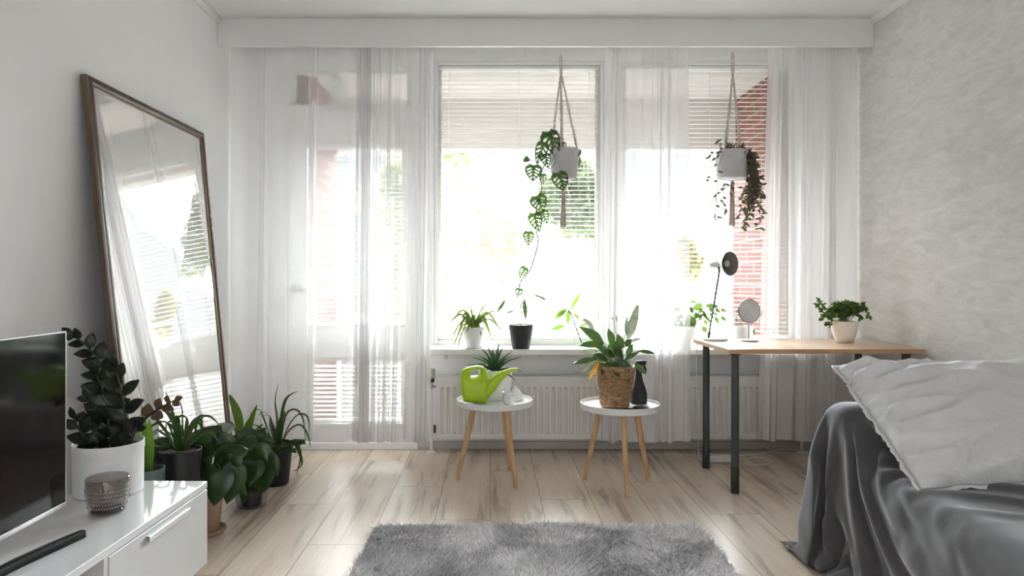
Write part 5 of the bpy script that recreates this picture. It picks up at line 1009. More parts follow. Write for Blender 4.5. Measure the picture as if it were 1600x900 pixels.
-3,-6,-2,6,6,-1,-15,-5,9,-5,2,12,-2,-6,1,7,1,-18,10,-1,-8,3,7,-1,-1,0,1,-1,0,39,2,1,-2,-4,-2,0,4,3,0,-2,-4,0,
-1,-5,9,6,-1,-3,-4,-2,1,1,5,1,-3,-3,-4,4,4,3,2,-7,-3,0,-2,-1,5,7,-1,-7,-3,3,7,2,-11,-9,7,1,-5,12,3,-7,-3,4,8,
-6,-18,14,-4,-7,14,-1,-2,-1,0,1,-1,0,0,43,-2,-5,-2,1,4,2,0,-2,-2,-3,0,-1,7,-1,-2,3,-4,-3,2,1,5,1,-7,1,-2,0,5,
6,1,-6,-4,-2,-5,2,7,6,-2,-5,-4,3,5,4,-8,-8,3,2,-7,6,11,-3,-7,0,9,2,-19,-5,13,-3,-6,16,-4,-3,0,2,0,-3,1,1,0,38,
-4,1,4,3,0,-4,-2,-1,0,0,4,0,1,-1,-11,2,5,-1,6,1,-1,-4,-4,-7,10,5,1,-5,-6,6,-7,6,8,2,-2,-4,-5,1,6,4,-7,-7,2,1,
-1,-2,13,-1,-6,-5,7,6,-6,-17,8,3,-2,-4,16,-6,-4,2,3,-1,-4,0,1,0,0,34,4,5,0,-2,-6,-1,-1,3,4,0,0,-2,-4,0,-2,-4,
11,1,0,-4,-7,6,2,5,-3,-1,-2,0,-1,-2,12,2,-3,-6,-5,1,6,5,-1,-14,2,2,0,-2,5,7,-6,-5,2,9,-1,-19,-1,11,-5,-5,7,12,
-8,-2,4,3,-3,-5,-1,3,0,0,0,42,2,-2,-3,-8,2,5,4,1,-1,-4,-3,-2,0,4,5,-8,-5,8,-11,7,5,1,4,0,-4,-4,-1,1,9,4,-1,-8,
-7,2,6,6,-2,-14,-7,9,4,-3,6,6,-4,-7,-1,9,3,-9,-14,10,1,-13,10,13,-3,-7,2,5,1,-8,-1,-4,7,0,-1,0,0,43,-6,-11,2,
9,5,2,-2,-4,-4,0,0,5,-3,2,0,-3,-14,4,13,1,1,-3,3,-5,-1,2,3,3,-3,-6,-6,2,10,6,-1,-17,-6,8,6,4,-1,8,-4,-7,-1,5,
6,-18,-6,3,8,-8,-1,21,-2,-7,-2,7,1,-6,-6,5,-9,11,0,-1,0,-1,0,35,-5,5,-7,11,0,-17,0,11,0,6,3,-4,0,-14,5,5,1,
-10,12,1,0,-3,-10,12,1,5,1,-5,-3,0,-5,11,0,-15,-7,9,5,2,-5,4,8,-7,-4,5,5,-5,-18,12,3,-4,-7,16,5,-8,-2,2,8,-10,
-5,2,2,-9,14,-1,-2,-1,0,0,0,35,4,1,0,-15,3,-3,0,11,5,1,-6,0,-5,4,-11,13,5,-10,-15,16,-3,6,3,-7,4,4,-5,-2,-5,3,
9,-16,-3,9,3,1,-6,6,11,-4,-9,1,9,-2,-19,1,11,-1,-11,6,18,-5,-6,1,6,2,-16,4,3,-9,2,12,-2,-3,0,0,0,0,0,40,0,-3,
-5,-4,-6,8,9,0,-1,-5,-3,-2,10,3,0,-15,9,-1,-12,-4,22,-1,2,-5,-2,-15,18,4,3,-2,-16,10,-3,0,-5,5,13,-3,-8,-1,5,
5,-21,-5,14,1,-12,1,18,4,-10,0,4,5,-12,-7,9,-1,-8,13,3,-3,-3,0,1,0,-1,1,0,37,-3,-2,4,3,0,3,-5,-9,2,-7,12,1,-5,
6,-1,-9,-7,15,3,-17,5,12,-5,-1,-7,13,-20,-6,2,0,18,-1,-6,6,12,1,-8,-3,4,6,-6,-19,11,4,-4,-12,18,10,-6,-7,5,5,
0,-16,4,4,-4,-3,14,-1,-5,-2,2,1,-2,1,-1,0,0,34,1,4,1,-2,-4,2,0,-18,11,6,-9,11,-7,-10,11,5,-3,2,5,-7,-24,15,11,
2,2,-12,11,-5,0,2,-5,0,14,0,-5,-8,4,6,1,-18,-5,12,2,-14,1,22,1,-8,-3,8,3,-6,-15,9,1,-5,5,11,-5,-5,1,2,0,-2,-1,
0,1,0,0,38,2,0,-2,-1,-12,8,-13,20,-18,14,-3,-17,17,0,-9,18,-6,-4,-6,8,-9,-13,26,2,-3,-2,-16,19,0,4,0,-11,4,-8,
5,8,1,-6,-16,9,6,-3,-13,16,10,-7,-3,2,7,-6,-13,-2,12,-5,2,9,2,-7,-4,5,1,-2,-2,0,2,-1,0,0,0,40,-2,-4,-1,-2,6,
-6,8,-17,9,-18,18,0,-9,16,0,-19,16,-16,13,1,8,-22,-2,18,-2,-2,0,6,-8,1,-12,15,-8,10,0,2,-16,-1,13,2,-15,2,17,
1,-7,2,5,-3,-12,-1,8,3,-5,8,4,-3,-6,-1,6,-3,-1,0,0,2,0,-1,-1,0,0,35,-2,0,0,3,0,-3,0,-5,-4,7,-9,14,-9,0,3,3,
-19,24,-11,8,0,-1,-33,16,16,3,2,-22,23,-24,11,7,3,-2,-2,-9,7,0,6,-17,15,4,-3,-1,5,1,-14,-2,8,1,1,-1,6,0,-4,-3,
-1,7,-4,0,0,1,1,0,-2,0,0,0,0,35,2,3,0,-1,-4,-7,2,-2,-4,-2,3,-7,12,-20,18,9,6,-17,16,-17,7,-3,-11,-21,25,8,0,
-3,-10,25,5,-6,-20,2,0,3,-3,7,-17,16,1,1,4,1,-4,-11,7,2,0,-1,0,2,-1,-3,0,2,12,-11,0,1,-2,0,0,0,1,-2,8,-6,0,34,
7,0,-5,-5,-2,-4,0,1,-1,3,-7,9,-4,13,-22,12,14,-3,-22,9,-19,20,1,-23,1,-3,23,-2,21,-8,-4,-28,26,-1,-3,-10,12,
-11,10,1,0,1,-2,-3,-3,5,2,-1,0,2,-1,-3,-4,6,4,5,-13,4,2,-4,2,1,-1,-1,-5,12,-4,-1,0,41,-3,-4,-5,-6,2,0,1,-2,-4,
10,6,-3,10,-4,1,-23,1,15,-6,-7,-5,1,11,-5,-27,31,-20,34,-26,15,-22,22,-2,3,-15,12,-2,4,0,0,0,-2,-1,-1,3,2,-1,
2,-1,-2,-2,0,5,0,1,-9,3,3,-3,4,-1,-2,-2,-3,12,-13,6,2,0,34,-23,-4,4,2,9,3,-19,26,3,-8,16,1,-8,0,-1,-3,-22,-6,
23,-3,4,-17,13,10,-13,-17,31,-26,21,-11,-1,4,-11,-5,21,2,-6,-6,9,-5,3,5,-1,1,1,0,0,-2,0,-1,1,2,0,-5,-2,6,2,-2,
2,-3,0,-2,0,0,-9,12,-12,13,0,16,5,3,0,-2,3,-1,7,-16,0,23,-15,15,-2,-5,-4,0,1,-17,-14,11,19,-4,-14,18,10,-16,
-13,28,-32,12,9,-18,13,6,0,-17,3,15,-15,12,1,-6,0,-3,-1,-1,0,-2,-10,3,2,2,4,4,-3,-5,-2,3,-6,8,2,3,3,1,-2,-11,
14,-4,0,24,2,-10,9,-3,5,-1,1,2,10,-14,13,-17,12,-1,-2,-3,-2,4,-6,-10,3,15,2,-17,5,17,-22,-11,27,-34,25,-3,-1,
-1,-5,8,3,-16,18,-5,-7,2,-2,-1,-5,-5,-4,0,12,2,5,6,-1,-4,-2,-3,-5,-6,8,-2,1,2,2,4,1,-4,-10,4,0,29,-2,-5,-11,
17,-16,11,-2,15,-8,9,-7,-1,-4,6,-1,-2,-2,-1,4,0,-18,-2,5,23,-6,-13,19,-20,-6,14,-27,22,1,-4,-5,4,-10,20,-10,
-6,7,-2,-1,0,0,1,0,3,3,6,0,-4,-4,-1,-2,-1,-1,-6,-6,-3,0,1,2,3,9,4,-7,-2,0,30,-4,0,-8,-5,10,9,0,-7,12,-11,10,
-4,-4,-3,3,1,-1,0,-1,3,6,-7,-6,-16,17,14,-14,9,-25,6,3,3,1,-9,2,-9,20,-12,-3,13,-5,-3,-2,0,1,1,4,5,2,-4,-3,-3,
-1,-1,0,2,1,2,-3,-4,-2,-2,-4,-3,-1,11,4,-6,0,-12,14,16,13,-1,0,-3,5,6,0,0,-13,5,-8,4,0,2,2,0,0,-1,1,5,2,-3,
-23,-6,25,-4,0,-17,10,3,-8,-1,-7,19,-16,3,12,-14,-1,1,2,1,1,4,3,-1,-5,-1,-2,-2,-1,1,2,1,3,5,4,2,0,-1,-3,-7,-9,
-7,10,-1,0,-24,0,-2,17,33,3,-16,21,-22,9,4,4,6,-7,-8,9,1,1,2,3,1,-1,-2,-1,-1,3,-3,-29,17,7,-6,1,-3,-9,-1,14,
-13,9,8,-20,5,3,0,-1,0,2,1,-3,-3,2,-5,-5,-4,2,2,2,4,4,3,3,3,2,1,1,1,-3,-9,-10,5,0,-24,11,9,4,-8,26,-6,-12,12,
-14,-7,-4,0,37,3,-13,16,1,2,1,1,1,1,-1,0,-3,-6,4,-26,10,6,2,-15,1,5,-2,7,7,-21,17,3,-2,-2,-3,-3,-2,-1,0,-2,-5,
-2,4,12,1,0,-3,-4,-3,-1,-1,-2,-2,0,3,7,5,2,-3,-9,0,23,-9,15,-12,-14,-11,36,15,-1,-7,-6,-9,-10,-23,17,25,-24,
20,6,4,3,2,0,-1,-6,-2,-7,2,0,-10,9,-10,6,4,5,3,-7,-13,9,-9,-8,-4,4,8,8,3,-3,-1,2,1,3,-4,-9,-8,-9,3,5,5,3,3,1,
1,-2,-3,-3,1,6,5,3,0,23,5,-9,12,4,4,-1,-12,-1,6,-5,-11,6,9,-10,-11,16,-10,0,-1,0,-1,0,1,6,9,0,-7,3,3,0,7,-1,2,
-4,-5,4,1,-3,-9,5,5,0,-2,-2,0,4,3,1,-1,-4,-9,0,4,7,-1,0,0,3,0,-2,-3,-1,0,-1,0,-1,0,2,0,30,2,-2,2,0,-4,-15,-2,
10,0,-7,21,-2,-10,1,6,5,1,1,0,-1,-2,-1,0,-1,-6,3,5,0,1,4,0,1,-4,0,-5,-4,-1,3,9,-1,-3,-2,0,2,2,1,-5,-13,-2,3,
14,2,-2,-2,2,1,-3,0,-7,0,2,2,1,1,2,1,1,-1,0,8,23,2,0,1,-7,2,-3,-10,-1,17,-2,3,-3,-2,-5,-2,-1,-1,1,4,4,2,2,-1,
1,2,0,0,2,-1,3,-3,1,-3,2,1,0,0,-1,-3,0,2,2,2,-10,-5,0,10,5,2,-3,-5,0,3,0,0,0,-10,6,3,0,0,0,0,-1,1,0,0,0,24,-1,
9,-1,2,-3,2,1,0,2,0,-2,-2,3,1,-2,-2,-3,-1,1,-2,2,1,0,2,3,0,0,1,1,2,-4,2,-1,1,0,0,-1,-3,-1,0,2,0,-1,-4,6,0,3,2,
-2,-4,-1,-1,5,1,-2,-2,-3,7,1,-2,-1,-2,0,1,0,0,0,0,0,7,9,11,0,-2,0,-1,0,0,-2,0,2,2,3,0,1,1,2,2,-1,2,-2,1,-1,3,
-3,0,1,-2,4,3,3,-3,-2,-2,0,-1,-1,1,0,2,-1,-1,-1,0,1,2,-1,-1,-2,1,-3,6,-1,-4,1,0,4,-2,-1,-1,0,1,-1,1,0,0,0,1,0,
22,-27,-28,10,14,0,2,1,2,2,-1,-1,0,0,2,0,2,1,0,0,-2,-1,-5,2,0,6,10,10,12,3,0,2,-4,0,0,-1,1,0,1,1,-2,0,0,0,1,1,
0,-2,-5,0,2,4,-2,-1,2,0,1,1,0,-4,-5,3,3,2,-3,1,1,0,0,0,34,0,-12,-41,-15,0,-1,1,-1,6,-2,1,-1,0,-1,1,0,3,3,5,4,
6,11,8,10,8,3,-7,-8,9,3,0,-2,0,0,0,-1,0,0,-1,1,-1,1,0,1,0,1,4,5,1,-1,-1,0,1,0,-1,-4,-3,-1,3,6,-2,-2,1,2,0,-1,
1,0,0,-27,34,9,9,-25,-26,6,-1,-4,-3,-2,0,2,4,3,5,6,5,7,6,8,6,4,3,0,-5,-16,-9,22,6,-14,-1,5,3,0,2,0,1,0,2,1,2,
-1,0,-3,-1,-4,-5,-4,-3,-3,0,1,1,4,4,5,4,5,2,-1,-1,-1,-3,-2,-3,-1,0,-6,-4,2,-22,3,-2,8,8,-27,-1,4,-4,12,6,7,6,
6,5,6,5,3,3,0,0,-1,-4,-13,-24,9,33,3,-39,11,10,-6,-2,2,-3,8,-4,2,0,0,0,1,1,2,2,4,3,2,2,2,2,1,0,-1,-2,-1,-2,-5,
-4,-2,-2,-6,3,2,3,1,-2,-4,-3,-9,-8,-7,-2,0,0,22,-2,8,8,5,7,3,1,2,1,0,0,0,-2,-1,-5,-10,-16,-14,29,21,-1,-31,-2,
18,-7,-11,4,1,5,-7,9,-6,0,0,0,0,0,1,-1,0,1,2,2,2,0,0,-1,-2,-2,-3,-2,-1,-1,1,3,10,-2,-1,4,-4,0,3,-5,-17,-3,-5,
5,0,21,2,16,6,7,1,-1,-1,-1,-2,-1,-3,3,-2,-3,-10,-15,-15,2,34,11,-1,-23,-21,21,4,-3,-5,-1,0,-2,3,-6,12,-5,-1,
-1,0,0,-1,0,0,-1,-1,0,-1,1,-1,-1,-1,1,1,2,2,4,3,2,-7,1,8,-11,5,2,0,1,-6,-19,18,10,26,-3,7,1,-1,-2,-1,-2,-1,-2,
1,-3,5,-6,-6,-16,-18,-2,16,28,3,0,-13,-31,14,9,3,-2,-4,-3,0,0,-1,4,-9,11,-2,-2,-1,0,0,0,-1,1,0,-1,0,-1,0,0,2,
0,1,1,1,0,-1,-6,5,9,-17,7,0,3,0,-3,-10,28,-3,14,-11,14,0,-3,-3,-2,-3,-3,1,1,2,6,-8,-11,-20,-11,9,19,21,-1,1,
-6,-32,-3,17,5,0,-3,-1,-4,0,0,-1,0,3,-8,10,0,-3,-1,0,1,0,-1,0,0,0,0,0,2,-1,1,1,-1,-1,-3,-2,6,8,-18,8,0,2,3,-5,
0,28,-12,9,-5,11,-2,6,0,-1,-2,-1,-3,-2,2,-1,-13,-14,-20,-2,15,22,14,-3,0,-1,-30,-13,16,5,4,2,-3,-2,-4,0,0,0,
-1,1,1,-8,10,2,-3,-2,-1,0,1,0,0,1,0,1,-1,0,-1,-1,-1,-2,2,6,7,-19,6,2,0,4,-1,-7,12,11,17,4,-1,1,0,-4,1,2,0,-1,
-3,1,-9,-13,-15,-15,5,18,22,6,-3,2,1,-24,-20,5,15,0,5,0,-2,-1,-4,-1,0,0,0,-1,3,-1,-8,10,3,-1,-3,0,-1,0,0,-1,0,
-1,0,0,-1,-1,1,3,5,3,-17,5,3,0,2,3,-5,0,10,30,-12,-22,3,18,8,4,2,0,-1,-5,3,-20,-9,-16,-8,9,21,20,1,0,1,0,-15,
-28,-1,12,10,-2,6,-2,-2,0,-3,-2,0,0,-1,0,1,3,-2,-9,7,4,2,-1,-1,-2,-1,0,-1,0,-1,0,1,2,2,4,1,-15,2,5,0,0,4,-1,
-3,-1,7,31,-7,10,-19,-20,-4,11,12,-6,-9,-3,-13,3,-10,-2,14,21,18,-2,1,0,1,-9,-33,-2,6,13,-1,6,2,-1,-2,0,-4,-2,
0,0,0,-1,-1,3,3,-3,-7,1,2,2,1,1,0,-1,1,-1,1,0,1,2,3,0,-14,1,6,1,-1,2,2,-1,-5,2,4,32,2,-14,13,-11,2,-6,-29,-21,
3,6,3,-1,-1,15,20,15,-3,2,0,0,-7,-30,-5,1,8,13,-4,5,0,-2,0,-1,-2,-2,-1,0,0,0,-2,-1,4,4,-2,-5,-1,-1,1,1,1,1,0,
1,1,2,2,1,-2,-12,0,7,2,-2,0,3,1,-2,-4,2,4,34,-19,10,-6,8,-7,-47,3,35,-26,-11,0,3,22,17,11,-1,2,0,-2,-5,-22,
-13,-1,3,12,3,-1,7,-1,-1,-2,0,-1,-2,-2,0,0,0,0,-3,1,3,3,2,-2,-1,-1,-1,1,0,0,1,1,1,1,-3,-10,0,7,2,-1,-2,2,2,1,
-3,-5,5,2,14,15,5,-2,-2,-35,18,0,-2,5,-17,4,9,7,9,-1,1,0,-3,-3,-17,-23,3,0,8,11,0,-1,5,1,-2,-1,0,-3,-1,-1,-1,
0,0,1,-1,-4,1,4,2,2,0,-1,0,-1,0,1,1,0,-1,-4,-8,1,6,2,1,-4,2,3,1,-2,-3,-2,5,3,29,3,4,-2,-15,12,3,-3,-20,-3,0,6,
4,10,-1,1,0,-4,-2,-13,-25,5,-4,3,9,11,-9,6,4,-1,-2,-1,0,-1,-2,-1,0,-1,0,-1,2,-2,-3,0,2,2,2,1,1,0,0,0,-1,-1,-4,
-6,1,6,1,3,-5,1,2,3,0,-2,-3,-1,4,1,33,1,-10,7,2,-5,-4,-26,-11,10,23,-3,10,0,1,0,-5,-1,-10,-25,2,-3,-1,6,13,-1,
-3,7,1,0,-1,-1,0,-2,-2,0,-2,0,0,0,0,2,-3,-3,0,1,1,2,1,0,1,-1,-1,-4,-4,2,6,0,5,-6,-1,2,3,1,-1,-2,-3,1,4,1,35,
-4,3,-8,-2,5,-11,11,-5,-1,-6,10,1,0,1,-8,1,-7,-24,-7,3,-2,2,10,10,-4,-2,6,-1,2,-2,-1,0,-1,-1,-2,0,0,-1,0,-1,0,
3,-3,-3,0,0,1,0,1,-1,0,-2,-3,4,4,0,5,-7,-1,3,2,2,-1,-1,-1,-2,-1,4,1,34,-5,-6,1,6,1,-2,-3,1,-2,-3,5,1,-3,2,-5,
-4,-24,-12,6,-1,-2,6,10,5,-8,5,5,-1,-1,0,0,-1,-1,-2,0,-1,0,0,-1,0,-1,1,3,-2,-4,-1,0,1,-1,1,-2,-2,6,1,0,5,-6,
-1,2,1,2,1,-1,-1,-2,-2,2,2,1,34,-1,0,1,-9,-4,6,3,-1,-1,-3,2,-5,4,-20,15,-23,-14,1,6,-6,2,8,11,-3,-3,5,5,-3,0,
-1,-1,0,0,-2,-1,0,-1,-1,1,-1,0,-2,1,3,-1,-2,-3,-2,0,-1,1,7,-2,1,6,-7,-2,2,2,2,2,-2,-1,-1,-1,-2,1,4,0,33,0,0,
-4,3,0,0,0,0,-2,-4,-6,6,-22,22,-27,-14,-3,4,2,-3,5,10,10,-12,2,7,1,-1,-2,2,-2,0,-1,-1,-1,0,-1,0,-1,1,0,-1,-2,
1,4,0,-2,-1,0,0,4,-6,2,6,-9,0,2,2,1,2,-1,0,-1,-1,-1,-2,2,2,1,33,0,-1,1,-2,2,-1,0,0,0,-1,0,-34,24,-17,-29,2,23,
-7,-7,1,6,16,-11,12,-6,3,2,-2,-4,4,-2,1,-1,-2,0,-1,0,0,-1,0,-1,1,-1,-2,-1,3,3,0,0,0,-6,5,4,-9,1,2,2,0,2,-1,0,
-1,-1,0,-2,-2,4,2,0,33,-1,0,0,-1,0,0,1,-1,-5,10,-22,17,-21,-43,34,-9,-16,17,-7,3,11,0,11,-7,-1,6,-1,1,2,-6,0,
0,0,-2,-1,0,-1,0,1,-1,0,0,0,0,-2,-1,-1,1,0,-1,6,1,-8,2,2,1,1,1,-1,2,-2,-1,0,-1,-1,-1,2,3,1,32,1,0,-1,1,-1,1,
-2,-3,1,5,-10,-3,-40,38,-40,-1,19,-15,4,8,9,8,-1,-17,16,-1,-1,1,1,-4,0,-1,0,0,-2,0,0,0,-1,0,0,0,0,0,0,-1,0,1,
1,2,-2,-6,3,2,1,1,0,0,2,-4,0,0,0,-1,-1,-1,3,1,1,33,-1,1,-1,0,1,-2,-2,0,0,-3,2,-25,22,-41,13,2,-15,22,-10,0,19,
2,-25,11,7,-2,-5,5,2,-6,1,0,0,-2,0,-1,0,0,0,0,0,-1,1,-1,1,-1,0,-1,-1,0,-2,4,1,1,0,0,-1,2,-3,1,0,-1,-1,0,-1,0,
2,2,0,32,0,1,1,-1,-1,-2,1,-3,0,-15,-3,8,-18,14,-12,14,2,-25,1,10,-6,9,20,-15,-1,0,2,-5,-7,5,-9,9,-1,-1,-2,-1,
1,-1,1,0,0,0,0,0,0,0,0,0,0,-1,2,0,1,-1,0,-1,1,-2,1,-1,-2,2,0,-1,-1,0,2,2,0,32,1,0,0,1,-3,1,-3,2,-2,0,-1,-12,3,
-14,11,-10,-12,-1,6,6,-2,-23,23,11,-3,7,-1,-31,1,13,14,-8,1,-3,-1,-1,-1,1,-1,0,0,1,-1,1,-1,1,0,0,1,0,0,0,0,0,
0,0,0,0,-2,0,2,-3,0,0,-1,0,3,1,0,27,0,0,0,0,-1,-1,19,33,31,33,35,31,26,27,30,35,32,19,17,24,35,18,28,34,35,36,
33,33,21,13,-1,0,0,-2,19,-19,2,0,0,0,0,0,-1,18,-18,1,0,0,0,0,0,0,0,0,0,0,0,0,0,0,0,0,0,0,0,0,3,10,0,0,0,0,0,0,
1,-2,-3,-2,0,1,0,-2,-1,1,1,0,-3,-1,3,2,0,2,1,0,0,0,2,-2,2,-3,6,-3,0,2,-20,37,-21,2,0,0,0,0,1,-19,36,-19,1,0,0,
0,0,0,0,0,0,0,0,0,0,0,0,0,0,0,0,0,0,0,0,0,0,0,0,0,0,0,-4,-1,0,0,-1,-2,1,0,1,0,-3,0,3,1,0,2,1,1,0,-1,0,1,1,1,
-4,3,0,0,1,-19,37,-20,1,0,0,0,0,1,-19,35,-18,1,0,0,0,0,0,0,0,0,0,0,0,0,0,0,0,0,0,0,0,0,0,0,0,0,0,0,0,0,-3,-2,
0,0,-1,-1,0,1,1,-1,-3,2,1,1,0,2,2,-1,0,1,0,-1,2,-2,2,0,0,0,0,1,-19,36,-19,1,0,0,0,0,1,-18,34,-18,1,0,0,0,0,0,
0,0,0,0,0,0,0,0,0,0,0,0,0,0,0,0,0,0,0,0,0,0,-3,-2,-1,1,-1,-1,0,1,1,-2,-2,2,2,1,0,3,-1,1,0,-1,1,0,0,1,0,0,0,0,
0,0,1,-19,36,-19,1,0,0,0,0,1,-18,34,-18,1,0,0,0,0,0,0,0,0,0,0,0,0,0,0,0,0,0,0,0,0,0,0,0,0,0,2,-4,-2,-1,0,-2,0,
1,0,1,-2,-1,2,2,-1,0,4,0,-1,0,1,0,0,0,1,0,0,0,0,0,0,0,1,-19,36,-19,1,0,0,0,0,1,-18,33,-17,1,0,0,0,0,0,0,0,0,0,
0,0,0,0,0,0,1,-1,0,0,0,0,0,0,0,0,-1,-4,1,0,-2,0,0,1,0,-3,2,1,1,2,-1,5,-3,0,0,0,-1,2,-1,0,1,0,0,0,0,0,0,0,1,
-19,36,-19,1,0,0,0,0,1,-17,32,-17,1,0,0,0,0,0,0,0,0,0,0,0,0,0,0,0,0,0,0,0,0,0,0,0,1,-2,-3,-1,0,-1,0,0,1,0,-2,
1,2,1,0,0,-1,3,0,0,0,0,0,0,1,0,0,0,0,0,0,0,0,0,1,-18,35,-19,1,0,0,0,0,1,-17,31,-16,1,0,0,0,0,0,0,0,0,0,0,0,0,
0,0,0,0,0,0,0,0,0,0,0,0,-3,-2,1,-2,0,1,1,-2,-1,2,1,1,1,-1,0,2,0,0,0,0,0,0,1,0,0,0,0,0,0,0,0,0,0,0,-17,34,-17,
0,0,0,0,0,1,-16,30,-16,1,0,0,0,0,0,0,0,0,0,0,0,0,1,0,-1,0,0,0,0,0,-1,1,0,-3,-1,-1,0,0,-1,1,0,-1,1,2,0,1,1,0,2,
0,-2,0,0,0,0,1,0,0,0,0,0,0,0,0,0,0,0,0,-16,32,-16,0,0,0,0,0,1,-16,30,-15,0,0,0,0,0,0,0,0,0,0,0,0,0,0,0,0,0,0,
0,0,1,-2,1,-3,-1,0,-1,-1,2,0,-2,1,1,1,0,1,0,0,0,2,1,-2,0,0,1,0,0,0,0,0,0,0,0,0,0,0,0,0,0,-16,31,-15,0,0,0,0,0,
1,-16,28,-13,0,0,0,0,0,0,0,0,0,0,0,0,0,0,0,0,0,0,0,0,1,-1,-3,-1,0,-1,0,0,1,-2,1,2,0,1,0,0,0,0,0,1,2,-2,1,-1,0,
1,0,0,0,0,0,0,0,0,0,0,0,0,0,-15,30,-15,0,0,0,0,0,1,-15,27,-13,0,0,0,0,0,0,0,0,0,0,0,0,0,0,0,0,0,0,0,-1,1,-2,
-2,1,-2,0,1,0,-1,1,1,0,1,0,1,-1,1,-1,0,0,2,-1,0,1,0,0,0,0,0,0,0,0,0,0,0,0,0,0,0,-15,29,-14,0,0,0,0,0,1,-15,26,
-12,0,0,0,0,0,0,0,0,0,0,0,0,0,0,0,0,0,0,1,-1,-2,-1,-1,0,-1,1,0,-1,2,0,1,0,1,-1,1,-1,1,0,0,-1,1,1,0,0,0,0,0,0,
0,0,0,0,0,0,0,0,0,0,0,-14,28,-14,0,0,0,0,0,1,-14,25,-12,0,0,0,0,0,0,0,0,0,0,0,0,0,0,0,0,0,0,1,-2,-3,0,-1,1,0,
0,0,1,1,0,0,0,1,0,0,-1,0,0,1,0,0,1,0,0,0,0,0,0,0,0,0,0,0,0,0,0,0,0,0,-14,27,-13,0,0,0,0,0,1,-14,24,-11,0,0,0,
0,0,0,0,0,1,-1,0,0,0,0,0,0,0,0,-1,-2,0,0,-1,1,-1,0,1,0,1,1,0,-1,0,1,0,0,-1,0,1,0,1,0,0,0,0,0,0,0,0,0,0,0,0,0,
0,0,0,0,0,-13,25,-12,0,0,0,0,0,1,-12,21,-10,0,0,0,0,0,0,0,-1,1,0,0,0,0,0,0,0,0,-1,-3,1,-1,0,0,0,1,0,1,0,0,1,0,
0,-1,1,0,0,0,0,0,0,1,0,0,0,0,0,0,0,0,0,0,0,0,0,0,0,0,0,0,-12,24,-12,0,0,0,0,0,0,-10,19,-9,0,0,0,0,0,-1,1,0,0,
0,0,0,0,0,-1,1,0,-3,-1,1,-1,1,-1,1,1,0,1,0,-1,1,0,0,-1,0,1,0,0,0,1,0,0,0,0,0,0,0,0,0,0,0,0,0,0,0,0,0,0,0,0,
-12,23,-11,0,0,0,0,0,0,-9,17,-8,0,0,0,0,0,0,0,0,0,0,0,0,0,1,-1,0,-3,1,-1,0,0,-1,1,1,0,0,0,1,0,0,0,0,0,-1,1,-1,
2,-1,1,0,0,0,0,0,0,0,0,0,0,0,0,0,0,0,0,0,0,0,0,-11,21,-10,0,0,0,0,0,0,-8,15,-7,0,0,0,0,0,0,0,0,0,0,0,0,0,0,0,
-2,-1,1,-2,1,0,1,0,1,-1,1,0,0,0,0,0,0,0,-1,1,0,1,1,-1,0,0,0,0,0,0,0,0,0,0,0,0,0,0,0,0,0,0,0,0,-10,19,-9,0,0,0,
0,0,0,-7,13,-6,0,0,-1,1,0,0,0,0,0,0,0,-1,1,0,-2,-1,1,-1,0,0,0,1,0,1,-1,0,0,0,0,0,1,0,0,0,0,1,-1,1,0,0,0,0,0,0,
0,0,0,0,0,0,0,0,0,0,0,0,0,0,0,-9,18,-9,0,0,0,0,0,0,-6,11,-5,0,1,-1,0,0,0,0,0,0,0,0,-1,1,-2,-1,1,0,-1,1,0,-1,1,
0,1,0,0,0,0,0,-1,0,1,-1,2,-1,1,0,0,0,0,0,0,0,0,0,0,0,0,0,0,0,0,0,0,0,0,0,0,0,-9,17,-8,0,0,0,0,0,0,-5,8,-3,0,0,
0,0,0,0,0,0,0,0,0,1,-2,-2,2,-2,0,1,0,1,-1,0,0,0,0,0,1,0,0,0,0,1,-1,1,0,0,0,0,0,0,0,0,0,0,0,0,0,0,0,0,0,0,0,0,
0,0,0,0,0,-8,15,-7,0,0,0,0,0,0,-3,3,0,1,-1,0,0,0,0,0,0,0,0,2,-2,-3,2,-1,0,0,0,0,1,0,0,0,0,0,-1,0,1,0,-1,0,1,1,
0,0,0,0,0,0,0,0,0,0,0,0,0,0,0,0,0,0,0,0,0,0,0,0,0,0,-7,13,-6,0,0,0,0,0,0,0,1,-1,0,0,0,0,0,0,0,0,1,0,-1,-3,1,0,
0,0,1,-1,0,1,-1,0,0,0,1,0,-1,1,0,0,-1,1,1,0,0,0,0,0,0,0,0,0,0,0,0,0,0,0,0,0,0,0,0,0,0,0,0,0,0,-6,11,-5,0,0,0,
0,0,1,0,-1,0,0,0,0,0,0,0,1,-1,1,-2,-1,1,-1,-1,1,1,1,-1,0,0,-1,0,1,-1,0,1,-1,1,0,1,0,0,0,0,0,0,0,0,0,0,0,0,0,0,
0,0,0,0,0,0,0,0,0,0,0,0,0,0,0,-5,9,-4,0,0,0,0,1,-1,0,0,0,0,0,0,0,0,0,0,1,-1,-4,3,-1,0,0,1,0,0,0,0,0,0,-1,1,0,
-1,1,-1,0,0,1,1,0,0,0,0,0,0,0,0,0,0,0,0,0,0,0,0,0,0,0,0,0,0,0,0,0,0,0,0,-4,6,-2,0,0,1,0,0,-1,0,0,0,0,0,0,0,0,
0,2,-2,-4,2,1,-1,1,0,0,0,0,0,1,-1,0,-1,1,1,-1,0,0,1,0,-1,1,0,0,0,0,0,0,0,0,0,0,0,0,0,0,0,0,0,0,0,0,0,0,0,0,0,
0,0,0,-2,2,0,0,1,0,1,-2,0,0,0,0,0,0,0,0,-1,2,0,-5,2,1,-1,0,0,1,0,0,0,0,0,0,0,0,-1,1,0,-1,1,1,0,-1,1,0,0,0,0,0,
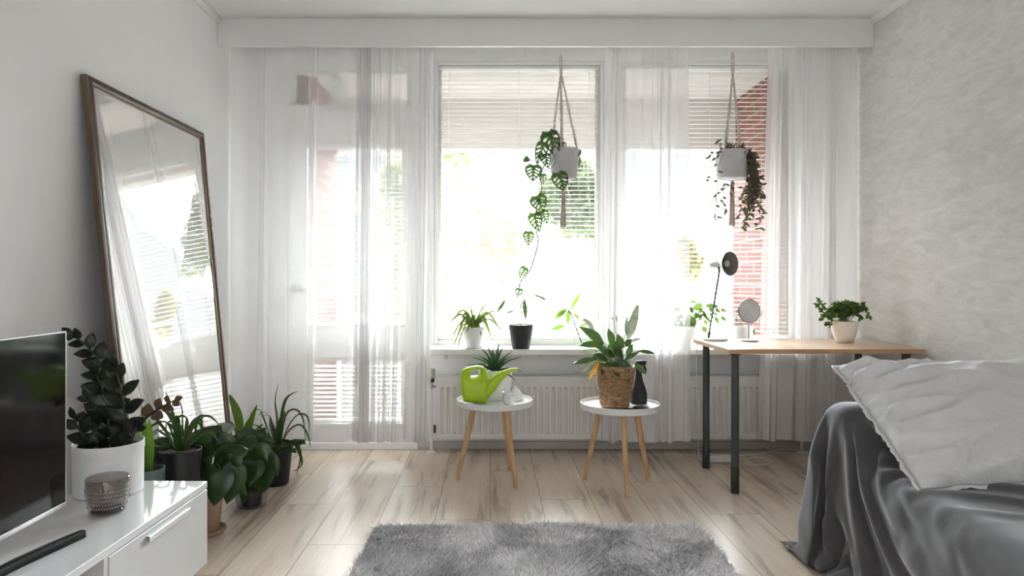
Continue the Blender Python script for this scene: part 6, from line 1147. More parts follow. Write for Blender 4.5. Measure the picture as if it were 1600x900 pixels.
0,0,0,0,0,0,0,0,0,0,0,0,0,0,0,0,0,0,0,0,0,0,0,0,0,1,0,1,-1,0,-1,0,0,0,0,0,0,0,0,0,0,-2,0,0,0,0,0,0,1,0,0,0,1,
0,0,-1,0,0,0,2,-1,0,0,6,0,0,-1,-1,-2,-2,0,0,0,0,0,0,0,0,0,0,0,0,0,0,0,0,0,0,0,0,0,0,0,0,0,1,0,0,0,-1,0,0,0,0,
0,0,0,0,0,1,-1,-3,1,2,-2,0,0,1,0,-1,1,0,0,0,0,0,0,0,1,0,-1,1,1,-7,0,0,1,1,2,2,0,0,-1,1,0,0,0,0,0,0,0,0,0,0,0,
0,0,0,0,0,0,0,0,0,1,0,0,0,0,-1,0,0,0,0,0,0,0,0,0,0,0,-1,-1,1,0,-1,1,-1,1,0,0,0,0,0,0,0,1,-1,0,-1,3,-2,-1,3,2,
-3,0,0,0,0,0,2,6,-3,-2,-2,-1,0,0,0,0,0,0,0,0,0,0,0,0,0,0,0,0,1,0,-1,1,-1,0,0,0,0,0,0,0,0,0,0,1,-2,1,-2,-1,3,
-1,0,1,-1,-1,1,0,0,0,0,0,0,0,0,0,1,-3,3,0,3,-6,3,0,0,0,0,7,-1,-13,2,2,2,1,0,0,0,0,-1,1,0,0,0,0,0,0,0,0,0,0,0,
1,0,-1,1,-1,0,0,0,0,0,0,0,0,0,0,0,0,-1,0,1,1,-1,0,-1,-1,0,0,0,1,0,0,0,0,0,-1,-1,2,0,2,-4,3,0,0,-1,1,9,-9,-9,9,
0,0,0,0,0,0,0,3,5,-3,-2,-2,-1,0,0,0,0,0,0,1,0,-1,1,0,-1,0,0,0,0,0,0,0,0,0,0,0,-1,1,0,-1,4,-3,-1,0,0,0,0,0,0,
-1,1,0,0,-1,1,0,0,1,0,-1,3,0,-2,0,8,0,-16,0,9,-1,0,0,0,0,-1,3,8,-4,-12,1,2,2,1,0,0,0,0,0,0,-1,1,0,0,0,1,0,-1,
0,0,0,0,0,0,0,0,0,-2,3,0,-2,3,-1,-1,-1,3,-2,-1,-1,0,1,0,0,0,1,-1,0,0,0,0,0,-1,0,6,2,-12,-3,8,2,-1,0,0,0,0,-1,
5,7,-13,-7,8,1,0,0,0,0,-1,4,4,-4,-2,0,-1,0,0,0,0,1,0,-1,0,0,0,0,0,0,0,0,-3,4,-1,-1,3,-1,-1,0,1,0,-2,0,1,-1,0,
0,0,-1,1,0,1,0,0,0,0,0,-4,-2,5,2,-1,0,0,0,0,-1,1,10,0,-20,1,9,0,0,0,0,-1,2,13,-2,-8,0,-1,-3,-1,0,0,1,0,0,1,-1,
0,0,0,0,0,0,0,0,0,1,-1,-1,1,3,-1,-1,-1,2,-2,1,0,1,-2,0,0,1,0,2,-2,1,-3,0,1,0,0,0,0,0,0,0,0,0,0,2,8,-9,-13,9,4,
-1,0,0,0,-1,6,10,-16,-12,2,4,3,3,0,0,0,-1,1,0,0,1,0,0,0,0,4,-4,0,0,1,-1,0,-1,1,2,-2,-1,1,1,2,-1,-1,-1,1,0,1,1,
-1,-1,3,-4,-1,2,-1,0,0,0,0,0,0,0,1,3,2,1,-14,-4,10,1,0,0,0,-1,1,12,0,-24,-1,11,2,3,-3,0,0,-1,-2,0,0,1,1,1,0,0,
0,0,4,-4,0,1,3,-5,1,-1,0,2,1,-1,0,2,0,-2,-1,1,1,1,1,-1,-2,-2,-1,-1,7,2,0,-1,-2,-3,0,0,0,0,-1,-3,-2,-2,5,5,-2,
0,0,0,0,5,9,-12,-16,10,6,-3,5,-7,3,0,0,7,-3,-6,0,-1,2,1,0,0,0,0,1,-1,0,0,4,-4,0,-1,0,4,-1,-1,-1,0,2,-1,0,1,1,
0,-1,-1,3,-1,-6,5,2,-11,7,-5,1,3,4,3,0,-2,-2,-2,0,0,0,-1,4,2,2,1,2,-2,-18,-4,12,4,-4,7,-10,5,-1,1,10,-17,3,4,
-1,0,1,0,0,0,0,0,3,-4,0,0,3,-2,0,1,0,2,-1,-1,-1,-1,2,2,1,-1,-1,-1,-1,1,0,4,3,-2,-16,15,-11,5,8,13,-2,-5,-3,-1,
0,0,-3,-6,0,0,-3,-2,-2,-1,-2,-3,9,4,3,-6,8,-9,5,-2,5,9,-24,11,0,0,-1,2,0,-1,0,0,0,0,1,-1,0,-1,2,-1,0,1,0,-1,3,
-2,-1,1,-1,2,0,-1,-1,0,1,0,1,-7,-2,0,18,-9,-2,20,-2,-19,-15,-1,1,3,1,3,9,5,-4,-2,1,0,0,0,0,1,-2,5,-8,7,-7,3,4,
14,-3,-27,14,-1,0,0,1,1,0,-2,0,0,0,-1,2,-1,0,0,2,-3,1,3,-1,-3,5,0,-3,-1,0,0,0,0,1,0,0,0,-1,-2,5,1,-2,-2,22,
-23,-19,1,14,3,2,0,1,-2,-5,2,10,13,-1,-3,-4,-4,-2,-6,6,-8,4,-4,8,16,1,-20,-19,17,0,0,0,1,-1,1,0,-1,0,0,0,0,-1,
2,-1,1,-1,-1,3,2,0,-3,1,4,-5,-2,1,0,1,0,0,0,-1,0,-1,3,0,0,-5,19,-35,-1,16,5,-1,0,0,0,-1,1,10,14,-1,-14,-6,-10,
1,7,-7,11,-10,5,8,14,2,-15,-23,-5,20,-1,0,0,0,-1,9,-5,-2,-1,0,0,0,1,-4,3,0,-1,1,0,4,4,-3,-2,-3,2,1,-2,1,0,-2,
0,0,0,1,1,2,5,4,-2,1,-33,18,4,-2,0,1,0,0,-1,6,19,0,-15,-15,-12,0,11,11,-13,13,-8,12,17,1,-12,-16,-18,10,14,-6,
2,0,0,1,9,-19,3,4,2,0,0,-1,3,-5,3,0,0,-2,2,8,-1,-4,5,-8,3,6,-3,-4,0,-2,0,1,2,1,-1,-1,0,-2,-1,-3,5,2,-3,0,1,-1,
-1,1,13,13,-11,-18,-19,-2,15,4,13,-18,11,-2,19,11,-13,-16,-20,-4,15,13,-7,4,-2,5,2,7,-24,9,-1,1,2,0,0,1,-3,-1,
6,-2,0,-4,5,2,0,-1,4,-1,0,3,2,-11,2,4,0,-2,0,-1,-2,-1,0,-8,4,-9,22,-13,11,-6,-1,1,9,15,-1,-17,-20,-13,14,10,
10,-8,-9,10,10,21,-4,-21,-18,-16,11,13,9,-12,6,10,14,-4,-7,-28,16,-1,-2,1,1,0,0,3,-4,-3,1,4,0,-4,3,4,0,4,2,-2,
-6,-2,5,-1,2,2,0,1,-6,-3,1,1,0,6,-15,14,-18,20,-13,10,5,12,0,-13,-17,-20,2,21,12,-7,-10,10,3,18,11,-18,-25,
-18,-3,22,17,-9,-6,15,23,-2,-18,-14,-17,24,-4,0,1,0,-1,0,0,4,-3,-2,3,-3,3,-5,6,3,-1,4,-2,-2,-3,3,1,4,-2,-1,0,
-3,-4,3,0,-1,-1,0,7,-9,3,-6,12,11,0,-12,-13,-17,-3,22,3,9,-17,10,1,14,17,-5,-27,-28,-5,15,17,10,-18,9,18,18,
-19,-23,-18,2,29,-12,4,1,3,-1,-3,0,0,5,-6,1,-2,9,-6,-1,6,4,0,-5,-3,13,-7,-1,2,-1,-5,-1,0,-6,10,1,-3,-1,-1,-1,
-6,2,9,15,-4,-16,-12,-13,0,13,12,-8,15,-18,11,10,20,0,-19,-26,-18,10,17,16,-12,-10,16,24,10,-28,-25,-14,16,20,
-16,9,-1,1,4,-3,-2,-1,1,3,-2,-1,-1,6,0,-1,-1,2,0,5,-3,4,5,-10,-2,0,-1,0,3,5,-3,-9,2,1,2,-4,7,11,-2,-23,-13,-5,
5,13,10,-5,-3,11,-13,18,18,1,-15,-21,-24,-1,18,11,12,-21,13,16,22,-5,-32,-22,-13,25,17,-19,10,-1,1,9,-14,5,-1,
1,-3,4,-2,1,-1,-12,22,-5,-1,4,1,3,-2,-3,8,-9,-7,11,-4,1,-1,0,0,6,-2,2,1,14,-4,-20,-23,2,10,18,-1,-11,-5,14,-3,
-3,25,3,-14,-16,-18,-12,20,6,2,14,-19,16,20,10,-17,-31,-17,-8,30,15,-20,11,-2,4,10,-22,15,-8,2,0,1,1,-2,2,10,
-14,-9,24,-5,0,0,-2,1,-4,2,12,-10,-1,-1,-2,-3,4,-1,5,8,-1,-4,-8,-1,-21,18,0,15,-27,3,17,-5,-4,15,17,-11,-18,
-16,-14,2,25,-8,9,12,-14,22,22,-9,-24,-30,-15,3,31,14,-21,11,-1,8,7,-29,20,-7,-2,3,0,1,1,1,13,-26,11,-3,3,9,
-4,-1,-1,5,1,-3,9,1,-15,10,-6,-1,-1,5,-1,-2,-2,-8,-2,10,6,-11,17,-31,17,0,-5,20,16,-2,-17,-23,-17,1,22,1,-7,
19,-7,6,20,8,-24,-24,-25,1,19,16,9,-18,12,5,13,-6,-33,20,-2,-5,3,2,-1,13,-35,42,-28,8,2,-1,-6,13,-1,2,4,3,-2,
-4,-5,14,-4,-10,6,5,1,-10,-2,-4,-3,12,-17,0,33,-2,-41,20,1,15,20,-3,-16,-17,-15,-14,15,17,-16,12,3,4,31,0,-10,
-33,-26,-8,24,6,5,12,-12,17,10,1,-21,-26,21,3,-7,5,0,0,0,-14,22,-31,39,-4,21,-4,-22,7,-1,2,-1,-3,6,-7,-2,3,17,
-13,-4,-5,-2,7,-11,-2,4,-2,17,-8,-11,-16,31,9,17,-1,-17,-21,-20,-17,2,26,22,-25,15,6,21,11,-17,-20,-25,-15,11,
21,-9,12,14,-6,24,-1,-13,-24,-18,25,1,-4,5,0,0,-2,0,1,-9,19,-35,47,-1,4,-5,-2,-2,-3,-7,1,1,15,-7,-4,5,10,-23,
1,-1,2,10,1,-17,2,-6,-16,-6,37,30,-4,-16,-20,-22,-17,1,23,8,18,-27,19,20,18,-7,-26,-24,-21,-3,32,-1,-1,14,5,6,
19,-13,-22,-26,-2,27,0,1,3,-1,-1,0,-2,1,-1,7,-17,29,-35,8,32,-3,-5,-1,-5,4,-2,2,2,11,-16,-5,11,9,-19,4,-3,-1,
-4,18,-25,-3,15,11,13,-21,-13,-16,-18,-1,20,15,12,-8,-15,27,28,-2,-20,-28,-24,-8,15,31,-19,15,7,6,20,0,-21,
-28,-17,12,20,-2,5,2,-3,-1,2,-2,-2,0,3,-9,6,7,7,-4,-7,20,-8,4,-3,4,2,-5,-6,0,8,-8,2,18,-6,-20,1,0,5,-4,26,4,
-2,-6,-26,-22,-16,-1,16,16,17,-11,-10,16,22,11,-13,-22,-27,-17,5,21,23,-24,15,10,10,15,-13,-25,-24,-9,20,15,0,
9,-3,-2,6,-6,-11,4,2,0,-2,3,1,-4,24,-25,-1,30,-5,1,7,-11,0,-3,-8,2,10,0,-5,0,16,-15,-8,4,3,-2,-7,9,-9,-13,-24,
-3,17,11,10,12,-19,13,11,19,-3,-18,-28,-25,-7,19,19,14,-22,17,15,10,5,-20,-29,-19,-2,25,9,6,8,-4,0,4,-20,-2,
15,-8,2,0,1,3,-3,6,-23,27,4,-6,23,-12,-3,5,-13,4,10,-10,3,-1,-1,-7,12,18,-21,-4,-2,0,-1,-8,-15,-6,27,23,-12,5,
-11,-9,12,13,8,-13,-19,-28,-15,4,27,19,-11,-10,22,18,7,-8,-27,-29,-8,9,21,6,14,0,-1,2,-3,-20,4,5,2,-7,3,0,5,
-9,7,-5,5,10,-2,4,1,7,-11,2,10,-8,-1,8,-16,11,-7,6,-1,18,-3,-24,0,-6,-4,-4,41,-2,4,-28,15,-6,10,-4,14,-7,-20,
-19,-27,-3,16,19,15,-17,13,19,12,-6,-19,-23,-20,2,10,14,8,15,-3,5,-4,-10,-14,3,3,2,3,-4,0,4,-10,12,13,-19,9,
-1,1,2,-3,4,11,-5,2,-4,-4,-4,13,-11,15,-7,-3,-3,22,-9,-18,12,-11,10,-10,23,-8,-6,5,4,-2,5,-16,-33,2,-20,10,15,
12,4,-10,22,23,-3,-17,-20,-17,-10,6,10,12,13,15,-5,2,-9,-12,-8,0,1,3,4,1,-2,-1,4,8,4,3,-2,-7,-1,-6,-2,9,0,0,2,
-4,13,-8,2,0,14,-13,8,-11,-3,9,12,-15,-21,8,-11,7,17,-15,27,13,-7,-6,-10,-33,20,-30,18,12,9,3,10,11,6,-11,-15,
-15,-12,-2,7,11,12,11,8,-7,5,-11,-19,2,-5,3,4,6,6,-24,21,-2,-8,26,-4,2,1,-8,0,1,2,-9,4,2,0,5,-2,15,-7,-6,-1,
11,-11,5,-7,2,15,-1,0,-11,8,-27,-14,42,18,-21,-22,8,-25,16,-19,22,9,10,8,9,4,-2,-13,-15,-16,-4,6,7,9,13,5,5,
-5,5,-14,-22,12,-12,5,6,7,8,-15,6,0,-2,-2,-2,15,-6,16,-12,1,-1,0,6,-12,3,5,-2,4,-1,11,-5,-10,-3,12,0,-1,-5,5,
16,-10,16,-14,23,-13,-3,-14,-11,4,-32,8,-1,24,10,9,7,4,-1,-5,-13,-15,-9,4,5,5,7,10,4,7,-4,0,-14,-21,13,-10,6,
7,8,7,-11,12,-8,-6,0,-1,-22,-1,5,2,35,-4,5,-11,-1,14,-15,1,4,-2,-1,0,10,0,-7,-8,7,8,-7,0,16,15,-17,18,-18,1,
-2,-38,-10,-2,16,11,21,12,1,7,-2,-8,-9,-14,-9,-1,4,4,5,9,9,4,3,-2,-6,-15,-12,5,-5,6,8,8,5,0,4,-14,10,-13,1,17,
-21,16,-2,6,-15,2,2,14,2,-11,15,-17,-1,0,-1,-2,0,9,3,0,-9,1,9,-5,1,16,8,-23,17,-10,-16,19,-7,-4,-1,18,4,-6,12,
-7,-4,-1,-5,0,-1,0,1,4,7,4,2,0,-4,-6,-3,-1,-1,0,2,1,3,0,-1,-1,-2,3,-9,4,1,-20,22,-9,17,0,-4,-2,1,0,1,8,-13,17,
-10,-1,0,0,-1,-1,6,4,1,-5,-2,9,-2,-5,18,6,-24,18,-16,3,-2,6,9,1,-1,11,-9,1,2,-5,-2,-4,1,3,3,3,2,1,-2,-3,-2,-1,
-2,-3,2,2,1,4,3,1,-2,-4,-1,1,3,-1,1,1,4,-8,-4,10,22,-13,-1,-5,-1,-8,12,-2,5,-5,-1,0,1,0,-1,3,8,2,0,-12,2,6,-6,
17,1,-14,16,-11,-1,8,7,0,7,-9,5,2,-8,-1,-2,-1,0,1,2,3,0,-2,0,1,-1,-2,-3,0,0,4,5,3,0,1,0,-2,-4,-3,3,1,1,10,-1,
-7,-8,-2,4,17,-11,4,2,10,-13,0,0,5,-3,-1,0,0,1,-1,1,6,4,8,-9,-10,4,-2,19,-5,-3,-5,6,10,2,6,-8,7,1,-10,0,-2,-1,
0,1,1,2,-1,0,4,2,-1,-2,-4,-2,-2,0,2,5,3,3,0,-1,0,-2,-2,-2,4,-1,6,11,3,-21,-2,-2,0,9,-3,0,1,13,-6,1,-6,4,-1,-1,
0,0,1,1,-1,1,3,12,2,-16,-5,8,13,-6,-6,15,4,4,-5,8,-1,-10,5,-2,-3,-3,0,1,1,0,4,5,0,-1,-1,-3,-2,-2,-2,-1,1,-1,1,
1,0,1,2,3,1,-1,0,1,-7,-4,5,22,-11,0,-2,1,4,-5,-1,-1,5,0,6,-8,3,0,0,0,0,-1,1,0,0,-1,5,14,-9,-11,13,-1,6,8,3,-3,
7,-2,-6,7,-5,-5,-1,0,0,1,2,5,3,0,1,-1,-3,-3,-2,-1,0,1,1,1,1,-2,-2,-3,-2,2,4,4,0,0,-4,10,6,0,5,-10,-5,4,0,4,1,
-1,0,-4,-2,9,-9,1,1,1,0,1,0,-1,0,0,-2,3,14,-7,-3,1,18,2,0,4,-2,-6,8,-12,-9,-1,1,4,6,3,4,2,3,1,-1,-3,-11,-5,-2,
3,6,4,4,2,1,0,-1,-3,-4,-3,-1,2,5,1,9,4,-20,7,7,7,7,-15,0,-3,-3,3,-1,9,0,-6,6,-4,1,0,0,0,-1,1,-1,-1,2,-7,3,21,
-6,6,-1,3,3,1,6,4,-11,1,-1,0,-3,-3,-4,5,8,6,0,-2,-6,-5,3,1,-1,0,0,4,3,3,-2,-3,-3,-1,0,-2,-1,-1,-2,1,-7,-1,29,
-26,-1,-5,-2,14,-2,3,-1,-11,4,-4,4,7,3,7,0,0,1,-2,-1,-2,-1,-3,0,7,-1,-5,6,3,5,3,7,4,-12,-11,-12,-19,8,7,9,7,
13,6,2,-1,-9,-14,-12,-16,-1,4,17,9,9,6,2,-3,-3,-3,-3,0,1,3,2,1,0,-2,9,-1,-23,24,-19,6,2,-2,-1,-1,-4,10,-2,3,
-1,-1,1,1,1,0,-1,2,1,2,2,3,1,-3,0,-2,1,1,-1,4,-7,-19,-9,-1,8,24,-3,0,2,5,1,4,-13,-18,-15,-3,1,15,9,15,-13,-1,
-1,-14,4,-7,-1,1,3,3,4,4,4,3,4,-1,-15,0,2,2,5,-1,0,0,1,1,7,-1,0,-3,2,2,1,-2,-1,-1,1,0,1,0,-1,0,0,3,-1,0,-5,1,
0,-5,-4,13,6,3,3,-4,2,0,0,-1,-6,-28,-4,3,13,6,6,5,8,-23,2,-5,-2,17,-24,7,1,1,2,2,1,1,2,2,3,-1,0,-24,14,-5,13,
3,-1,1,-1,-2,-1,0,1,4,-1,0,-1,-1,0,0,1,1,0,0,1,0,0,0,-1,-2,3,0,0,-2,-1,-6,-2,-2,-4,-1,1,0,-1,-4,-2,24,-2,7,-2,
-1,9,-2,-26,8,2,16,-2,-23,14,0,2,3,4,-2,-4,-6,0,2,1,0,31,-20,-10,1,2,0,0,-1,1,0,0,1,-1,-1,0,-1,-1,0,0,2,-2,0,
-1,0,-1,2,1,2,-3,-2,-3,0,0,2,1,0,1,0,0,0,0,0,0,2,1,-9,14,-1,2,1,-12,-15,14,6,12,-24,-4,17,9,0,-1,-5,-10,-8,3,
10,2,0,-6,2,-19,48,-12,1,-9,0,0,0,0,0,0,-1,0,-1,-1,-1,0,1,0,-2,1,-2,1,-1,2,-2,-1,-4,-6,-2,-2,0,0,0,2,2,2,2,2,
1,2,1,2,1,0,0,-9,-5,-8,-2,3,24,4,0,-18,17,4,-6,-13,-6,-10,3,5,15,8,-3,-3,-7,1,1,1,-17,28,-3,-5,1,1,1,-1,0,-1,
0,-1,0,0,0,1,-1,0,0,-1,1,-1,-1,-3,-4,-7,-11,-5,1,-2,1,2,1,1,0,0,-1,0,1,-1,0,-1,-1,1,1,3,5,11,7,6,-6,-1,-4,3,
-12,-8,-4,2,4,20,8,6,-4,-9,-4,-4,2,3,1,28,-19,-1,4,4,-12,0,0,1,0,0,0,1,0,0,-1,-1,-1,-2,-2,-2,-3,-3,-2,-5,-4,
-7,-4,2,-1,-5,-3,7,5,3,2,-2,0,-1,-2,-1,0,0,1,1,1,-1,-2,-1,-1,-2,-4,-2,-2,0,2,6,7,13,6,-5,-5,-5,-5,-4,-2,0,3,
-4,0,-34,34,2,-2,6,6,-9,1,-1,2,1,-1,-2,-1,-2,-1,-3,-2,-3,-2,-2,-2,-1,-4,-4,-4,-1,5,2,-13,-1,7,-1,-1,0,-1,1,-3,
-3,0,0,0,2,3,2,3,4,3,1,0,-1,-1,-2,-1,1,1,3,1,-5,-2,-3,-4,-4,0,2,2,2,-2,-1,-1,-3,4,-5,-6,1,2,10,-1,-1,-3,-2,-2,
-1,-2,-1,-2,0,-2,-1,-1,-1,-2,-4,-2,0,-2,5,2,-14,2,4,-2,-1,0,-1,-1,-3,0,-2,-1,1,3,1,1,2,0,0,-1,-1,-1,-2,-1,0,0,
1,3,0,2,-1,-1,-2,-1,2,-1,0,2,0,1,-1,0,-1,0,-9,8,0,3,-1,-4,-3,-4,-4,0,-1,0,0,0,-1,0,-1,-1,-2,-2,0,-2,-2,5,2,
-12,2,-2,3,-1,-1,-1,-2,-2,-1,-2,2,0,2,0,2,2,0,-1,-1,-1,-2,-1,0,0,0,2,2,0,2,0,-1,-2,-1,0,-2,1,2,0,0,-1,2,-1,0,
-7,13,2,-13,0,-12,-1,-1,0,1,0,1,0,0,0,0,-1,-2,-3,0,-1,-2,1,3,2,-10,0,-2,3,-1,1,-3,-1,-2,-2,-2,1,0,2,2,2,1,0,
-1,0,-2,-1,-1,-1,-1,1,1,2,0,2,0,-1,-1,-1,-1,-1,0,2,1,0,1,0,-1,0,5,0,0,-12,14,-25,1,-2,-1,1,1,0,0,2,-1,0,-2,-3,
-1,1,-2,-1,1,2,2,-7,-4,0,1,1,0,-2,-2,-2,-2,-1,0,0,2,3,0,2,0,0,-1,-2,-1,-2,0,0,1,0,2,0,2,0,-1,0,-2,-1,-1,0,3,0,
0,0,0,1,-2,1,-1,7,-2,6,-9,7,-13,-6,-3,0,2,-5,2,-1,0,-4,-2,-1,0,-2,-1,3,2,0,-3,-7,2,-2,1,0,0,-2,-2,-3,-1,-1,1,
1,2,2,2,0,1,-2,-2,-1,-1,-1,0,0,1,2,1,1,0,-1,-1,-1,-1,-1,1,2,0,0,1,0,0,-2,2,0,-5,-9,1,6,0,5,10,-2,-7,-11,0,-3,
0,-4,-3,0,-1,0,-2,0,3,1,-1,0,-7,1,-3,0,1,0,-3,-1,-1,-2,-1,0,1,2,2,1,1,1,-2,-1,-1,-2,-1,0,0,2,1,1,0,0,0,-1,0,
-2,-1,1,1,0,0,1,0,1,-1,0,0,1,0,-8,-2,0,-15,0,3,4,4,2,-6,2,-4,-2,0,0,-1,-2,1,3,0,-1,0,-5,-3,0,-1,1,0,-2,0,-2,
-2,0,-1,1,0,2,1,1,1,-1,0,-2,-1,-1,0,0,1,1,1,0,0,0,-1,0,-2,0,1,1,0,0,0,1,-1,0,0,0,-1,1,2,10,-5,-35,13,5,-8,-10,
0,3,-1,3,-1,4,-1,-3,-1,1,3,-1,0,0,-2,-5,0,-2,0,0,0,-2,-1,-1,-1,-1,0,1,1,2,1,1,0,-1,-2,-1,-1,0,-1,2,0,1,1,1,0,
-1,-1,-2,0,0,1,0,1,0,1,-1,1,-1,0,-1,2,-1,6,-4,-30,15,-11,-1,-6,12,10,-4,-6,0,-1,-2,-2,0,0,3,-1,1,-1,-1,-5,0,
-2,-2,1,-1,0,-1,-1,-1,-1,-1,1,0,2,1,1,0,0,-1,-1,-1,-1,-1,1,1,1,1,0,0,-1,0,-1,0,0,0,0,1,-1,1,0,0,0,0,0,0,-1,1,
-5,-26,8,-5,23,-16,7,-1,-8,-2,8,-2,-1,-4,-1,2,2,-1,0,-1,0,-3,-3,-2,0,0,-1,1,-1,-2,0,-2,0,0,0,2,1,0,1,0,-1,-1,
-1,-1,0,0,1,0,2,0,1,-1,0,-2,0,-1,0,0,1,0,1,1,0,0,-1,0,-1,1,-1,1,31,-14,-23,19,-23,-21,8,0,1,5,-8,1,-1,1,2,0,0,
0,-1,0,-1,-5,0,-1,-1,-1,0,0,-1,0,-2,0,-1,0,1,1,1,1,1,-1,-1,-1,-1,-1,-1,2,0,2,0,1,0,-1,-1,-1,-1,0,0,2,0,0,1,-1,
0,0,0,0,0,-1,1,0,-18,4,17,-3,-31,23,9,-12,-10,-2,-1,0,0,2,0,0,0,-1,1,-1,-5,-1,-1,0,-2,1,-1,-1,-1,-1,0,0,0,0,1,
0,1,1,-1,0,-1,-1,-1,0,0,0,2,1,1,0,-1,0,-2,0,-1,1,0,0,1,1,0,0,-1,0,0,-1,0,1,0,0,-12,11,24,-39,22,13,-26,-25,2,
0,8,-2,3,-1,0,0,-2,1,-1,-3,-2,0,-1,-2,0,-1,1,-1,-1,0,-1,0,0,1,0,1,1,0,0,-1,-1,-1,-1,-1,1,2,0,1,1,-1,0,-2,0,-1,
0,0,1,0,1,1,-1,0,0,-1,0,0,1,0,0,0,-2,17,-11,18,3,-22,-32,21,-9,-4,-2,3,-2,0,0,-2,1,0,-3,-2,-1,-1,-1,-1,0,0,-1,
1,-3,0,1,-1,1,0,0,1,0,1,-1,-1,-1,-1,0,0,1,1,1,1,0,0,-2,-1,-1,0,0,0,1,2,0,-1,1,-1,0,0,0,0,0,0,0,0,-1,-16,-8,3,
9,-2,17,-21,3,-1,-5,1,1,1,-3,-1,0,-3,-2,-2,0,0,-1,-1,0,-1,1,-3,0,1,0,0,0,0,1,0,1,-1,0,-1,-1,-1,0,1,1,0,2,0,0,
-1,-1,-1,0,-1,0,1,1,0,1,0,-1,0,-1,0,0,0,0,1,0,0,0,4,-8,7,-25,-2,7,13,-9,-2,-4,-1,2,-6,4,-3,-2,-2,-1,-1,0,-2,
-1,0,-1,0,-1,1,-1,0,1,-1,1,0,0,0,0,-1,0,-1,-1,0,0,1,0,2,0,1,-1,0,-1,-1,-2,1,0,2,1,0,0,0,-1,-1,0,0,0,1,0,0,0,0,
0,-4,5,-14,20,-7,0,7,-10,-8,-8,2,-8,9,-7,-3,0,-2,-1,0,-1,0,-2,0,-1,0,0,-1,0,0,0,1,0,-1,1,0,0,0,-2,0,0,0,-1,1,
2,0,1,-1,0,-1,-1,-1,0,0,1,1,0,1,0,-1,0,0,0,-1,0,1,0,-1,1,0,0,0,6,-6,-9,10,9,-17,17,2,-29,0,5,-15,3,3,-3,-2,-4,
0,-1,-2,1,-1,1,-1,0,0,-2,2,0,0,0,0,-1,1,-1,0,0,-1,0,-1,2,0,0,1,1,-1,0,-2,-1,0,0,0,2,0,1,0,-1,0,-1,0,-1,1,1,-1,
1,1,-1,0,0,0,-6,14,3,-2,-18,12,8,-31,24,-18,4,7,-7,-1,-20,10,-8,-1,-1,0,-2,1,-2,0,2,-1,0,1,-1,0,0,0,0,-1,0,0,
-1,0,-1,1,0,1,1,0,0,0,-1,-1,0,-1,0,1,0,1,1,0,0,-1,0,-1,0,1,0,0,0,0,0,0,0,0,0,-7,4,-6,9,14,-34,38,-18,13,-11,
-31,13,-12,21,-26,11,-8,-1,-2,1,-1,0,0,1,-1,1,0,-1,-1,0,1,-1,0,0,-1,1,-1,0,0,1,0,1,1,-1,0,-1,-1,-1,0,1,0,1,1,
0,0,-1,0,-2,0,1,0,0,2,0,-1,0,0,0,0,0,4,-12,8,14,-31,33,-34,39,-12,-43,36,-29,13,-19,5,-2,-2,0,1,0,-2,-1,2,-2,
0,2,0,-1,0,0,-1,0,0,0,0,-1,1,0,0,0,1,0,0,0,-1,-1,0,-1,1,0,1,1,0,0,0,-1,-1,0,0,0,1,0,0,0,0,0,0,0,0,0,-2,2,10,
-24,24,-27,27,-34,-3,42,-45,22,-26,7,2,-8,2,0,2,-4,10,-9,-1,2,12,14,-29,1,0,2,-3,0,0,0,-1,0,0,0,1,0,1,0,0,0,
-1,-1,-1,0,0,1,1,1,0,0,-1,0,-1,0,0,1,-1,2,-1,0,0,0,0,0,0,0,-3,5,-13,11,-10,11,-8,13,-10,-21,21,-28,6,-6,-1,0,
2,0,-1,15,-18,3,0,4,0,2,-2,-6,5,-4,0,-1,0,-1,1,0,0,0,0,0,0,1,0,-1,0,-1,-1,1,0,0,1,1,0,0,-1,-1,-1,1,0,0,1,0,0,
0,0,0,0,], (3, 108, 70), .0006)
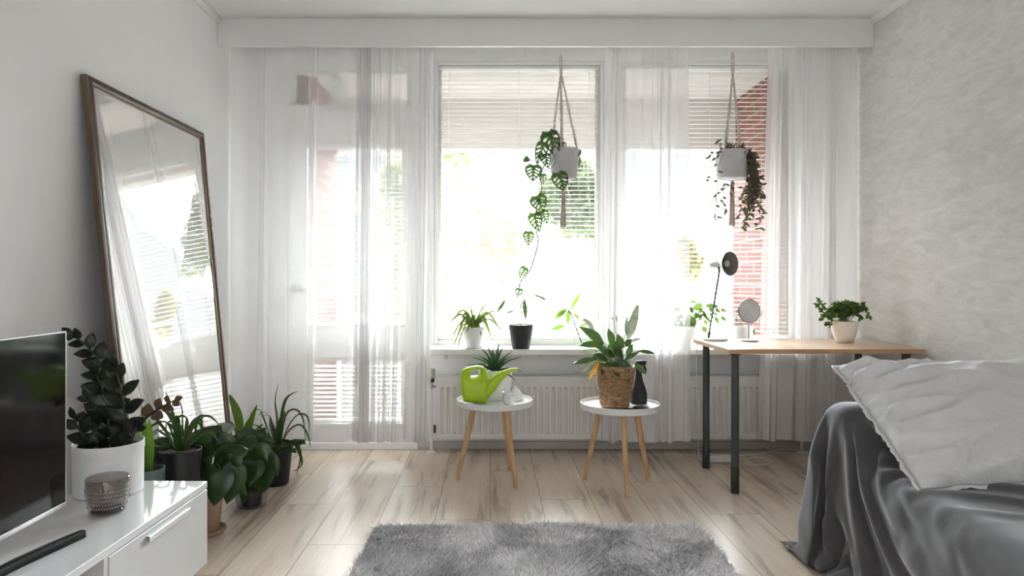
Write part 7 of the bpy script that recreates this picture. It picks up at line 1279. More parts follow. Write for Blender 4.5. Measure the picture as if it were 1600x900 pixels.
PILLOW = unpack([
7,25,26,25,25,24,25,24,24,18,25,23,25,25,26,27,26,26,24,26,27,26,26,25,25,26,26,26,23,21,20,19,1,21,22,24,25,
25,26,26,27,24,26,26,26,27,26,26,27,26,22,22,25,26,23,24,25,25,25,25,26,25,26,26,25,26,0,-7,1,1,0,1,-1,-1,2,6,
-2,-2,0,1,-2,0,0,0,2,0,-1,1,0,-1,1,0,0,-2,-1,-13,-1,1,24,-1,-5,1,-1,-1,0,0,-2,2,0,0,1,-1,0,1,-2,0,5,-2,1,-1,4,
-3,1,-1,1,0,-1,1,0,1,1,-7,1,-6,-2,-3,2,-1,0,4,0,-2,-2,5,2,-1,2,-2,0,-1,0,1,1,-2,1,2,-1,1,-2,2,-8,16,2,1,-4,-2,
1,-7,2,-1,1,-1,1,1,0,0,0,0,0,0,1,-2,-1,6,-4,2,-1,2,0,1,-1,1,1,0,0,-1,-4,-3,1,-2,-8,1,-2,2,3,-3,1,-3,6,1,-2,1,
-2,3,-1,0,1,-1,0,1,-1,1,1,-1,2,0,7,-3,-7,-2,6,9,-1,-5,-4,1,0,1,0,-1,0,0,0,0,1,-1,1,0,1,0,2,-1,0,4,-3,1,0,1,0,
0,-1,-2,-2,-3,1,-2,-2,-3,-3,1,-2,3,-1,7,-4,0,-1,1,2,-2,0,1,0,0,0,0,0,0,0,1,1,-4,1,4,6,2,-8,-3,7,-1,1,-2,-1,0,
0,1,0,1,-2,1,0,0,-2,3,-2,1,2,1,1,-4,4,-1,2,-1,1,-3,-1,0,-3,0,1,2,-6,1,-1,-6,1,0,0,0,4,-1,1,0,-2,-1,2,1,-1,1,
-1,2,1,-1,0,0,-1,4,1,-2,-1,-2,3,1,1,1,-1,0,1,-1,0,0,0,0,2,-1,0,0,2,-2,2,-1,1,-1,-1,4,-2,1,1,0,-1,0,-1,-7,5,-4,
1,-3,6,-11,-1,1,0,-1,0,0,0,1,1,0,1,0,-1,0,1,0,1,-1,-1,1,1,0,0,0,2,-3,2,4,-4,0,2,3,2,-3,-1,0,1,0,0,0,0,1,-1,1,
-1,2,-1,1,0,0,0,1,1,1,-3,0,0,-2,0,-2,-2,1,1,-2,2,0,-7,2,-4,0,0,0,0,0,1,0,1,0,1,0,0,0,0,0,0,1,0,0,0,1,-1,5,0,
-10,9,2,-8,9,-6,6,-3,1,0,0,1,0,0,0,1,-1,1,0,1,0,0,1,1,-2,1,-1,1,-1,-4,4,-3,1,-5,2,1,-1,-5,7,1,-11,3,-1,-2,0,0,
0,0,0,0,2,1,0,-1,0,1,0,1,-1,0,0,1,0,1,1,-5,10,-7,-2,8,-6,5,0,3,-3,0,0,1,0,0,0,0,1,0,0,0,0,1,-1,0,2,-1,-1,0,-1,
1,-2,-4,0,4,-3,1,1,-5,-2,2,6,-12,1,2,-1,-1,0,0,0,2,0,-1,0,1,1,-1,0,0,1,0,0,1,0,1,-3,10,-4,-3,-1,1,6,2,-2,-1,
-1,1,0,-1,1,0,0,0,1,0,0,1,0,-1,1,1,-3,1,2,-3,0,2,-3,1,-1,-4,1,2,0,-7,2,5,-4,1,-13,1,2,-1,0,0,0,0,0,1,0,1,0,0,
1,0,0,0,1,-1,0,2,2,0,-8,10,3,-7,0,0,2,0,5,-1,1,0,0,0,1,0,0,0,1,0,0,0,1,-2,2,0,-2,3,0,-4,-1,-5,4,1,0,-1,-1,13,
4,-10,-4,0,3,-3,-1,2,-2,0,1,-1,1,-1,1,0,0,0,-1,1,-1,1,-1,1,1,-2,3,0,1,0,1,6,-4,2,-2,-2,1,0,-1,1,0,0,0,0,0,1,
-1,-1,1,0,-1,0,0,0,1,-1,-3,-2,-6,9,-4,1,-3,2,-7,8,-16,8,-1,3,-3,0,-3,1,2,-1,-2,1,0,1,-1,0,0,1,1,-1,1,0,0,0,-1,
2,-1,2,2,0,0,0,7,-4,-5,5,0,0,1,0,-1,1,0,1,0,-1,1,0,-1,1,0,1,0,-1,-3,0,-9,3,6,-11,3,1,5,0,2,-15,5,-3,13,-1,-2,
1,-1,-3,0,1,0,1,-1,0,1,0,0,0,0,-1,0,0,1,-1,1,0,0,0,10,-3,-5,0,0,-6,10,0,-1,1,0,-1,1,0,0,0,-1,1,0,0,1,-1,0,0,0,
-1,2,-10,11,-12,-3,11,-10,-3,9,2,4,-9,-8,7,-11,4,3,-1,-1,1,-1,0,2,-2,1,-1,1,1,-1,1,-1,1,0,0,1,0,1,0,1,0,-4,3,
4,-4,-4,11,-1,1,1,0,-1,1,0,1,0,-1,2,0,0,-1,1,0,0,1,-1,1,-6,10,-9,9,1,-13,12,2,-15,2,-14,12,-7,1,1,-5,3,-3,4,
-3,1,1,-2,1,0,1,-1,-1,2,0,0,2,-1,1,-1,2,-1,0,1,0,7,-1,-4,5,4,-5,2,-1,0,0,1,0,1,-1,0,2,-1,0,0,2,-1,1,0,-1,-2,0,
7,-4,1,3,-4,10,-10,2,-15,0,11,-15,8,-4,13,-4,5,-8,-6,1,0,-1,0,-1,1,0,-1,1,-1,-1,0,0,0,-1,1,-1,0,0,0,-1,-2,0,5,
-1,-1,5,-2,0,0,0,0,-1,0,0,1,-2,1,0,-1,0,0,0,-2,1,1,-2,-1,-2,7,-8,7,-3,5,-7,10,-1,-9,10,8,-5,1,9,-11,9,-6,1,-6,
1,1,0,-2,0,1,0,-1,0,1,-1,1,0,-1,0,0,0,0,-2,3,0,1,0,1,0,0,1,-1,1,0,0,0,0,-1,1,-2,1,0,0,0,-1,1,-1,0,0,-2,3,-1,3,
-3,-2,-2,-2,3,-2,12,7,7,-13,-11,3,12,-9,11,-10,5,-5,1,0,0,0,-1,-2,1,1,-1,1,0,0,0,-1,0,0,-1,1,0,2,-2,1,0,1,1,
-2,1,-1,0,1,-2,1,0,-2,3,-2,1,0,-1,-1,1,-3,1,-3,1,0,1,-4,3,-7,0,-5,7,1,0,5,-7,10,-17,1,-1,7,-8,10,-7,4,-3,1,1,
-2,2,0,1,-2,2,-2,0,0,0,2,0,-1,1,2,0,-1,2,0,1,-2,1,1,0,0,0,1,1,-2,1,0,-1,2,0,-2,1,2,-2,3,-4,2,-6,1,3,4,-4,2,-8,
12,-11,0,3,-6,3,-11,7,-4,1,-2,4,1,1,-1,1,0,0,2,-3,2,-1,1,-1,0,0,0,1,-2,0,2,-2,0,1,2,-1,0,-1,2,-1,0,0,0,0,-1,0,
0,1,1,-1,-1,-1,2,0,0,0,-2,1,-4,7,0,-6,-1,0,-3,5,-1,8,2,0,-3,-16,5,5,-2,-3,4,3,-5,6,0,-2,-1,0,0,2,-1,-1,1,-1,1,
0,1,-1,1,0,-1,1,1,-1,0,1,0,1,-1,0,0,1,0,1,0,-1,2,-3,2,0,0,1,1,-1,-2,-2,1,-2,5,-5,2,-11,-2,1,17,-2,0,2,-2,-4,0,
7,8,-3,-1,3,-1,-4,6,-4,0,2,-1,0,-1,0,1,0,-1,1,1,-1,-1,0,0,1,-1,1,-1,1,-1,0,0,0,0,0,0,0,0,-1,1,1,-2,1,0,0,0,0,
-1,-2,0,2,-5,4,-5,4,-2,4,-4,-9,0,12,-3,-1,1,-3,-4,1,-4,2,-1,-1,1,4,-4,3,-1,0,2,-1,1,0,-1,1,0,0,-1,1,1,0,0,0,1,
0,0,0,1,-1,1,-1,1,1,0,-1,1,0,0,0,1,0,-1,0,1,-1,1,1,-2,-5,5,-3,3,-4,3,-5,-7,8,-7,0,10,0,0,5,12,-8,6,-8,-3,2,0,
-3,1,-1,1,1,-2,1,-1,0,1,-1,0,0,1,0,-1,0,1,-1,0,0,0,0,0,0,0,1,0,-1,1,0,-1,1,-1,0,0,1,-1,2,-1,0,0,-3,-6,6,-7,0,
0,6,-2,-6,12,-14,7,1,-4,4,2,0,-15,12,-16,13,-7,-2,1,4,-3,3,-3,0,1,0,1,0,0,0,1,0,-1,2,0,0,0,1,1,-1,1,0,0,1,0,0,
0,1,-1,1,1,-1,1,0,1,0,1,-1,0,2,-1,-3,7,-8,2,4,0,-8,3,1,2,11,-21,2,3,3,-1,-2,9,-10,6,-3,9,0,1,-2,4,-6,2,0,-1,0,
0,0,-1,2,-1,0,1,-2,1,1,-1,0,-1,1,0,-1,0,1,-1,0,0,0,1,-1,0,0,0,0,0,0,0,-1,0,1,-1,6,-1,3,0,-11,-1,9,-10,7,-12,
12,4,-20,3,4,-1,2,-6,8,3,0,4,-1,2,1,-7,5,0,-4,1,0,0,0,0,0,0,0,0,1,-1,-1,1,-1,1,0,0,0,0,-1,1,0,0,0,-1,1,0,0,0,
0,0,-1,0,1,1,-2,-1,2,-2,1,6,6,0,-11,-16,6,19,-10,-10,11,-15,4,0,-8,9,-4,5,-3,5,-4,-1,-6,3,-1,0,5,1,-1,-1,1,0,
-1,1,1,-1,-1,1,2,-1,1,0,0,0,0,0,0,0,0,1,-1,2,0,-1,1,0,1,0,0,1,-1,-1,0,3,0,-1,5,-3,2,0,-12,14,8,-6,-10,-1,1,4,
-13,0,8,-6,-3,-2,5,-6,8,-9,5,4,-4,1,-2,1,-1,2,-2,1,1,-1,0,0,1,0,-1,0,1,-1,0,0,1,0,0,0,0,-1,1,-1,0,1,0,-1,0,0,
1,-1,1,0,1,-2,1,4,-3,-4,3,2,13,-5,0,-9,-9,19,-16,-7,11,0,-7,-2,7,1,2,-6,-4,5,3,-6,3,-1,1,-2,2,0,1,-2,0,1,-1,1,
-1,0,0,0,-1,1,-1,0,0,0,0,0,0,-1,0,0,0,0,0,0,0,-1,0,1,-1,0,0,1,-1,-1,2,3,-8,0,9,8,-6,-10,18,-4,6,-2,0,-1,12,-1,
3,-5,-3,4,-4,3,-7,4,2,-2,0,1,-1,-1,-1,2,-1,-1,1,-1,1,-1,-1,1,-1,0,1,-1,-1,0,0,-1,0,1,-1,0,0,-1,0,0,0,0,-1,-1,
0,0,-1,1,-1,2,-4,5,5,0,-4,1,1,9,-7,-13,1,17,-5,-1,-1,7,1,8,-4,-4,-3,-4,1,2,-3,4,0,-2,0,1,0,-1,0,0,0,0,-1,0,1,
-1,0,0,-1,0,1,-1,0,0,-1,0,1,-1,0,0,-1,0,0,0,0,0,0,0,0,-2,0,2,2,-2,-1,1,-2,3,-4,-7,11,14,-4,-5,1,0,7,4,0,-7,8,
1,-7,0,-7,-2,4,0,-2,2,-1,-1,1,0,0,0,-1,0,1,-1,0,0,0,-1,0,1,-1,0,-1,1,0,-1,0,0,-1,0,1,0,-1,1,0,-1,0,0,-1,1,-1,
-1,4,-1,0,0,3,-2,-3,8,-17,14,13,-2,-7,0,-4,1,-1,8,-10,0,14,-6,-2,3,-2,-2,2,-1,1,0,0,0,0,0,0,0,-1,1,-1,0,0,0,0,
-1,0,0,1,-1,0,0,-1,1,0,0,0,0,0,-1,0,1,-1,0,0,-1,2,0,-2,1,2,-3,1,0,-6,0,15,-14,7,-3,5,0,-2,-4,6,-12,4,5,-8,5,5,
-1,1,2,-2,0,0,1,-1,1,-1,0,0,0,0,0,0,0,0,0,0,0,1,-1,-1,0,0,1,0,-1,0,0,-1,1,0,0,0,-1,1,-1,1,0,-1,0,0,-1,3,2,-3,
1,9,4,-9,7,-10,8,-6,-1,5,-1,-16,4,2,-2,5,-3,9,0,-3,0,2,0,0,-1,1,-1,0,0,0,0,0,0,0,0,0,0,0,0,-1,0,0,0,0,-1,0,0,
0,1,-1,-1,0,1,-1,1,0,1,-2,0,1,-2,2,1,-2,1,-4,0,-1,10,8,-9,8,-7,-1,1,-11,-5,7,3,-1,4,-3,4,2,-1,0,0,0,0,1,-2,0,
0,1,0,0,0,0,0,-1,0,1,-1,0,0,-1,1,-1,0,0,0,0,0,0,-1,2,-1,0,-1,1,0,-2,0,2,0,-1,1,-2,1,0,1,3,-7,9,-2,2,2,-4,2,-1,
0,9,-9,2,-9,7,-9,5,1,-2,-1,3,0,0,1,0,0,-1,1,-1,0,1,-1,0,0,1,0,-1,1,0,-1,1,-1,0,1,-1,0,0,0,0,0,-1,1,0,-1,0,0,1,
-2,0,0,0,1,1,0,-2,1,4,2,1,-5,5,5,-2,-4,0,1,2,-6,2,-4,2,9,-11,-1,-2,3,1,0,0,0,0,-1,2,-2,1,0,-2,1,0,0,1,0,0,-1,
0,0,0,1,1,-2,1,0,0,0,0,0,0,0,-2,1,0,-1,-1,1,-1,1,0,1,-1,0,4,-3,0,9,-6,6,-6,2,-3,2,3,3,-13,1,-1,8,-18,8,4,3,3,
-9,0,1,1,0,-1,0,0,1,0,0,1,0,0,0,-1,0,1,1,0,-1,0,0,0,2,-1,-1,1,0,0,-1,0,0,1,0,1,1,1,-3,-2,1,1,-1,2,-1,0,4,0,-2,
6,-4,5,-5,8,1,-4,-1,8,-1,-4,3,-4,1,11,0,-3,-7,0,-1,0,0,0,1,-1,-1,0,0,-1,1,0,0,0,0,0,-1,0,0,0,0,0,-1,1,0,-1,0,
0,0,0,-2,2,0,-3,-1,1,5,1,-7,0,1,0,0,0,-1,3,-1,2,3,-4,7,-3,-3,3,-3,2,21,2,-18,23,-12,-12,2,6,10,-6,1,-1,-3,0,1,
-1,1,-1,0,-1,-1,0,0,0,0,-1,-1,-1,2,0,-1,0,-1,0,1,-1,-2,0,-1,-1,2,-3,-2,2,1,-1,-2,1,7,-9,0,-2,2,-2,1,-1,4,-4,1,
5,-5,1,4,-1,-3,-3,0,0,21,-11,-9,15,1,-1,-1,6,-1,1,0,-1,1,0,-2,-2,-1,2,-1,0,-1,0,-1,0,-1,0,0,-1,0,0,0,0,-1,1,0,
-2,1,0,-5,1,1,0,-2,0,1,0,-9,4,-1,1,-1,2,-2,1,0,4,-1,0,4,-5,-1,4,-2,-5,0,2,-3,1,18,-2,1,0,4,0,0,0,1,1,-3,-1,1,
-2,-1,0,0,-1,1,-1,0,-3,3,0,-1,0,0,-1,0,-1,0,-1,1,1,-2,0,4,-6,0,0,-1,0,-1,-7,1,2,0,0,0,0,2,-3,1,-1,5,-1,-1,6,
-2,-1,-3,5,-8,-4,6,14,-2,1,-2,0,4,-1,1,-1,-1,-2,2,1,0,2,-2,-1,0,0,-2,-1,0,2,-2,0,0,0,-1,-1,1,0,0,0,-2,0,3,-1,
-2,4,-5,-2,1,-1,-1,6,-9,0,0,0,-1,0,-1,3,-1,1,-1,4,2,-1,1,0,-2,2,7,-5,9,-3,0,0,2,0,0,1,-2,-2,1,1,0,0,-1,2,2,-2,
-2,-4,1,1,-1,0,1,0,-1,-2,1,1,-1,-1,0,0,0,0,-1,1,-3,2,3,-2,-3,0,0,0,-4,0,0,-1,1,-2,1,0,0,1,-1,-1,6,-2,4,0,-2,
-3,5,6,2,-1,3,0,1,-1,0,-2,-1,1,1,0,0,-1,0,0,-1,1,-2,1,-1,0,0,0,-1,-1,1,0,0,-1,0,0,0,-1,2,-1,-1,-1,4,-7,2,2,2,
0,-1,-13,6,0,-1,1,-2,1,-1,0,0,0,2,-1,0,7,-4,2,-2,2,-5,14,-2,4,-1,1,-2,1,-4,1,1,1,0,0,0,0,0,-1,1,-3,1,1,1,-3,0,
-1,0,1,-2,2,-1,0,-1,1,-1,-1,-1,0,1,0,0,-1,-1,1,-1,-3,-1,13,-12,1,-2,-1,1,0,-1,-2,1,0,0,2,-2,4,4,-1,-1,-3,11,3,
0,0,0,-1,1,-4,4,0,1,-2,-1,0,-1,0,1,-1,0,3,0,-1,-5,2,-1,0,0,-1,1,-1,0,0,1,-2,0,1,0,-1,-1,0,0,7,-8,-2,2,3,2,-12,
4,-1,1,0,-2,-1,0,1,-1,0,-1,1,1,0,0,6,-2,9,5,0,-1,0,0,-1,-1,2,-2,1,-2,1,0,0,0,0,-1,-1,-1,0,-4,1,3,0,0,0,0,0,0,
-1,0,0,-1,0,0,0,-2,1,0,0,0,-1,8,-5,-1,-2,-11,-5,12,1,0,-1,2,-1,-1,-1,-1,-1,0,-1,1,0,8,-2,-2,11,-1,0,2,-2,-1,1,
0,-1,1,-1,0,-1,-1,0,0,0,0,1,-1,-7,5,0,1,0,0,0,-1,0,0,1,-1,0,-1,1,-1,0,2,-1,0,-1,0,1,0,3,-2,-23,2,13,4,-2,1,-1,
0,-2,0,0,0,-1,0,0,0,-2,1,8,0,1,1,2,2,2,2,2,2,4,2,2,-2,2,0,0,1,1,2,0,-1,1,0,2,2,0,1,1,3,3,3,4,-2,-3,-3,-2,-1,
-2,-1,0,0,-2,-1,-1,0,0,-1,0,0,1,-3,-2,-2,-1,-3,-1,-2,-2,-2,-1,-2,-1,-1,-1,-2,-1,25,-9,-6,-2,-1,0,1,3,-8,-9,5,
5,0,-3,11,-3,-4,3,-11,9,-2,-2,3,3,-12,6,3,6,1,8,2,0,-1,-2,-4,1,-2,-3,-1,2,-10,4,2,-1,0,0,-2,7,-8,-11,16,-5,3,
-5,13,-7,1,0,1,-3,0,1,1,3,5,7,24,1,0,-9,-4,2,-1,-10,4,5,3,-20,10,2,-3,10,-6,2,-1,-6,6,8,-7,-6,11,-7,5,-8,9,
-14,-3,-1,23,-1,0,-8,3,-2,5,-12,3,4,-1,-2,5,-4,-2,-5,10,-8,-8,15,-9,6,3,1,2,-3,-1,3,5,-3,3,2,4,0,24,1,-3,0,-2,
-10,-4,8,-4,3,-15,9,10,-9,5,-9,15,-15,7,-2,1,-3,10,-8,-4,6,-4,3,-7,6,7,1,-14,18,-1,-3,-8,3,-3,7,-4,-2,-2,2,-7,
0,4,5,-6,-1,5,-5,4,6,-11,12,-8,8,-3,2,2,2,3,2,1,-1,25,0,0,0,-4,2,-7,-7,4,-10,13,-5,1,0,-6,8,0,2,-9,8,-3,0,-1,
2,3,-1,-4,6,-1,-5,-6,0,17,-12,8,-1,1,-4,-3,0,1,1,-2,2,-3,2,-1,-2,-6,10,-10,1,11,-8,10,-11,11,-7,8,3,-5,8,1,0,
-1,0,24,-1,2,1,0,-6,1,-2,2,-7,-9,7,0,2,4,1,-10,2,7,-7,7,-5,-4,5,-1,-1,4,-6,0,3,2,1,-3,3,1,0,-1,-1,2,-8,2,-1,4,
-2,5,-4,3,-10,9,-8,10,-2,-3,7,-10,10,-7,10,-5,1,5,0,0,1,1,-1,24,1,-1,0,0,1,1,-3,-8,7,-3,-3,-7,5,-1,2,-1,0,-2,
3,-1,2,5,-1,-6,3,1,-4,-3,5,-1,-4,3,-2,3,3,0,-2,-1,0,4,-4,-1,1,1,2,-6,7,-9,10,-6,6,-3,-2,0,-2,8,-4,8,0,0,0,0,
-1,0,0,24,1,-1,1,0,1,-3,1,2,-6,2,-2,2,-3,-3,-1,2,-2,6,-4,-1,3,-3,-1,4,-4,-1,1,2,-7,0,8,-13,16,-11,8,-4,5,-7,3,
0,0,1,3,-4,1,6,-9,5,2,2,-3,1,-7,5,5,-3,4,-1,0,2,-1,0,1,-2,1,24,0,1,-1,1,-1,2,0,-2,-1,-4,4,-6,3,2,-12,4,9,-8,7,
-4,1,-3,3,0,0,-1,-1,-2,-2,4,-7,11,-14,11,-8,6,0,4,-6,-1,6,-1,1,-1,-2,2,2,2,-6,0,1,2,4,2,-5,4,1,0,1,-1,0,0,-1,
1,-1,24,0,1,0,0,0,-1,0,2,0,0,-3,0,-3,-4,5,3,-7,7,-5,5,-5,2,-4,-1,3,-4,2,-4,6,-12,5,3,-4,4,6,1,-2,-2,-1,3,-4,4,
-3,5,-1,-3,3,-2,3,2,-1,1,-1,-1,4,-1,-1,1,0,-1,1,0,0,-1,0,21,0,4,-1,-2,2,0,0,0,2,0,-2,0,-1,-1,3,-7,3,-2,4,-6,4,
-3,5,-3,-2,1,1,-2,-3,1,4,-18,20,-13,0,0,2,1,7,-2,6,-5,4,-3,2,2,1,2,-1,-2,2,-1,1,1,-1,-1,1,-1,0,2,-1,-2,1,0,0,
24,1,-1,-3,4,0,1,0,-1,1,0,0,0,0,-2,-4,2,4,-1,-2,0,-3,4,-3,0,3,-3,-4,5,-7,1,-1,-5,-8,21,-3,2,-1,-4,7,-2,0,4,-8,
2,3,2,-1,-1,3,-1,-1,1,0,1,-1,0,0,0,0,0,-1,2,-2,0,0,24,1,-3,2,2,0,0,1,0,-2,1,2,-2,-2,1,-1,2,-5,0,0,5,1,-7,0,7,
-7,2,2,-5,4,-7,0,-3,-6,-3,19,-5,-6,12,-2,0,-4,-1,10,-2,1,-2,1,2,-3,1,2,-1,0,-2,0,1,0,1,-4,1,2,-4,1,1,0,25,0,
-3,2,-2,4,0,0,0,1,-1,0,1,0,0,-1,-2,3,0,-2,-2,2,0,2,-7,2,2,-5,4,-2,-4,-10,17,-9,0,0,-5,14,-1,-3,5,-1,4,-7,5,-2,
1,2,-2,1,1,-2,1,0,0,0,0,-1,-1,2,-3,-3,5,-4,-2,5,21,-3,6,2,-1,0,1,1,0,0,0,-1,0,1,-1,0,-1,1,0,-1,2,-3,1,-4,3,2,
-4,2,-5,-2,6,4,-17,9,7,-16,12,-3,1,4,-1,5,-2,1,-3,2,2,-3,0,1,1,-1,0,0,-1,1,0,0,-2,1,-1,0,-1,1,-1,-1,21,4,-2,2,
1,-1,1,0,0,1,0,1,-1,0,0,0,0,-3,0,2,0,-1,2,-2,2,-4,2,0,1,-3,0,-8,13,-6,-10,14,-4,1,3,-1,1,0,0,-1,1,1,-2,2,1,0,
-3,2,-1,0,0,0,-1,0,1,0,-1,1,-3,2,-1,-5,25,-1,1,0,-1,0,1,-3,4,0,1,0,0,-1,0,1,0,0,1,-2,-1,1,1,0,-4,3,2,-3,0,1,2,
1,-13,7,2,-10,11,-1,-2,4,1,-4,2,1,0,0,2,-2,0,0,1,-3,1,1,0,-1,0,0,-1,-1,2,-2,0,-1,2,-2,25,-2,2,0,1,-1,-2,3,-2,
3,0,-1,1,1,-1,-1,1,0,0,0,-2,2,-3,3,0,-1,-2,5,-4,1,2,-3,0,3,-9,7,-4,6,0,-1,-1,1,-1,0,1,0,-1,2,-1,0,0,0,0,-1,0,
0,0,-1,1,0,-1,0,0,0,-1,0,21,4,-1,-3,4,-4,3,2,0,-1,1,1,-1,1,0,0,0,0,-1,1,0,-1,3,-2,1,1,-2,-3,4,-2,0,-6,7,-3,3,
-2,2,-1,1,0,0,1,-2,2,-1,1,1,-2,1,0,-2,1,0,0,0,-1,0,0,0,-1,-1,1,-2,0,-3,4,24,0,-1,2,-3,4,0,0,0,-1,2,0,0,-1,1,1,
-2,1,1,0,-1,2,-3,1,0,-1,2,1,-2,1,-4,5,-4,2,0,1,1,0,-1,0,0,-1,0,0,1,0,0,1,-2,-1,2,0,-2,0,0,0,0,-1,-1,1,1,-1,0,
-2,1,-2,25,-1,1,0,-1,1,-1,1,0,2,-1,1,0,0,0,0,1,-1,0,0,1,-1,1,-1,0,1,0,0,1,0,-1,-2,2,1,0,-1,0,0,0,1,0,-1,1,-1,
0,0,-1,1,0,1,-2,0,0,0,0,-1,0,-1,0,1,-1,0,0,0,0,-1,24,0,1,-2,2,1,0,-1,1,1,0,0,0,1,-1,0,0,1,0,-1,1,0,-1,1,1,-1,
0,0,0,1,0,0,0,0,0,0,0,-1,1,-1,0,0,0,0,0,0,0,-1,0,0,-1,0,1,-1,0,1,-1,-1,0,-5,-2,1,5,0,1,-1,23,-2,0,4,1,0,0,0,1,
-1,0,1,0,0,1,-1,0,0,0,1,-1,1,0,0,0,0,0,0,1,0,0,1,0,-1,0,0,0,0,-1,1,0,-1,0,0,0,0,0,0,0,0,-1,0,0,0,-1,0,-1,1,0,
0,-1,-4,1,3,-1,0,24,1,0,0,0,1,0,0,0,1,0,0,0,0,0,0,0,0,1,0,0,0,1,0,-1,0,1,0,-1,1,0,0,0,0,-1,0,0,1,-1,0,0,1,-1,
0,0,0,1,0,-1,0,0,-1,0,-1,1,-1,0,-1,0,-2,-3,4,-5,0,5,0,25,1,-5,4,-2,3,0,0,0,1,0,0,0,0,0,0,1,0,0,-1,1,0,-1,1,0,
1,-1,1,0,-1,1,0,0,0,0,0,0,-1,1,0,0,-1,0,1,-1,0,0,0,0,0,0,-1,-2,1,-2,-2,0,4,-1,-2,3,-5,3,0,-1,1,19,1,6,-3,2,-1,
2,0,0,0,1,1,-1,0,0,1,-1,0,0,1,-1,1,1,-1,0,0,1,-1,0,1,0,0,0,0,0,-1,0,0,0,0,0,0,1,-1,1,0,0,-1,0,0,-1,0,-1,1,-1,
1,0,-5,3,0,0,-2,-3,2,1,0,24,-2,3,-2,2,0,1,1,-1,1,-1,1,1,-1,0,0,1,0,0,0,0,0,-1,1,0,0,0,0,1,0,0,0,0,0,-1,1,0,-1,
1,0,0,0,-1,0,0,0,0,0,0,0,0,-2,0,-2,-1,3,-1,-1,0,2,-4,3,-1,-6,4,2,23,2,-3,3,1,0,-1,1,1,-1,0,0,0,1,1,-1,0,0,0,0,
1,0,0,-1,2,-1,0,1,-1,1,0,1,-1,0,0,-1,0,1,-1,0,0,0,0,0,0,0,0,0,0,-1,-1,1,0,0,-1,-5,-1,6,-6,3,-1,3,-2,2,-8,5,25,
0,0,1,-1,1,-1,1,0,0,1,0,0,0,0,0,0,1,0,0,0,0,0,1,-1,0,0,0,1,-1,1,0,0,-1,1,0,0,-1,0,0,0,0,1,0,-1,1,0,0,-1,0,0,
-1,1,-3,1,-1,1,-2,1,-7,6,1,0,-1,1,-7,25,0,0,0,1,0,0,-1,0,2,0,0,0,0,0,1,0,-1,1,0,-1,1,0,0,0,0,1,-1,0,1,0,0,0,0,
-1,0,0,1,-1,1,0,0,-1,0,1,-1,0,0,0,0,-1,0,-1,1,-1,1,-1,-7,4,0,2,-1,-3,4,-4,-20,25,-1,1,0,0,0,0,0,2,0,0,0,0,0,0,
0,0,0,0,1,0,0,0,0,0,1,-1,0,1,0,-1,1,0,1,-1,0,-1,0,1,-1,1,-1,0,0,-1,1,0,0,-1,1,0,0,-1,0,-1,0,-1,-1,-5,4,2,-7,4,
-5,1,-1,23,2,1,-1,1,0,0,0,0,-1,1,1,0,1,-1,0,0,1,0,-1,1,0,0,-1,1,0,0,1,-1,0,2,-2,0,0,0,0,1,-1,0,1,-1,0,0,0,1,
-1,0,0,0,-1,1,-1,0,0,0,-3,-1,2,-1,1,-6,3,3,0,-13,10,24,0,1,1,-4,2,2,1,-1,1,0,0,0,0,0,0,0,0,0,0,0,1,-1,1,0,0,0,
1,0,0,-2,3,-1,-1,1,-1,0,0,0,0,0,0,1,-1,0,1,0,-1,0,0,-2,0,1,-1,0,0,0,0,0,-1,-1,1,-8,3,3,-1,25,0,-2,-1,3,-2,-1,
3,0,2,0,0,0,0,0,0,0,0,1,0,0,-1,1,0,0,-1,1,-1,1,1,0,-1,0,1,-1,1,-1,0,0,0,0,1,-1,0,-1,1,0,0,0,-1,1,-1,-1,1,0,0,
-1,0,-1,0,0,-2,1,-11,5,4,25,-1,0,1,1,-2,1,0,1,0,1,0,0,0,0,1,0,-1,-1,1,0,0,1,0,-1,1,0,1,-1,-1,3,0,0,-1,-1,-1,1,
0,-1,1,0,-1,1,0,0,0,0,0,0,0,-1,0,0,0,0,-1,0,0,0,-1,0,-2,0,2,-1,0,25,0,0,1,-4,3,2,-4,3,1,0,1,-1,0,1,-1,-1,1,0,
0,0,1,-1,-2,2,0,0,0,0,-1,1,-3,4,-2,0,2,0,-2,2,-2,2,0,-1,0,1,0,0,0,-1,1,-1,0,0,-1,0,0,0,0,-1,-2,-3,4,-3,3,-2,2,
25,0,1,-4,2,1,-2,3,-1,1,0,1,0,0,-1,1,0,0,0,0,0,-2,-1,3,0,1,0,-3,3,-1,-3,3,0,0,1,-2,1,0,-1,2,-1,-2,1,2,0,-1,2,
-1,1,-1,-1,0,-1,1,-1,0,0,-2,1,0,-1,-4,4,-4,3,1,25,-2,-3,4,1,0,1,0,1,0,0,0,0,0,1,-5,4,-1,2,-3,1,2,0,-4,1,1,-1,
2,-5,6,1,-2,-4,5,-1,0,-3,3,-1,-1,-1,3,-2,1,0,2,-2,-3,3,2,0,-1,0,-1,1,-1,0,0,0,-1,1,-1,-1,1,-1,0,24,-2,3,-1,2,
-1,1,0,0,0,1,0,0,-1,-1,0,0,2,-3,3,-2,1,-3,3,1,-2,-1,1,1,-6,3,6,-4,-1,-1,3,1,-1,1,0,-2,-2,4,-4,-5,1,7,2,-9,2,6,
-1,1,0,-1,0,0,0,-1,-1,1,-1,-2,1,1,-1,24,0,1,0,0,1,-4,4,0,1,0,-1,0,1,-1,-2,1,-2,4,-3,2,-5,5,1,-4,-1,4,-4,-2,7,
1,-4,4,-7,4,-2,-4,2,2,1,3,0,-3,-5,7,-4,1,-2,3,4,-3,0,1,0,-1,1,-1,0,-1,2,-2,1,0,0,0,-1,19,5,1,0,-2,0,2,0,-2,-3,
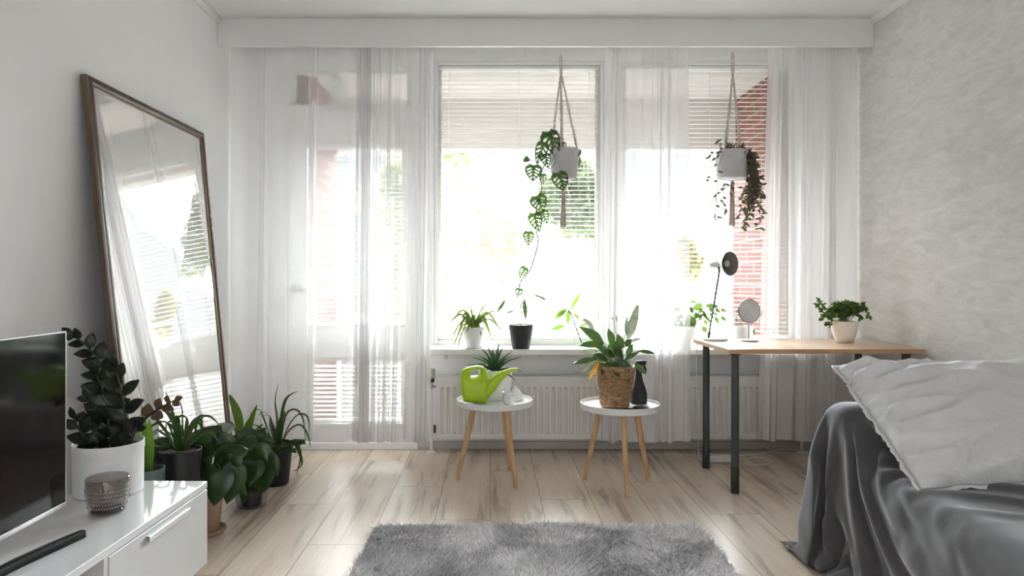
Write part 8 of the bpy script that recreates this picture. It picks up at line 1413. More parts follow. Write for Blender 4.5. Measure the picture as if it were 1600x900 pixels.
6,1,0,-2,0,-1,2,0,-1,-1,-1,3,-6,0,5,1,-5,4,1,-7,4,-2,3,2,-5,3,-3,-2,-2,4,-5,-2,7,1,1,2,-8,10,-3,1,0,2,-3,2,-1,
-1,2,-1,0,0,0,0,0,-2,0,1,0,25,0,1,-1,1,0,-10,1,4,4,0,1,-3,1,1,-2,-3,3,3,-6,-1,4,2,-3,-3,4,0,0,-1,1,3,-7,6,1,
-4,0,1,1,-4,-1,-1,2,6,-4,-5,9,-4,5,-14,11,0,2,-1,1,0,-1,1,-1,0,0,0,-1,1,-1,0,14,-10,21,-1,-1,-3,5,-8,6,1,-4,7,
-4,2,-9,11,-10,6,0,-2,3,-3,3,-2,-2,3,-1,-3,-4,11,-9,1,6,-8,6,-6,7,-9,6,-1,-2,8,-9,-10,11,7,-5,-9,9,6,-15,15,
-1,-2,3,-2,1,0,2,-1,0,0,0,-1,0,0,15,-6,-2,2,16,-4,-14,18,0,1,1,-5,-2,1,0,-2,6,-8,2,-9,9,5,-5,2,-1,1,-1,-1,1,
-1,2,4,-9,7,-5,0,2,3,-14,9,3,-3,-14,14,-7,-5,7,7,-10,-5,16,-3,-1,7,-3,5,-4,3,-1,1,0,-1,0,1,0,-1,17,-6,-11,16,
-18,11,14,3,-1,1,-2,-5,2,-2,5,-11,7,1,-3,-2,0,4,3,-3,2,-3,1,-5,8,-6,5,-4,4,-8,4,1,-1,1,2,-14,15,-9,9,-19,0,5,
2,-3,-6,20,-1,-3,1,-1,6,-1,3,-4,3,0,1,0,0,-1,0,0,20,3,-7,-10,14,2,3,-1,1,1,-9,-3,2,-2,-4,15,-12,9,-4,4,-16,-5,
6,-2,8,-3,7,6,-5,4,-3,-4,-3,10,-8,6,-5,0,-4,9,-13,12,-4,6,-18,11,-5,-3,13,-8,5,-1,5,-3,1,1,-1,7,-1,0,0,1,0,-1,
0,-1,21,1,3,-1,-2,1,0,-2,-8,-5,7,2,-5,-4,16,-11,6,-4,-1,5,3,-4,-17,15,-8,12,-11,9,5,-3,-4,-5,11,-10,5,-2,1,-1,
-1,1,1,-2,-5,5,8,-23,8,11,-1,-2,1,-1,-1,6,-7,5,3,-2,3,2,-1,0,1,1,-1,0,21,-1,3,2,-2,2,-6,-5,3,-5,-1,-3,-4,18,
-9,3,-2,-2,-3,5,-2,1,-2,-2,8,-4,3,-6,-6,6,3,3,-5,7,-2,-2,-3,2,5,-9,7,-10,12,-13,10,5,-21,1,1,16,-2,-3,2,-4,9,
-4,3,-3,0,5,5,-2,2,-1,1,-1,21,1,-2,1,3,-12,0,0,-3,5,-13,3,14,-7,2,-1,-1,-2,8,-9,7,-4,0,-3,-6,8,-5,2,1,-4,8,8,
-2,-8,3,-1,4,-8,-2,9,-12,6,6,-2,-3,7,-2,6,0,-13,3,-1,3,2,-4,-2,4,5,0,-2,-2,11,-3,3,-1,0,21,-1,2,-2,-14,7,-6,2,
2,-10,11,6,-7,-10,5,2,-2,5,-2,4,-3,6,2,-17,14,-7,0,-4,7,-3,0,-2,6,5,-5,-5,2,7,-1,-10,12,-1,-12,16,-18,9,12,
-13,-11,13,0,1,-4,-4,5,3,-2,0,-1,-1,8,-6,12,1,0,0,21,3,-5,-7,-4,0,2,-6,1,5,-7,2,-7,14,-7,2,4,1,-2,-4,-2,1,-6,
19,-7,-5,1,1,2,4,-9,10,-5,-5,5,-1,-3,2,-2,9,-6,-2,6,-7,15,-24,4,-10,24,1,-6,-4,2,4,-10,3,3,0,4,3,-6,7,-3,2,9,
0,23,-10,-6,-3,7,-11,4,3,-4,1,5,-6,2,2,-3,0,1,-3,1,2,0,-13,22,-3,-6,-3,1,3,-3,2,4,-4,0,-3,-3,7,-4,3,5,-8,1,4,
-2,10,0,5,-19,17,-2,-9,-5,4,-4,3,2,3,-3,1,0,1,5,-3,0,4,-1,10,3,0,0,-1,0,-1,0,0,-1,2,-3,0,-1,1,-1,0,0,0,0,0,-1,
0,-1,1,0,-1,0,0,-1,3,3,3,-16,3,3,2,1,1,1,0,0,0,0,1,0,0,0,0,0,1,0,0,0,-1,2,0,0,1,0,-1,1,-1,1,-1,0,0,-1,14,4,3,
-1,1,0,-2,2,-2,2,-2,1,-2,0,0,1,-1,1,0,2,1,1,-3,1,-1,-1,-2,0,-9,-4,-6,14,1,2,-1,1,2,0,-1,1,1,-1,0,0,-1,0,-1,1,
-1,1,0,0,1,-3,3,1,0,0,2,-1,0,-1,-2,-2,-13,0,3,1,7,3,-1,0,3,-1,-1,-2,2,1,0,0,-2,2,0,0,0,0,-2,1,1,-2,2,-1,1,-2,
2,-2,0,-2,1,0,3,-1,0,-1,2,0,-1,1,0,-1,1,0,1,-2,1,-1,0,1,-1,0,0,-1,1,0,-1,-2,2,-3,-1,-7,-3,0,-1,8,0,2,6,0,-3,3,
-2,3,0,-3,2,-1,2,-5,4,-1,1,-1,1,-2,2,1,-1,0,0,-1,0,-1,-1,3,-5,0,3,3,-2,1,-1,0,1,0,0,1,-1,1,-2,2,-1,0,0,0,-2,3,
-4,2,-2,2,-1,-2,-1,-3,-4,-2,-1,-1,1,2,1,6,-3,6,4,-3,3,-3,1,0,0,1,-2,0,0,2,-2,1,0,0,0,-1,0,2,-2,0,2,0,0,-4,3,
-2,1,-1,2,0,0,1,-2,2,-1,1,0,0,0,0,-1,2,0,-3,2,-4,4,-3,2,-3,-3,4,-9,-2,2,-2,-1,1,-1,1,-1,1,9,-1,1,0,3,3,-2,0,0,
-2,-1,4,-1,-1,2,-2,1,1,-1,0,1,-2,2,1,-1,-1,-1,1,0,-1,-1,1,1,-1,2,-1,1,-2,1,-2,2,-1,3,-2,2,-4,1,1,-2,3,-4,3,-5,
2,0,-5,1,-1,-7,4,-3,0,1,-3,6,0,-1,0,4,6,-4,2,2,2,-2,1,0,0,0,0,-1,0,0,-2,0,3,-1,0,0,1,-1,1,1,0,0,-1,-1,-1,1,1,
0,-1,1,0,-1,0,0,2,-3,3,-3,2,-3,2,0,0,1,-5,3,-8,-1,0,-2,1,-1,-2,1,-1,1,0,0,3,-1,5,0,-2,5,-1,1,-1,3,1,0,-1,1,-3,
2,1,-1,1,1,-3,2,1,0,-1,2,0,-3,4,-5,4,-2,1,-2,2,-1,0,0,0,-1,3,-2,-3,5,-3,-1,-1,1,-1,4,-2,-5,3,-5,2,-1,-4,2,-3,
1,-3,0,0,0,2,-3,1,6,-4,0,4,2,4,-2,3,-2,-2,6,-1,-6,6,-4,2,-1,3,-3,1,0,0,1,1,0,-2,3,-5,5,-2,1,-1,0,-2,3,0,-2,0,
0,0,2,-1,-1,-2,4,0,-1,-1,-5,-2,5,-4,-2,0,-1,-1,0,-2,0,2,-1,1,-1,1,1,-1,-4,9,0,-3,1,1,3,0,2,4,-4,-3,6,-5,4,-3,
3,-2,3,1,-2,2,-1,1,-2,3,0,-1,1,-2,-2,-1,1,2,0,-1,2,-2,1,-3,1,2,-3,2,-2,-3,2,-2,2,1,-7,1,2,-3,-1,3,-3,0,-1,-2,
0,-2,1,0,0,-4,3,0,8,0,-3,1,3,1,1,0,-2,5,-1,1,-3,3,-1,1,-3,1,3,-1,-1,2,0,1,-3,5,-6,6,-1,1,-1,0,-3,1,-4,4,-3,2,
-2,-1,0,-1,0,3,-5,2,-1,-3,1,0,-2,2,0,-4,-1,-2,3,0,-2,1,0,-1,-4,5,1,0,-2,4,1,-2,2,0,-1,3,4,-1,-4,1,2,1,1,-2,2,
0,-3,2,3,-3,4,-1,0,2,1,-8,4,-2,1,1,-3,1,0,-3,5,-1,-2,-2,1,1,-3,-1,4,-3,-1,-2,1,1,0,-1,-2,-1,-3,4,-2,0,1,1,0,
-5,7,-3,1,-2,2,-1,5,-1,-4,4,4,-1,-1,-2,6,1,-1,-4,-1,5,1,-4,4,0,-2,3,-2,4,0,0,1,0,-7,4,2,-6,2,0,3,0,-6,1,-1,2,
-1,-3,2,0,-5,4,-2,3,0,-3,-4,0,-5,2,3,-4,1,1,2,-1,0,6,-1,1,-6,1,1,0,0,4,0,-2,1,-2,4,3,-5,1,2,2,-2,1,-2,5,-1,-2,
4,-2,1,2,2,-7,5,0,1,1,-7,2,2,-4,0,-4,6,-5,3,-1,-3,2,1,-3,4,-6,3,-3,3,-3,3,-7,5,-6,-1,4,-4,-1,5,1,0,-1,1,-3,5,
-2,-2,1,2,0,3,-1,-3,3,0,1,1,-2,2,-3,6,-2,4,-3,-1,3,-1,3,1,-3,-4,9,-2,-5,6,-5,3,-1,-3,1,-4,1,-2,5,-2,-2,3,-1,
-1,-2,0,1,-3,5,-5,1,-5,6,-5,4,0,-4,4,1,-6,0,1,0,0,-2,0,2,0,2,-4,3,-2,1,3,-2,0,2,3,2,-3,0,0,-2,2,0,3,-2,1,-2,3,
1,3,-8,5,4,-9,6,-1,-3,1,-1,-1,0,2,-2,-2,3,-3,0,-2,5,-4,2,2,-5,-3,-1,7,-3,0,1,-2,2,-3,0,3,0,0,0,0,4,-8,2,-4,5,
4,-1,0,1,0,3,-3,-1,1,-2,3,3,0,-2,1,3,-3,-1,3,-1,1,-4,-1,10,-3,-2,6,-8,2,1,-3,-2,4,-2,-1,0,1,-4,3,-1,-1,-1,4,
-1,-5,3,1,-2,-2,-1,4,-3,3,-1,0,-1,-3,-1,1,1,-1,2,-2,-4,5,-6,3,-1,7,-2,-2,1,4,-2,0,0,2,2,-4,5,-4,0,3,2,-6,6,-2,
-4,6,1,-6,8,-5,3,-7,1,0,3,-2,2,-1,-2,0,1,-3,1,2,-2,0,-1,2,-2,0,1,-2,1,0,0,-1,-1,1,-2,1,-1,1,-1,-3,2,9,-3,-5,5,
-6,5,-5,6,-1,-2,1,0,0,4,-3,-2,5,-4,1,-1,-1,4,3,-4,2,2,4,-7,5,-6,4,-4,2,-3,2,0,-3,5,-5,2,-1,-1,2,-1,-1,4,-3,-2,
2,-4,2,-3,2,0,0,-1,1,-1,-1,0,3,0,-1,-2,3,-1,2,0,1,-3,5,-6,6,-5,5,-2,-2,5,-3,-1,0,4,-5,6,-1,1,1,-5,-1,4,-1,5,
-6,6,-4,1,-3,-2,1,4,-3,-2,5,-4,2,-4,2,0,-1,3,1,-6,1,4,-4,4,-5,3,-5,0,3,1,-1,0,-1,3,-2,-1,0,3,-1,1,-1,4,-2,1,
-2,0,-1,3,-3,2,-1,-3,5,-3,0,-1,3,-1,0,0,-3,4,1,-4,1,3,4,-4,-1,-3,1,2,-3,2,-2,3,-2,1,-2,1,2,1,-1,-1,-3,4,0,0,0,
-3,2,-3,5,1,-5,0,0,-1,1,-1,2,-1,0,0,2,0,0,0,3,-2,-3,4,-6,-1,4,1,1,0,-3,2,3,-3,1,-1,1,-1,2,-4,1,2,-1,-2,-2,-1,
3,1,-1,1,2,-4,5,-2,1,0,0,3,-7,4,1,-1,2,1,-1,-4,-1,1,-1,3,-5,2,-3,-1,0,6,-1,1,0,0,2,0,-1,-1,1,0,-2,0,4,-6,5,0,
-4,2,1,0,2,-3,-2,4,-2,-2,2,-1,2,0,-2,1,-2,-1,4,0,-2,2,1,0,-1,-1,0,1,0,0,2,-3,4,-2,1,-1,1,0,-4,1,2,-4,3,-4,4,
-2,1,-1,-3,1,4,-2,1,2,-3,1,1,0,-1,1,1,0,-3,4,-2,0,2,-4,1,2,-3,4,-2,0,-1,2,-2,2,-3,2,-1,-1,1,1,-4,3,-2,1,-2,0,
4,0,-1,1,-2,1,0,2,-1,0,-1,2,-2,1,2,-4,-4,5,-3,2,-3,2,-1,0,2,-4,0,5,-1,0,2,-3,0,-1,2,0,-2,0,3,-1,0,0,-3,4,-1,0,
1,-3,4,-3,1,-2,1,0,0,-2,4,-2,-2,2,1,-3,1,0,4,-1,-3,3,0,-2,2,-2,0,-1,3,-2,3,-1,1,-1,-3,-3,5,-6,0,0,6,-2,0,1,-3,
4,1,-3,2,-1,-1,2,-1,2,-3,2,2,0,-4,2,-3,4,2,-2,0,-4,4,0,-1,1,0,1,-3,0,1,2,-4,-1,3,-3,1,1,1,0,-3,1,3,-2,0,2,-3,
4,-2,1,0,2,-3,0,2,-2,-2,5,-6,1,4,0,-8,4,0,1,2,-6,2,2,1,0,0,-1,1,0,1,-2,0,-2,3,-4,6,-3,-1,2,0,2,-5,3,-2,-1,2,
-1,2,-2,-1,1,-1,3,-2,2,-1,-1,2,-2,1,1,-3,3,-1,0,2,-1,1,1,-2,-2,0,1,2,-1,4,-1,2,0,-7,-1,8,-7,0,-2,6,-1,-7,3,3,
0,-1,2,-1,0,0,-2,1,-1,-2,6,-5,0,5,-2,0,-1,1,1,-2,3,-3,0,-1,3,0,-3,3,-4,2,-2,1,1,-3,3,0,1,0,-2,2,-1,1,-2,3,-2,
-1,1,1,1,-3,-2,5,-2,0,5,3,0,-7,-4,2,7,-6,1,2,-8,3,0,0,-1,1,-2,1,-2,1,1,3,-1,2,0,-6,0,0,4,-1,0,2,-4,0,3,1,-3,
-2,2,0,2,-4,1,1,-2,1,0,0,-1,0,2,0,0,1,0,-1,1,2,0,0,-5,-1,6,-2,-1,5,-3,1,0,-3,3,4,-4,-1,0,-1,2,-8,0,-1,0,0,1,
-1,3,-5,5,-2,-3,3,-2,4,-3,2,-4,3,-3,1,3,-1,-1,0,0,0,-1,-2,1,3,0,-1,1,0,-2,0,-1,2,-2,1,0,1,-1,2,0,0,-3,2,2,1,
-4,2,3,-3,-2,2,2,2,-1,0,-2,0,1,-1,-2,16,0,-1,1,-1,0,-1,2,4,-3,-3,4,-3,3,-2,2,-2,-2,0,3,0,-3,1,-2,-1,1,2,1,-2,
-1,1,-2,2,0,0,1,0,-1,0,2,-2,3,-3,3,-3,-2,0,4,-2,-1,1,2,-2,0,2,2,-5,-1,8,2,-4,-1,2,-1,0,0,-3,-1,0,-1,0,1,1,-1,
1,-2,5,-2,-2,0,-1,0,1,3,-1,-2,-2,1,0,3,-3,2,-2,-1,2,-1,-2,4,-6,1,3,-2,-1,4,1,-3,3,-3,4,-3,2,1,-3,1,-1,0,-2,2,
1,1,-3,4,4,1,-5,1,1,0,-2,0,-1,9,-10,0,0,-1,1,-3,1,1,1,3,0,-4,3,-3,-1,2,-1,-2,2,0,-2,3,0,-6,5,-3,3,-1,1,1,0,-5,
5,-2,-4,5,1,-4,1,2,-1,2,-5,3,-1,1,3,-1,-2,0,2,-4,-1,5,0,0,-2,2,-1,1,-1,-1,4,0,1,-6,2,0,-2,-1,-1,3,-3,0,2,0,2,
2,-4,-1,3,-3,2,2,-3,-1,2,-2,-2,3,-2,3,-4,2,-1,1,0,-1,-2,1,3,-1,-1,3,-3,1,0,-3,6,-1,-2,1,1,-2,2,1,-4,3,-2,-2,6,
-2,0,0,2,-1,-1,2,-5,7,2,-1,-5,1,0,0,1,-3,3,0,-5,2,1,-2,1,2,-3,3,-3,0,-3,1,2,-2,0,3,1,-5,3,-2,2,-2,-2,6,0,0,-2,
-2,-1,1,1,-1,2,0,-1,1,2,-3,-1,2,0,-1,3,-4,4,0,-2,1,2,-3,1,0,-1,0,4,-7,3,-1,3,0,1,1,-3,3,0,-3,4,-2,-1,0,0,-3,3,
-1,0,-3,3,-3,0,0,4,-5,-3,4,0,0,-1,-1,-1,0,-2,4,-2,0,5,-3,-1,3,-5,6,-1,-1,-1,5,1,-4,-1,2,1,0,-2,1,-1,-1,4,1,-2,
1,2,0,-3,4,-4,3,-3,0,-1,0,3,0,-1,2,-3,2,-7,1,3,1,-3,-1,2,-1,-1,0,1,1,-6,0,3,0,0,1,-3,3,-2,-3,2,0,1,2,-4,4,-2,
-2,5,-2,-4,2,4,-2,-1,6,1,0,-5,1,1,-3,3,1,-2,2,-3,0,0,6,2,-4,3,-3,0,0,1,1,0,-1,-1,-1,2,-2,-1,0,0,-1,1,1,-7,5,
-1,3,-6,1,3,0,-5,0,2,-2,2,-4,6,1,-3,-4,5,-1,1,-4,5,-2,-2,-1,6,-4,2,0,1,-2,-3,3,6,-1,-1,0,-3,3,-1,1,2,-3,4,-2,
1,0,-1,1,0,1,-1,0,-1,1,-2,3,-2,-1,1,2,-4,1,-2,-2,-1,1,1,-3,4,-3,1,-3,3,2,-4,-1,1,1,-5,2,6,-4,-1,-1,3,2,-2,2,0,
-3,-2,5,-5,-2,1,4,2,-7,1,8,-3,4,1,-2,-1,0,4,0,0,-2,2,3,-2,-1,0,1,-1,-1,0,0,-1,-4,3,1,3,-3,-1,0,-1,-2,-1,1,-2,
4,-4,2,-5,5,1,-5,0,4,-5,-1,6,0,-3,4,-6,3,-1,-4,2,2,0,3,0,-3,-3,4,-3,2,-1,2,4,-3,2,1,-1,0,4,-3,-1,7,-3,2,-2,0,
0,0,1,-2,2,-1,0,0,6,-9,0,-2,-3,6,0,-1,-1,-1,-1,0,2,-2,-1,0,2,-5,0,3,1,-4,4,0,-5,2,-2,2,3,-4,1,0,-2,-1,2,-2,-1,
4,0,2,1,-6,8,-3,1,0,3,-3,3,-1,-2,6,0,-3,4,-2,2,-2,3,0,-2,15,-15,0,0,0,-1,-2,-7,0,3,1,-1,2,-4,2,0,-1,-3,2,3,-5,
-1,3,1,-1,-3,2,1,-1,0,0,2,-4,3,1,-2,-1,2,0,-2,-1,-1,1,5,-3,-3,6,-4,7,-10,7,0,3,-1,0,2,-2,3,-1,2,1,-2,3,-2,0,1,
-1,11,-11,0,-1,-6,12,5,-3,-13,-3,8,-6,2,-7,9,-8,4,-1,-2,2,-2,3,-2,-2,3,-1,-3,0,5,-5,0,4,-5,3,-3,5,-5,1,0,0,5,
-5,-3,2,5,-4,-2,3,5,-8,9,-2,-1,5,-4,3,-1,5,-4,2,3,-2,1,1,0,-1,2,4,0,-3,4,2,-10,-2,1,1,-8,-1,1,0,-1,4,-6,1,-3,
4,3,-4,2,-2,1,0,-1,0,0,0,3,-5,4,-2,0,0,2,-5,3,1,-1,-4,4,-3,-1,2,2,-3,-1,7,-2,-1,6,-4,7,-5,4,-1,4,-1,0,2,-2,0,
2,-2,2,7,-5,3,1,-12,3,-1,0,-3,-4,1,-1,4,-7,4,0,-1,-2,0,2,1,-2,2,-2,0,-2,4,-4,3,-2,2,-3,2,0,0,0,2,-6,5,-4,5,-7,
1,1,0,0,0,6,-1,-3,2,-2,6,-2,4,-4,4,-1,5,0,-1,3,-1,-1,-1,0,2,4,-2,-11,3,-1,0,3,-10,-1,1,-1,-1,8,-7,5,-4,4,-7,0,
1,0,1,-1,2,3,-3,3,-2,-2,-1,4,-4,3,-2,0,-1,4,-4,4,-3,4,-5,1,-1,0,3,-3,3,0,2,-2,0,2,-1,7,-1,-1,1,3,2,-1,1,0,0,
-2,-1,2,-8,2,0,-2,-5,-1,3,0,-2,-1,7,-6,2,-1,0,2,2,-3,-3,2,-2,3,-3,2,3,-2,-2,-1,4,-4,2,0,0,0,-1,0,1,-1,-1,1,3,
-5,0,3,0,0,0,-1,0,4,-4,3,3,-3,3,5,-3,-1,6,-1,1,1,-1,2,-3,-1,-4,2,-5,-3,1,-2,-1,0,0,5,-4,1,-1,-1,0,1,0,0,0,-1,
2,-1,1,-1,-2,1,1,0,-1,2,0,-2,0,1,1,-2,1,-2,4,-4,2,2,-3,0,-1,5,-2,-1,1,-2,4,-2,1,-1,0,3,7,-2,1,4,-1,1,-1,-1,3,
-9,3,-9,0,0,-1,1,-2,0,4,-2,0,0,0,0,1,-2,1,0,-1,0,0,0,-1,1,0,-1,2,2,-1,-2,1,0,1,-2,0,2,-3,1,1,0,0,1,-1,3,1,-5,
0,0,1,1,-1,-1,2,3,-1,0,-2,10,-4,5,2,-1,0,1,-8,-3,-5,2,-2,0,1,-1,1,2,-2,-2,1,0,0,0,0,1,0,1,2,-4,1,-1,0,-1,2,-1,
-1,1,1,1,-2,0,0,1,1,-3,3,0,-2,5,-6,2,4,-4,-1,1,0,0,-1,0,1,1,-1,0,0,0,3,-3,9,3,-1,3,-1,-3,-6,-3,-2,0,1,-1,0,1,
-1,0,-1,2,-2,1,1,0,0,-1,0,0,0,3,-2,-1,0,0,0,1,-1,1,-1,-1,1,0,-1,1,-1,3,-2,-1,2,-2,6,-5,0,2,1,3,-6,0,0,1,-2,1,
0,0,2,0,-1,3,-1,-1,14,-1,0,-14,-2,0,3,-2,0,0,0,-1,2,-2,0,0,-1,-1,-1,-1,0,1,1,1,0,0,-2,2,0,1,-2,0,0,-3,0,2,-2,
1,1,-1,4,-2,2,1,-1,3,0,2,-4,12,-5,-8,0,1,-1,-1,2,1,-1,1,-1,1,1,-1,0,3,-2,13,], (3, 52, 66), .0005)
# ---------------------------------------------------------------- daybed, throw, pillows
M['throw'] = mat('grey_brushed_throw', (.088,.085,.088), (.072,.07,.073), rough=.95, scale=14, bm=.35, bscale=260, spec=.05)
def sheen(m, wgt, col):
    b = m.node_tree.nodes['Principled BSDF']; b.inputs['Sheen Weight'].default_value = wgt; b.inputs['Sheen Roughness'].default_value = .45; b.inputs['Sheen Tint'].default_value = (*col, 1)
sheen(M['throw'], .75, (.8,.8,.82))
M['linen'] = mat('white_cotton', (.66,.66,.665), (.62,.62,.625), rough=.85, scale=8, spec=.2)
_nt = M['linen'].node_tree; _v = coords(_nt, (1, 1, 1)); bump(_nt, noise(_nt, _v, 9, 5, .55, 1.6), .55, .018, _nt.nodes['Principled BSDF'])
M['sofa'] = mat('grey_upholstery', (.20,.20,.20), (.17,.17,.17), rough=.9, scale=20, bm=.4)
e = empty('daybed', (1.76, 1.57, 0), 'daybed with a low arm under the grey throw along the right wall', 'sofa')
mk('arm', MB().box(1.345, 2.185, 2.515, 2.62, .02, .575, .035), M['sofa'], e)
mk('seat', MB().box(1.37, 2.185, .55, 2.50, .08, .375, .03), M['sofa'], e)
for (x, y) in ((1.43, .65), (2.10, .65), (1.43, 2.42), (2.10, 2.42)):
    mk('leg', MB().lathe([(0,0),(.018,0),(.022,.079),(0,.079)], (x, y, 0), 16), M['dark_leg'], e)
tw_ = THROW+np.array([1.6, 1.6, 0]); tw_[..., 2] = np.maximum(tw_[..., 2], .006); tw_[..., 0] = np.minimum(tw_[..., 0], 2.185)
lim = 1.240-.05*np.clip(1-tw_[..., 2]/.35, 0, 1); lx_ = tw_[..., 0]; tw_[..., 0] = np.where(lx_ < lim, lim-(lim-lx_)*.05, lx_)
lim = 2.70; ly_ = tw_[..., 1]; tw_[..., 1] = np.where(ly_ > lim, lim+(ly_-lim)*.4, ly_)
o = mk('throw_blanket', MB().grid(tw_.tolist()), M['throw'], sharp=180)
md = o.modifiers.new('thickness', 'SOLIDIFY'); md.thickness = .003; md.offset = 1
md = o.modifiers.new('smooth', 'SUBSURF'); md.levels = 1; md.render_levels = 1
setk(o, 'rumpled dark grey throw draped over the daybed and its arm', 'throw')
def pillow(A, B, label, seedflip=False, dx=0):
    A, B = Vector(A), Vector(B); up = (B-A).normalized(); xx = Vector((1,0,0)); nz = xx.cross(up).normalized()
    if nz.y > 0: nz = -nz
    xx = up.cross(nz); xx = xx if xx.x > 0 else -xx
    q = np.stack([PILLOW, PILLOW*np.array([1, 1, -.42])])
    if seedflip: q = q[:, :, ::-1].copy(); q[..., 0] = q[..., 0].max()-q[..., 0]
    U, Vv = q[0, ..., 0], q[0, ..., 1]; UM, VM = U.max(), Vv.max()
    edge = np.clip(np.minimum.reduce([U, UM-U, Vv, VM-Vv])/.03, 0, 1)
    def ridge(p): return (1-np.abs(np.sin(p)))**1.6
    wk = .028*ridge(Vv*PI/.062+2.2*U*6+1.1*np.sin(U*14+Vv*5))*np.exp(-((U-.07)/.13)**2)
    wk = wk+.022*ridge(Vv*PI/.085-U*11+1.4*np.sin(Vv*9+1))*np.exp(-((U-.20)/.15)**2)
    wk = wk+.013*ridge((U*.5+Vv)*PI/.13+1.6*np.sin(U*6+2))*(.4+.6*np.sin(Vv*7+U*4)**2)
    wk = wk+.014*ridge(U*PI/.075+1.5*np.sin(Vv*11))*np.exp(-((VM-Vv)/.07)**2)+.008*ridge(U*PI/.09+Vv*9)*np.exp(-(Vv/.09)**2)
    q[0, ..., 2] = q[0, ..., 2]*1.38+(wk-.009)*edge
    Wp = np.array(A)+q[..., 0:1]*np.array(xx)+q[..., 1:2]*np.array(up)+q[..., 2:3]*np.array(nz)
    ny, nx = Wp.shape[1:3]; m = MB(); idx = {}; vs = []
    for s in (0, 1):
        for j in range(ny):
            for i in range(nx):
                if s == 1 and (i in (0, nx-1) or j in (0, ny-1)): idx[(1,j,i)] = idx[(0,j,i)]; continue
                idx[(s,j,i)] = len(vs); vs.append(tuple(Wp[s,j,i]))
    fs = [[idx[(s,j,i)], idx[(s,j,i+1)], idx[(s,j+1,i+1)], idx[(s,j+1,i)]][::(1 if s == 0 else -1)] for s in (0,1) for j in range(ny-1) for i in range(nx-1)]
    m.add(vs, fs); o = mk('pillow', m, M['linen'], sharp=180)
    md = o.modifiers.new('smooth', 'SUBSURF'); md.levels = 1; md.render_levels = 1
    # seam band round the edge
    ring = [(0,i) for i in range(nx)]+[(j,nx-1) for j in range(1,ny)]+[(ny-1,i) for i in range(nx-2,-1,-1)]+[(j,0) for j in range(ny-2,0,-1)]
    cen = A+xx*q[...,0].max()/2+up*q[...,1].max()/2; pts = [Vector(Wp[0,j,i]) for j, i in ring]; m = MB()
    out = []
    for k, p in enumerate(pts):
        t = (pts[(k+1) % len(pts)]-pts[k-1]); nn2 = t.cross(nz); nn2 = nn2.normalized() if nn2.length > 1e-6 else (p-cen).normalized()
        if nn2.dot(p-cen) < 0: nn2 = -nn2
        out.append(p+nn2*(.016+.003*math.sin(k*.9)+.002*math.sin(k*2.3))+nz*.002*math.sin(k*.55))
    m.grid([[p, q_] for p, q_ in zip(pts+pts[:1], out+out[:1])])
    b_ = mk('edge_band', m, M['linen'], o, sharp=180)
    md = b_.modifiers.new('thickness', 'SOLIDIFY'); md.thickness = .003; md.offset = 0
    return setk(o, label, 'pillow')
pillow((1.352, 2.125, .425), (1.330, 2.56, .722), 'large white wrinkled pillow leaning on the arm of the daybed')

# ---------------------------------------------------------------- plants: helpers
rnd = random.Random(11)
def blade(m, pts, w, n=12, prof='strap', fold=.25, side=None, twist=0, base_w=.5):
    """long narrow leaf along a smooth path"""
    c = spline(pts, max(2, n//(len(pts)-1))); k = len(c); rows = []; cam_ = rnd.choice((-1, 1))*rnd.uniform(.5, 1.3)
    for i, p in enumerate(c):
        t = (c[min(i+1, k-1)]-c[max(i-1, 0)]).normalized(); u = i/(k-1)
        s = Vector(side) if side is not None else t.cross(Vector((0,0,1)))+t.cross(Vector((0,1,0)))*cam_
        s = s-t*s.dot(t)
        if s.length < .15: s = s+t.cross(Vector((0,1,0)))
        s.normalize()
        if twist: s = Matrix.Rotation(twist*u, 3, t) @ s
        nrm = s.cross(t).normalized()
        if prof == 'strap': ww = w/2*(base_w+(1-base_w)*min(1, u*3))*min(1, (1-u)*2.6+.02)**.8
        elif prof == 'taper': ww = w/2*(1-u)**.75*(.85+.3*math.sin(u*PI))
        else: ww = w/2*max(.04, math.sin(PI*min(1, u*.97+.03))**.8)
        rows.append([p-s*ww+nrm*ww*fold, p, p+s*ww+nrm*ww*fold])
    m.grid(rows)
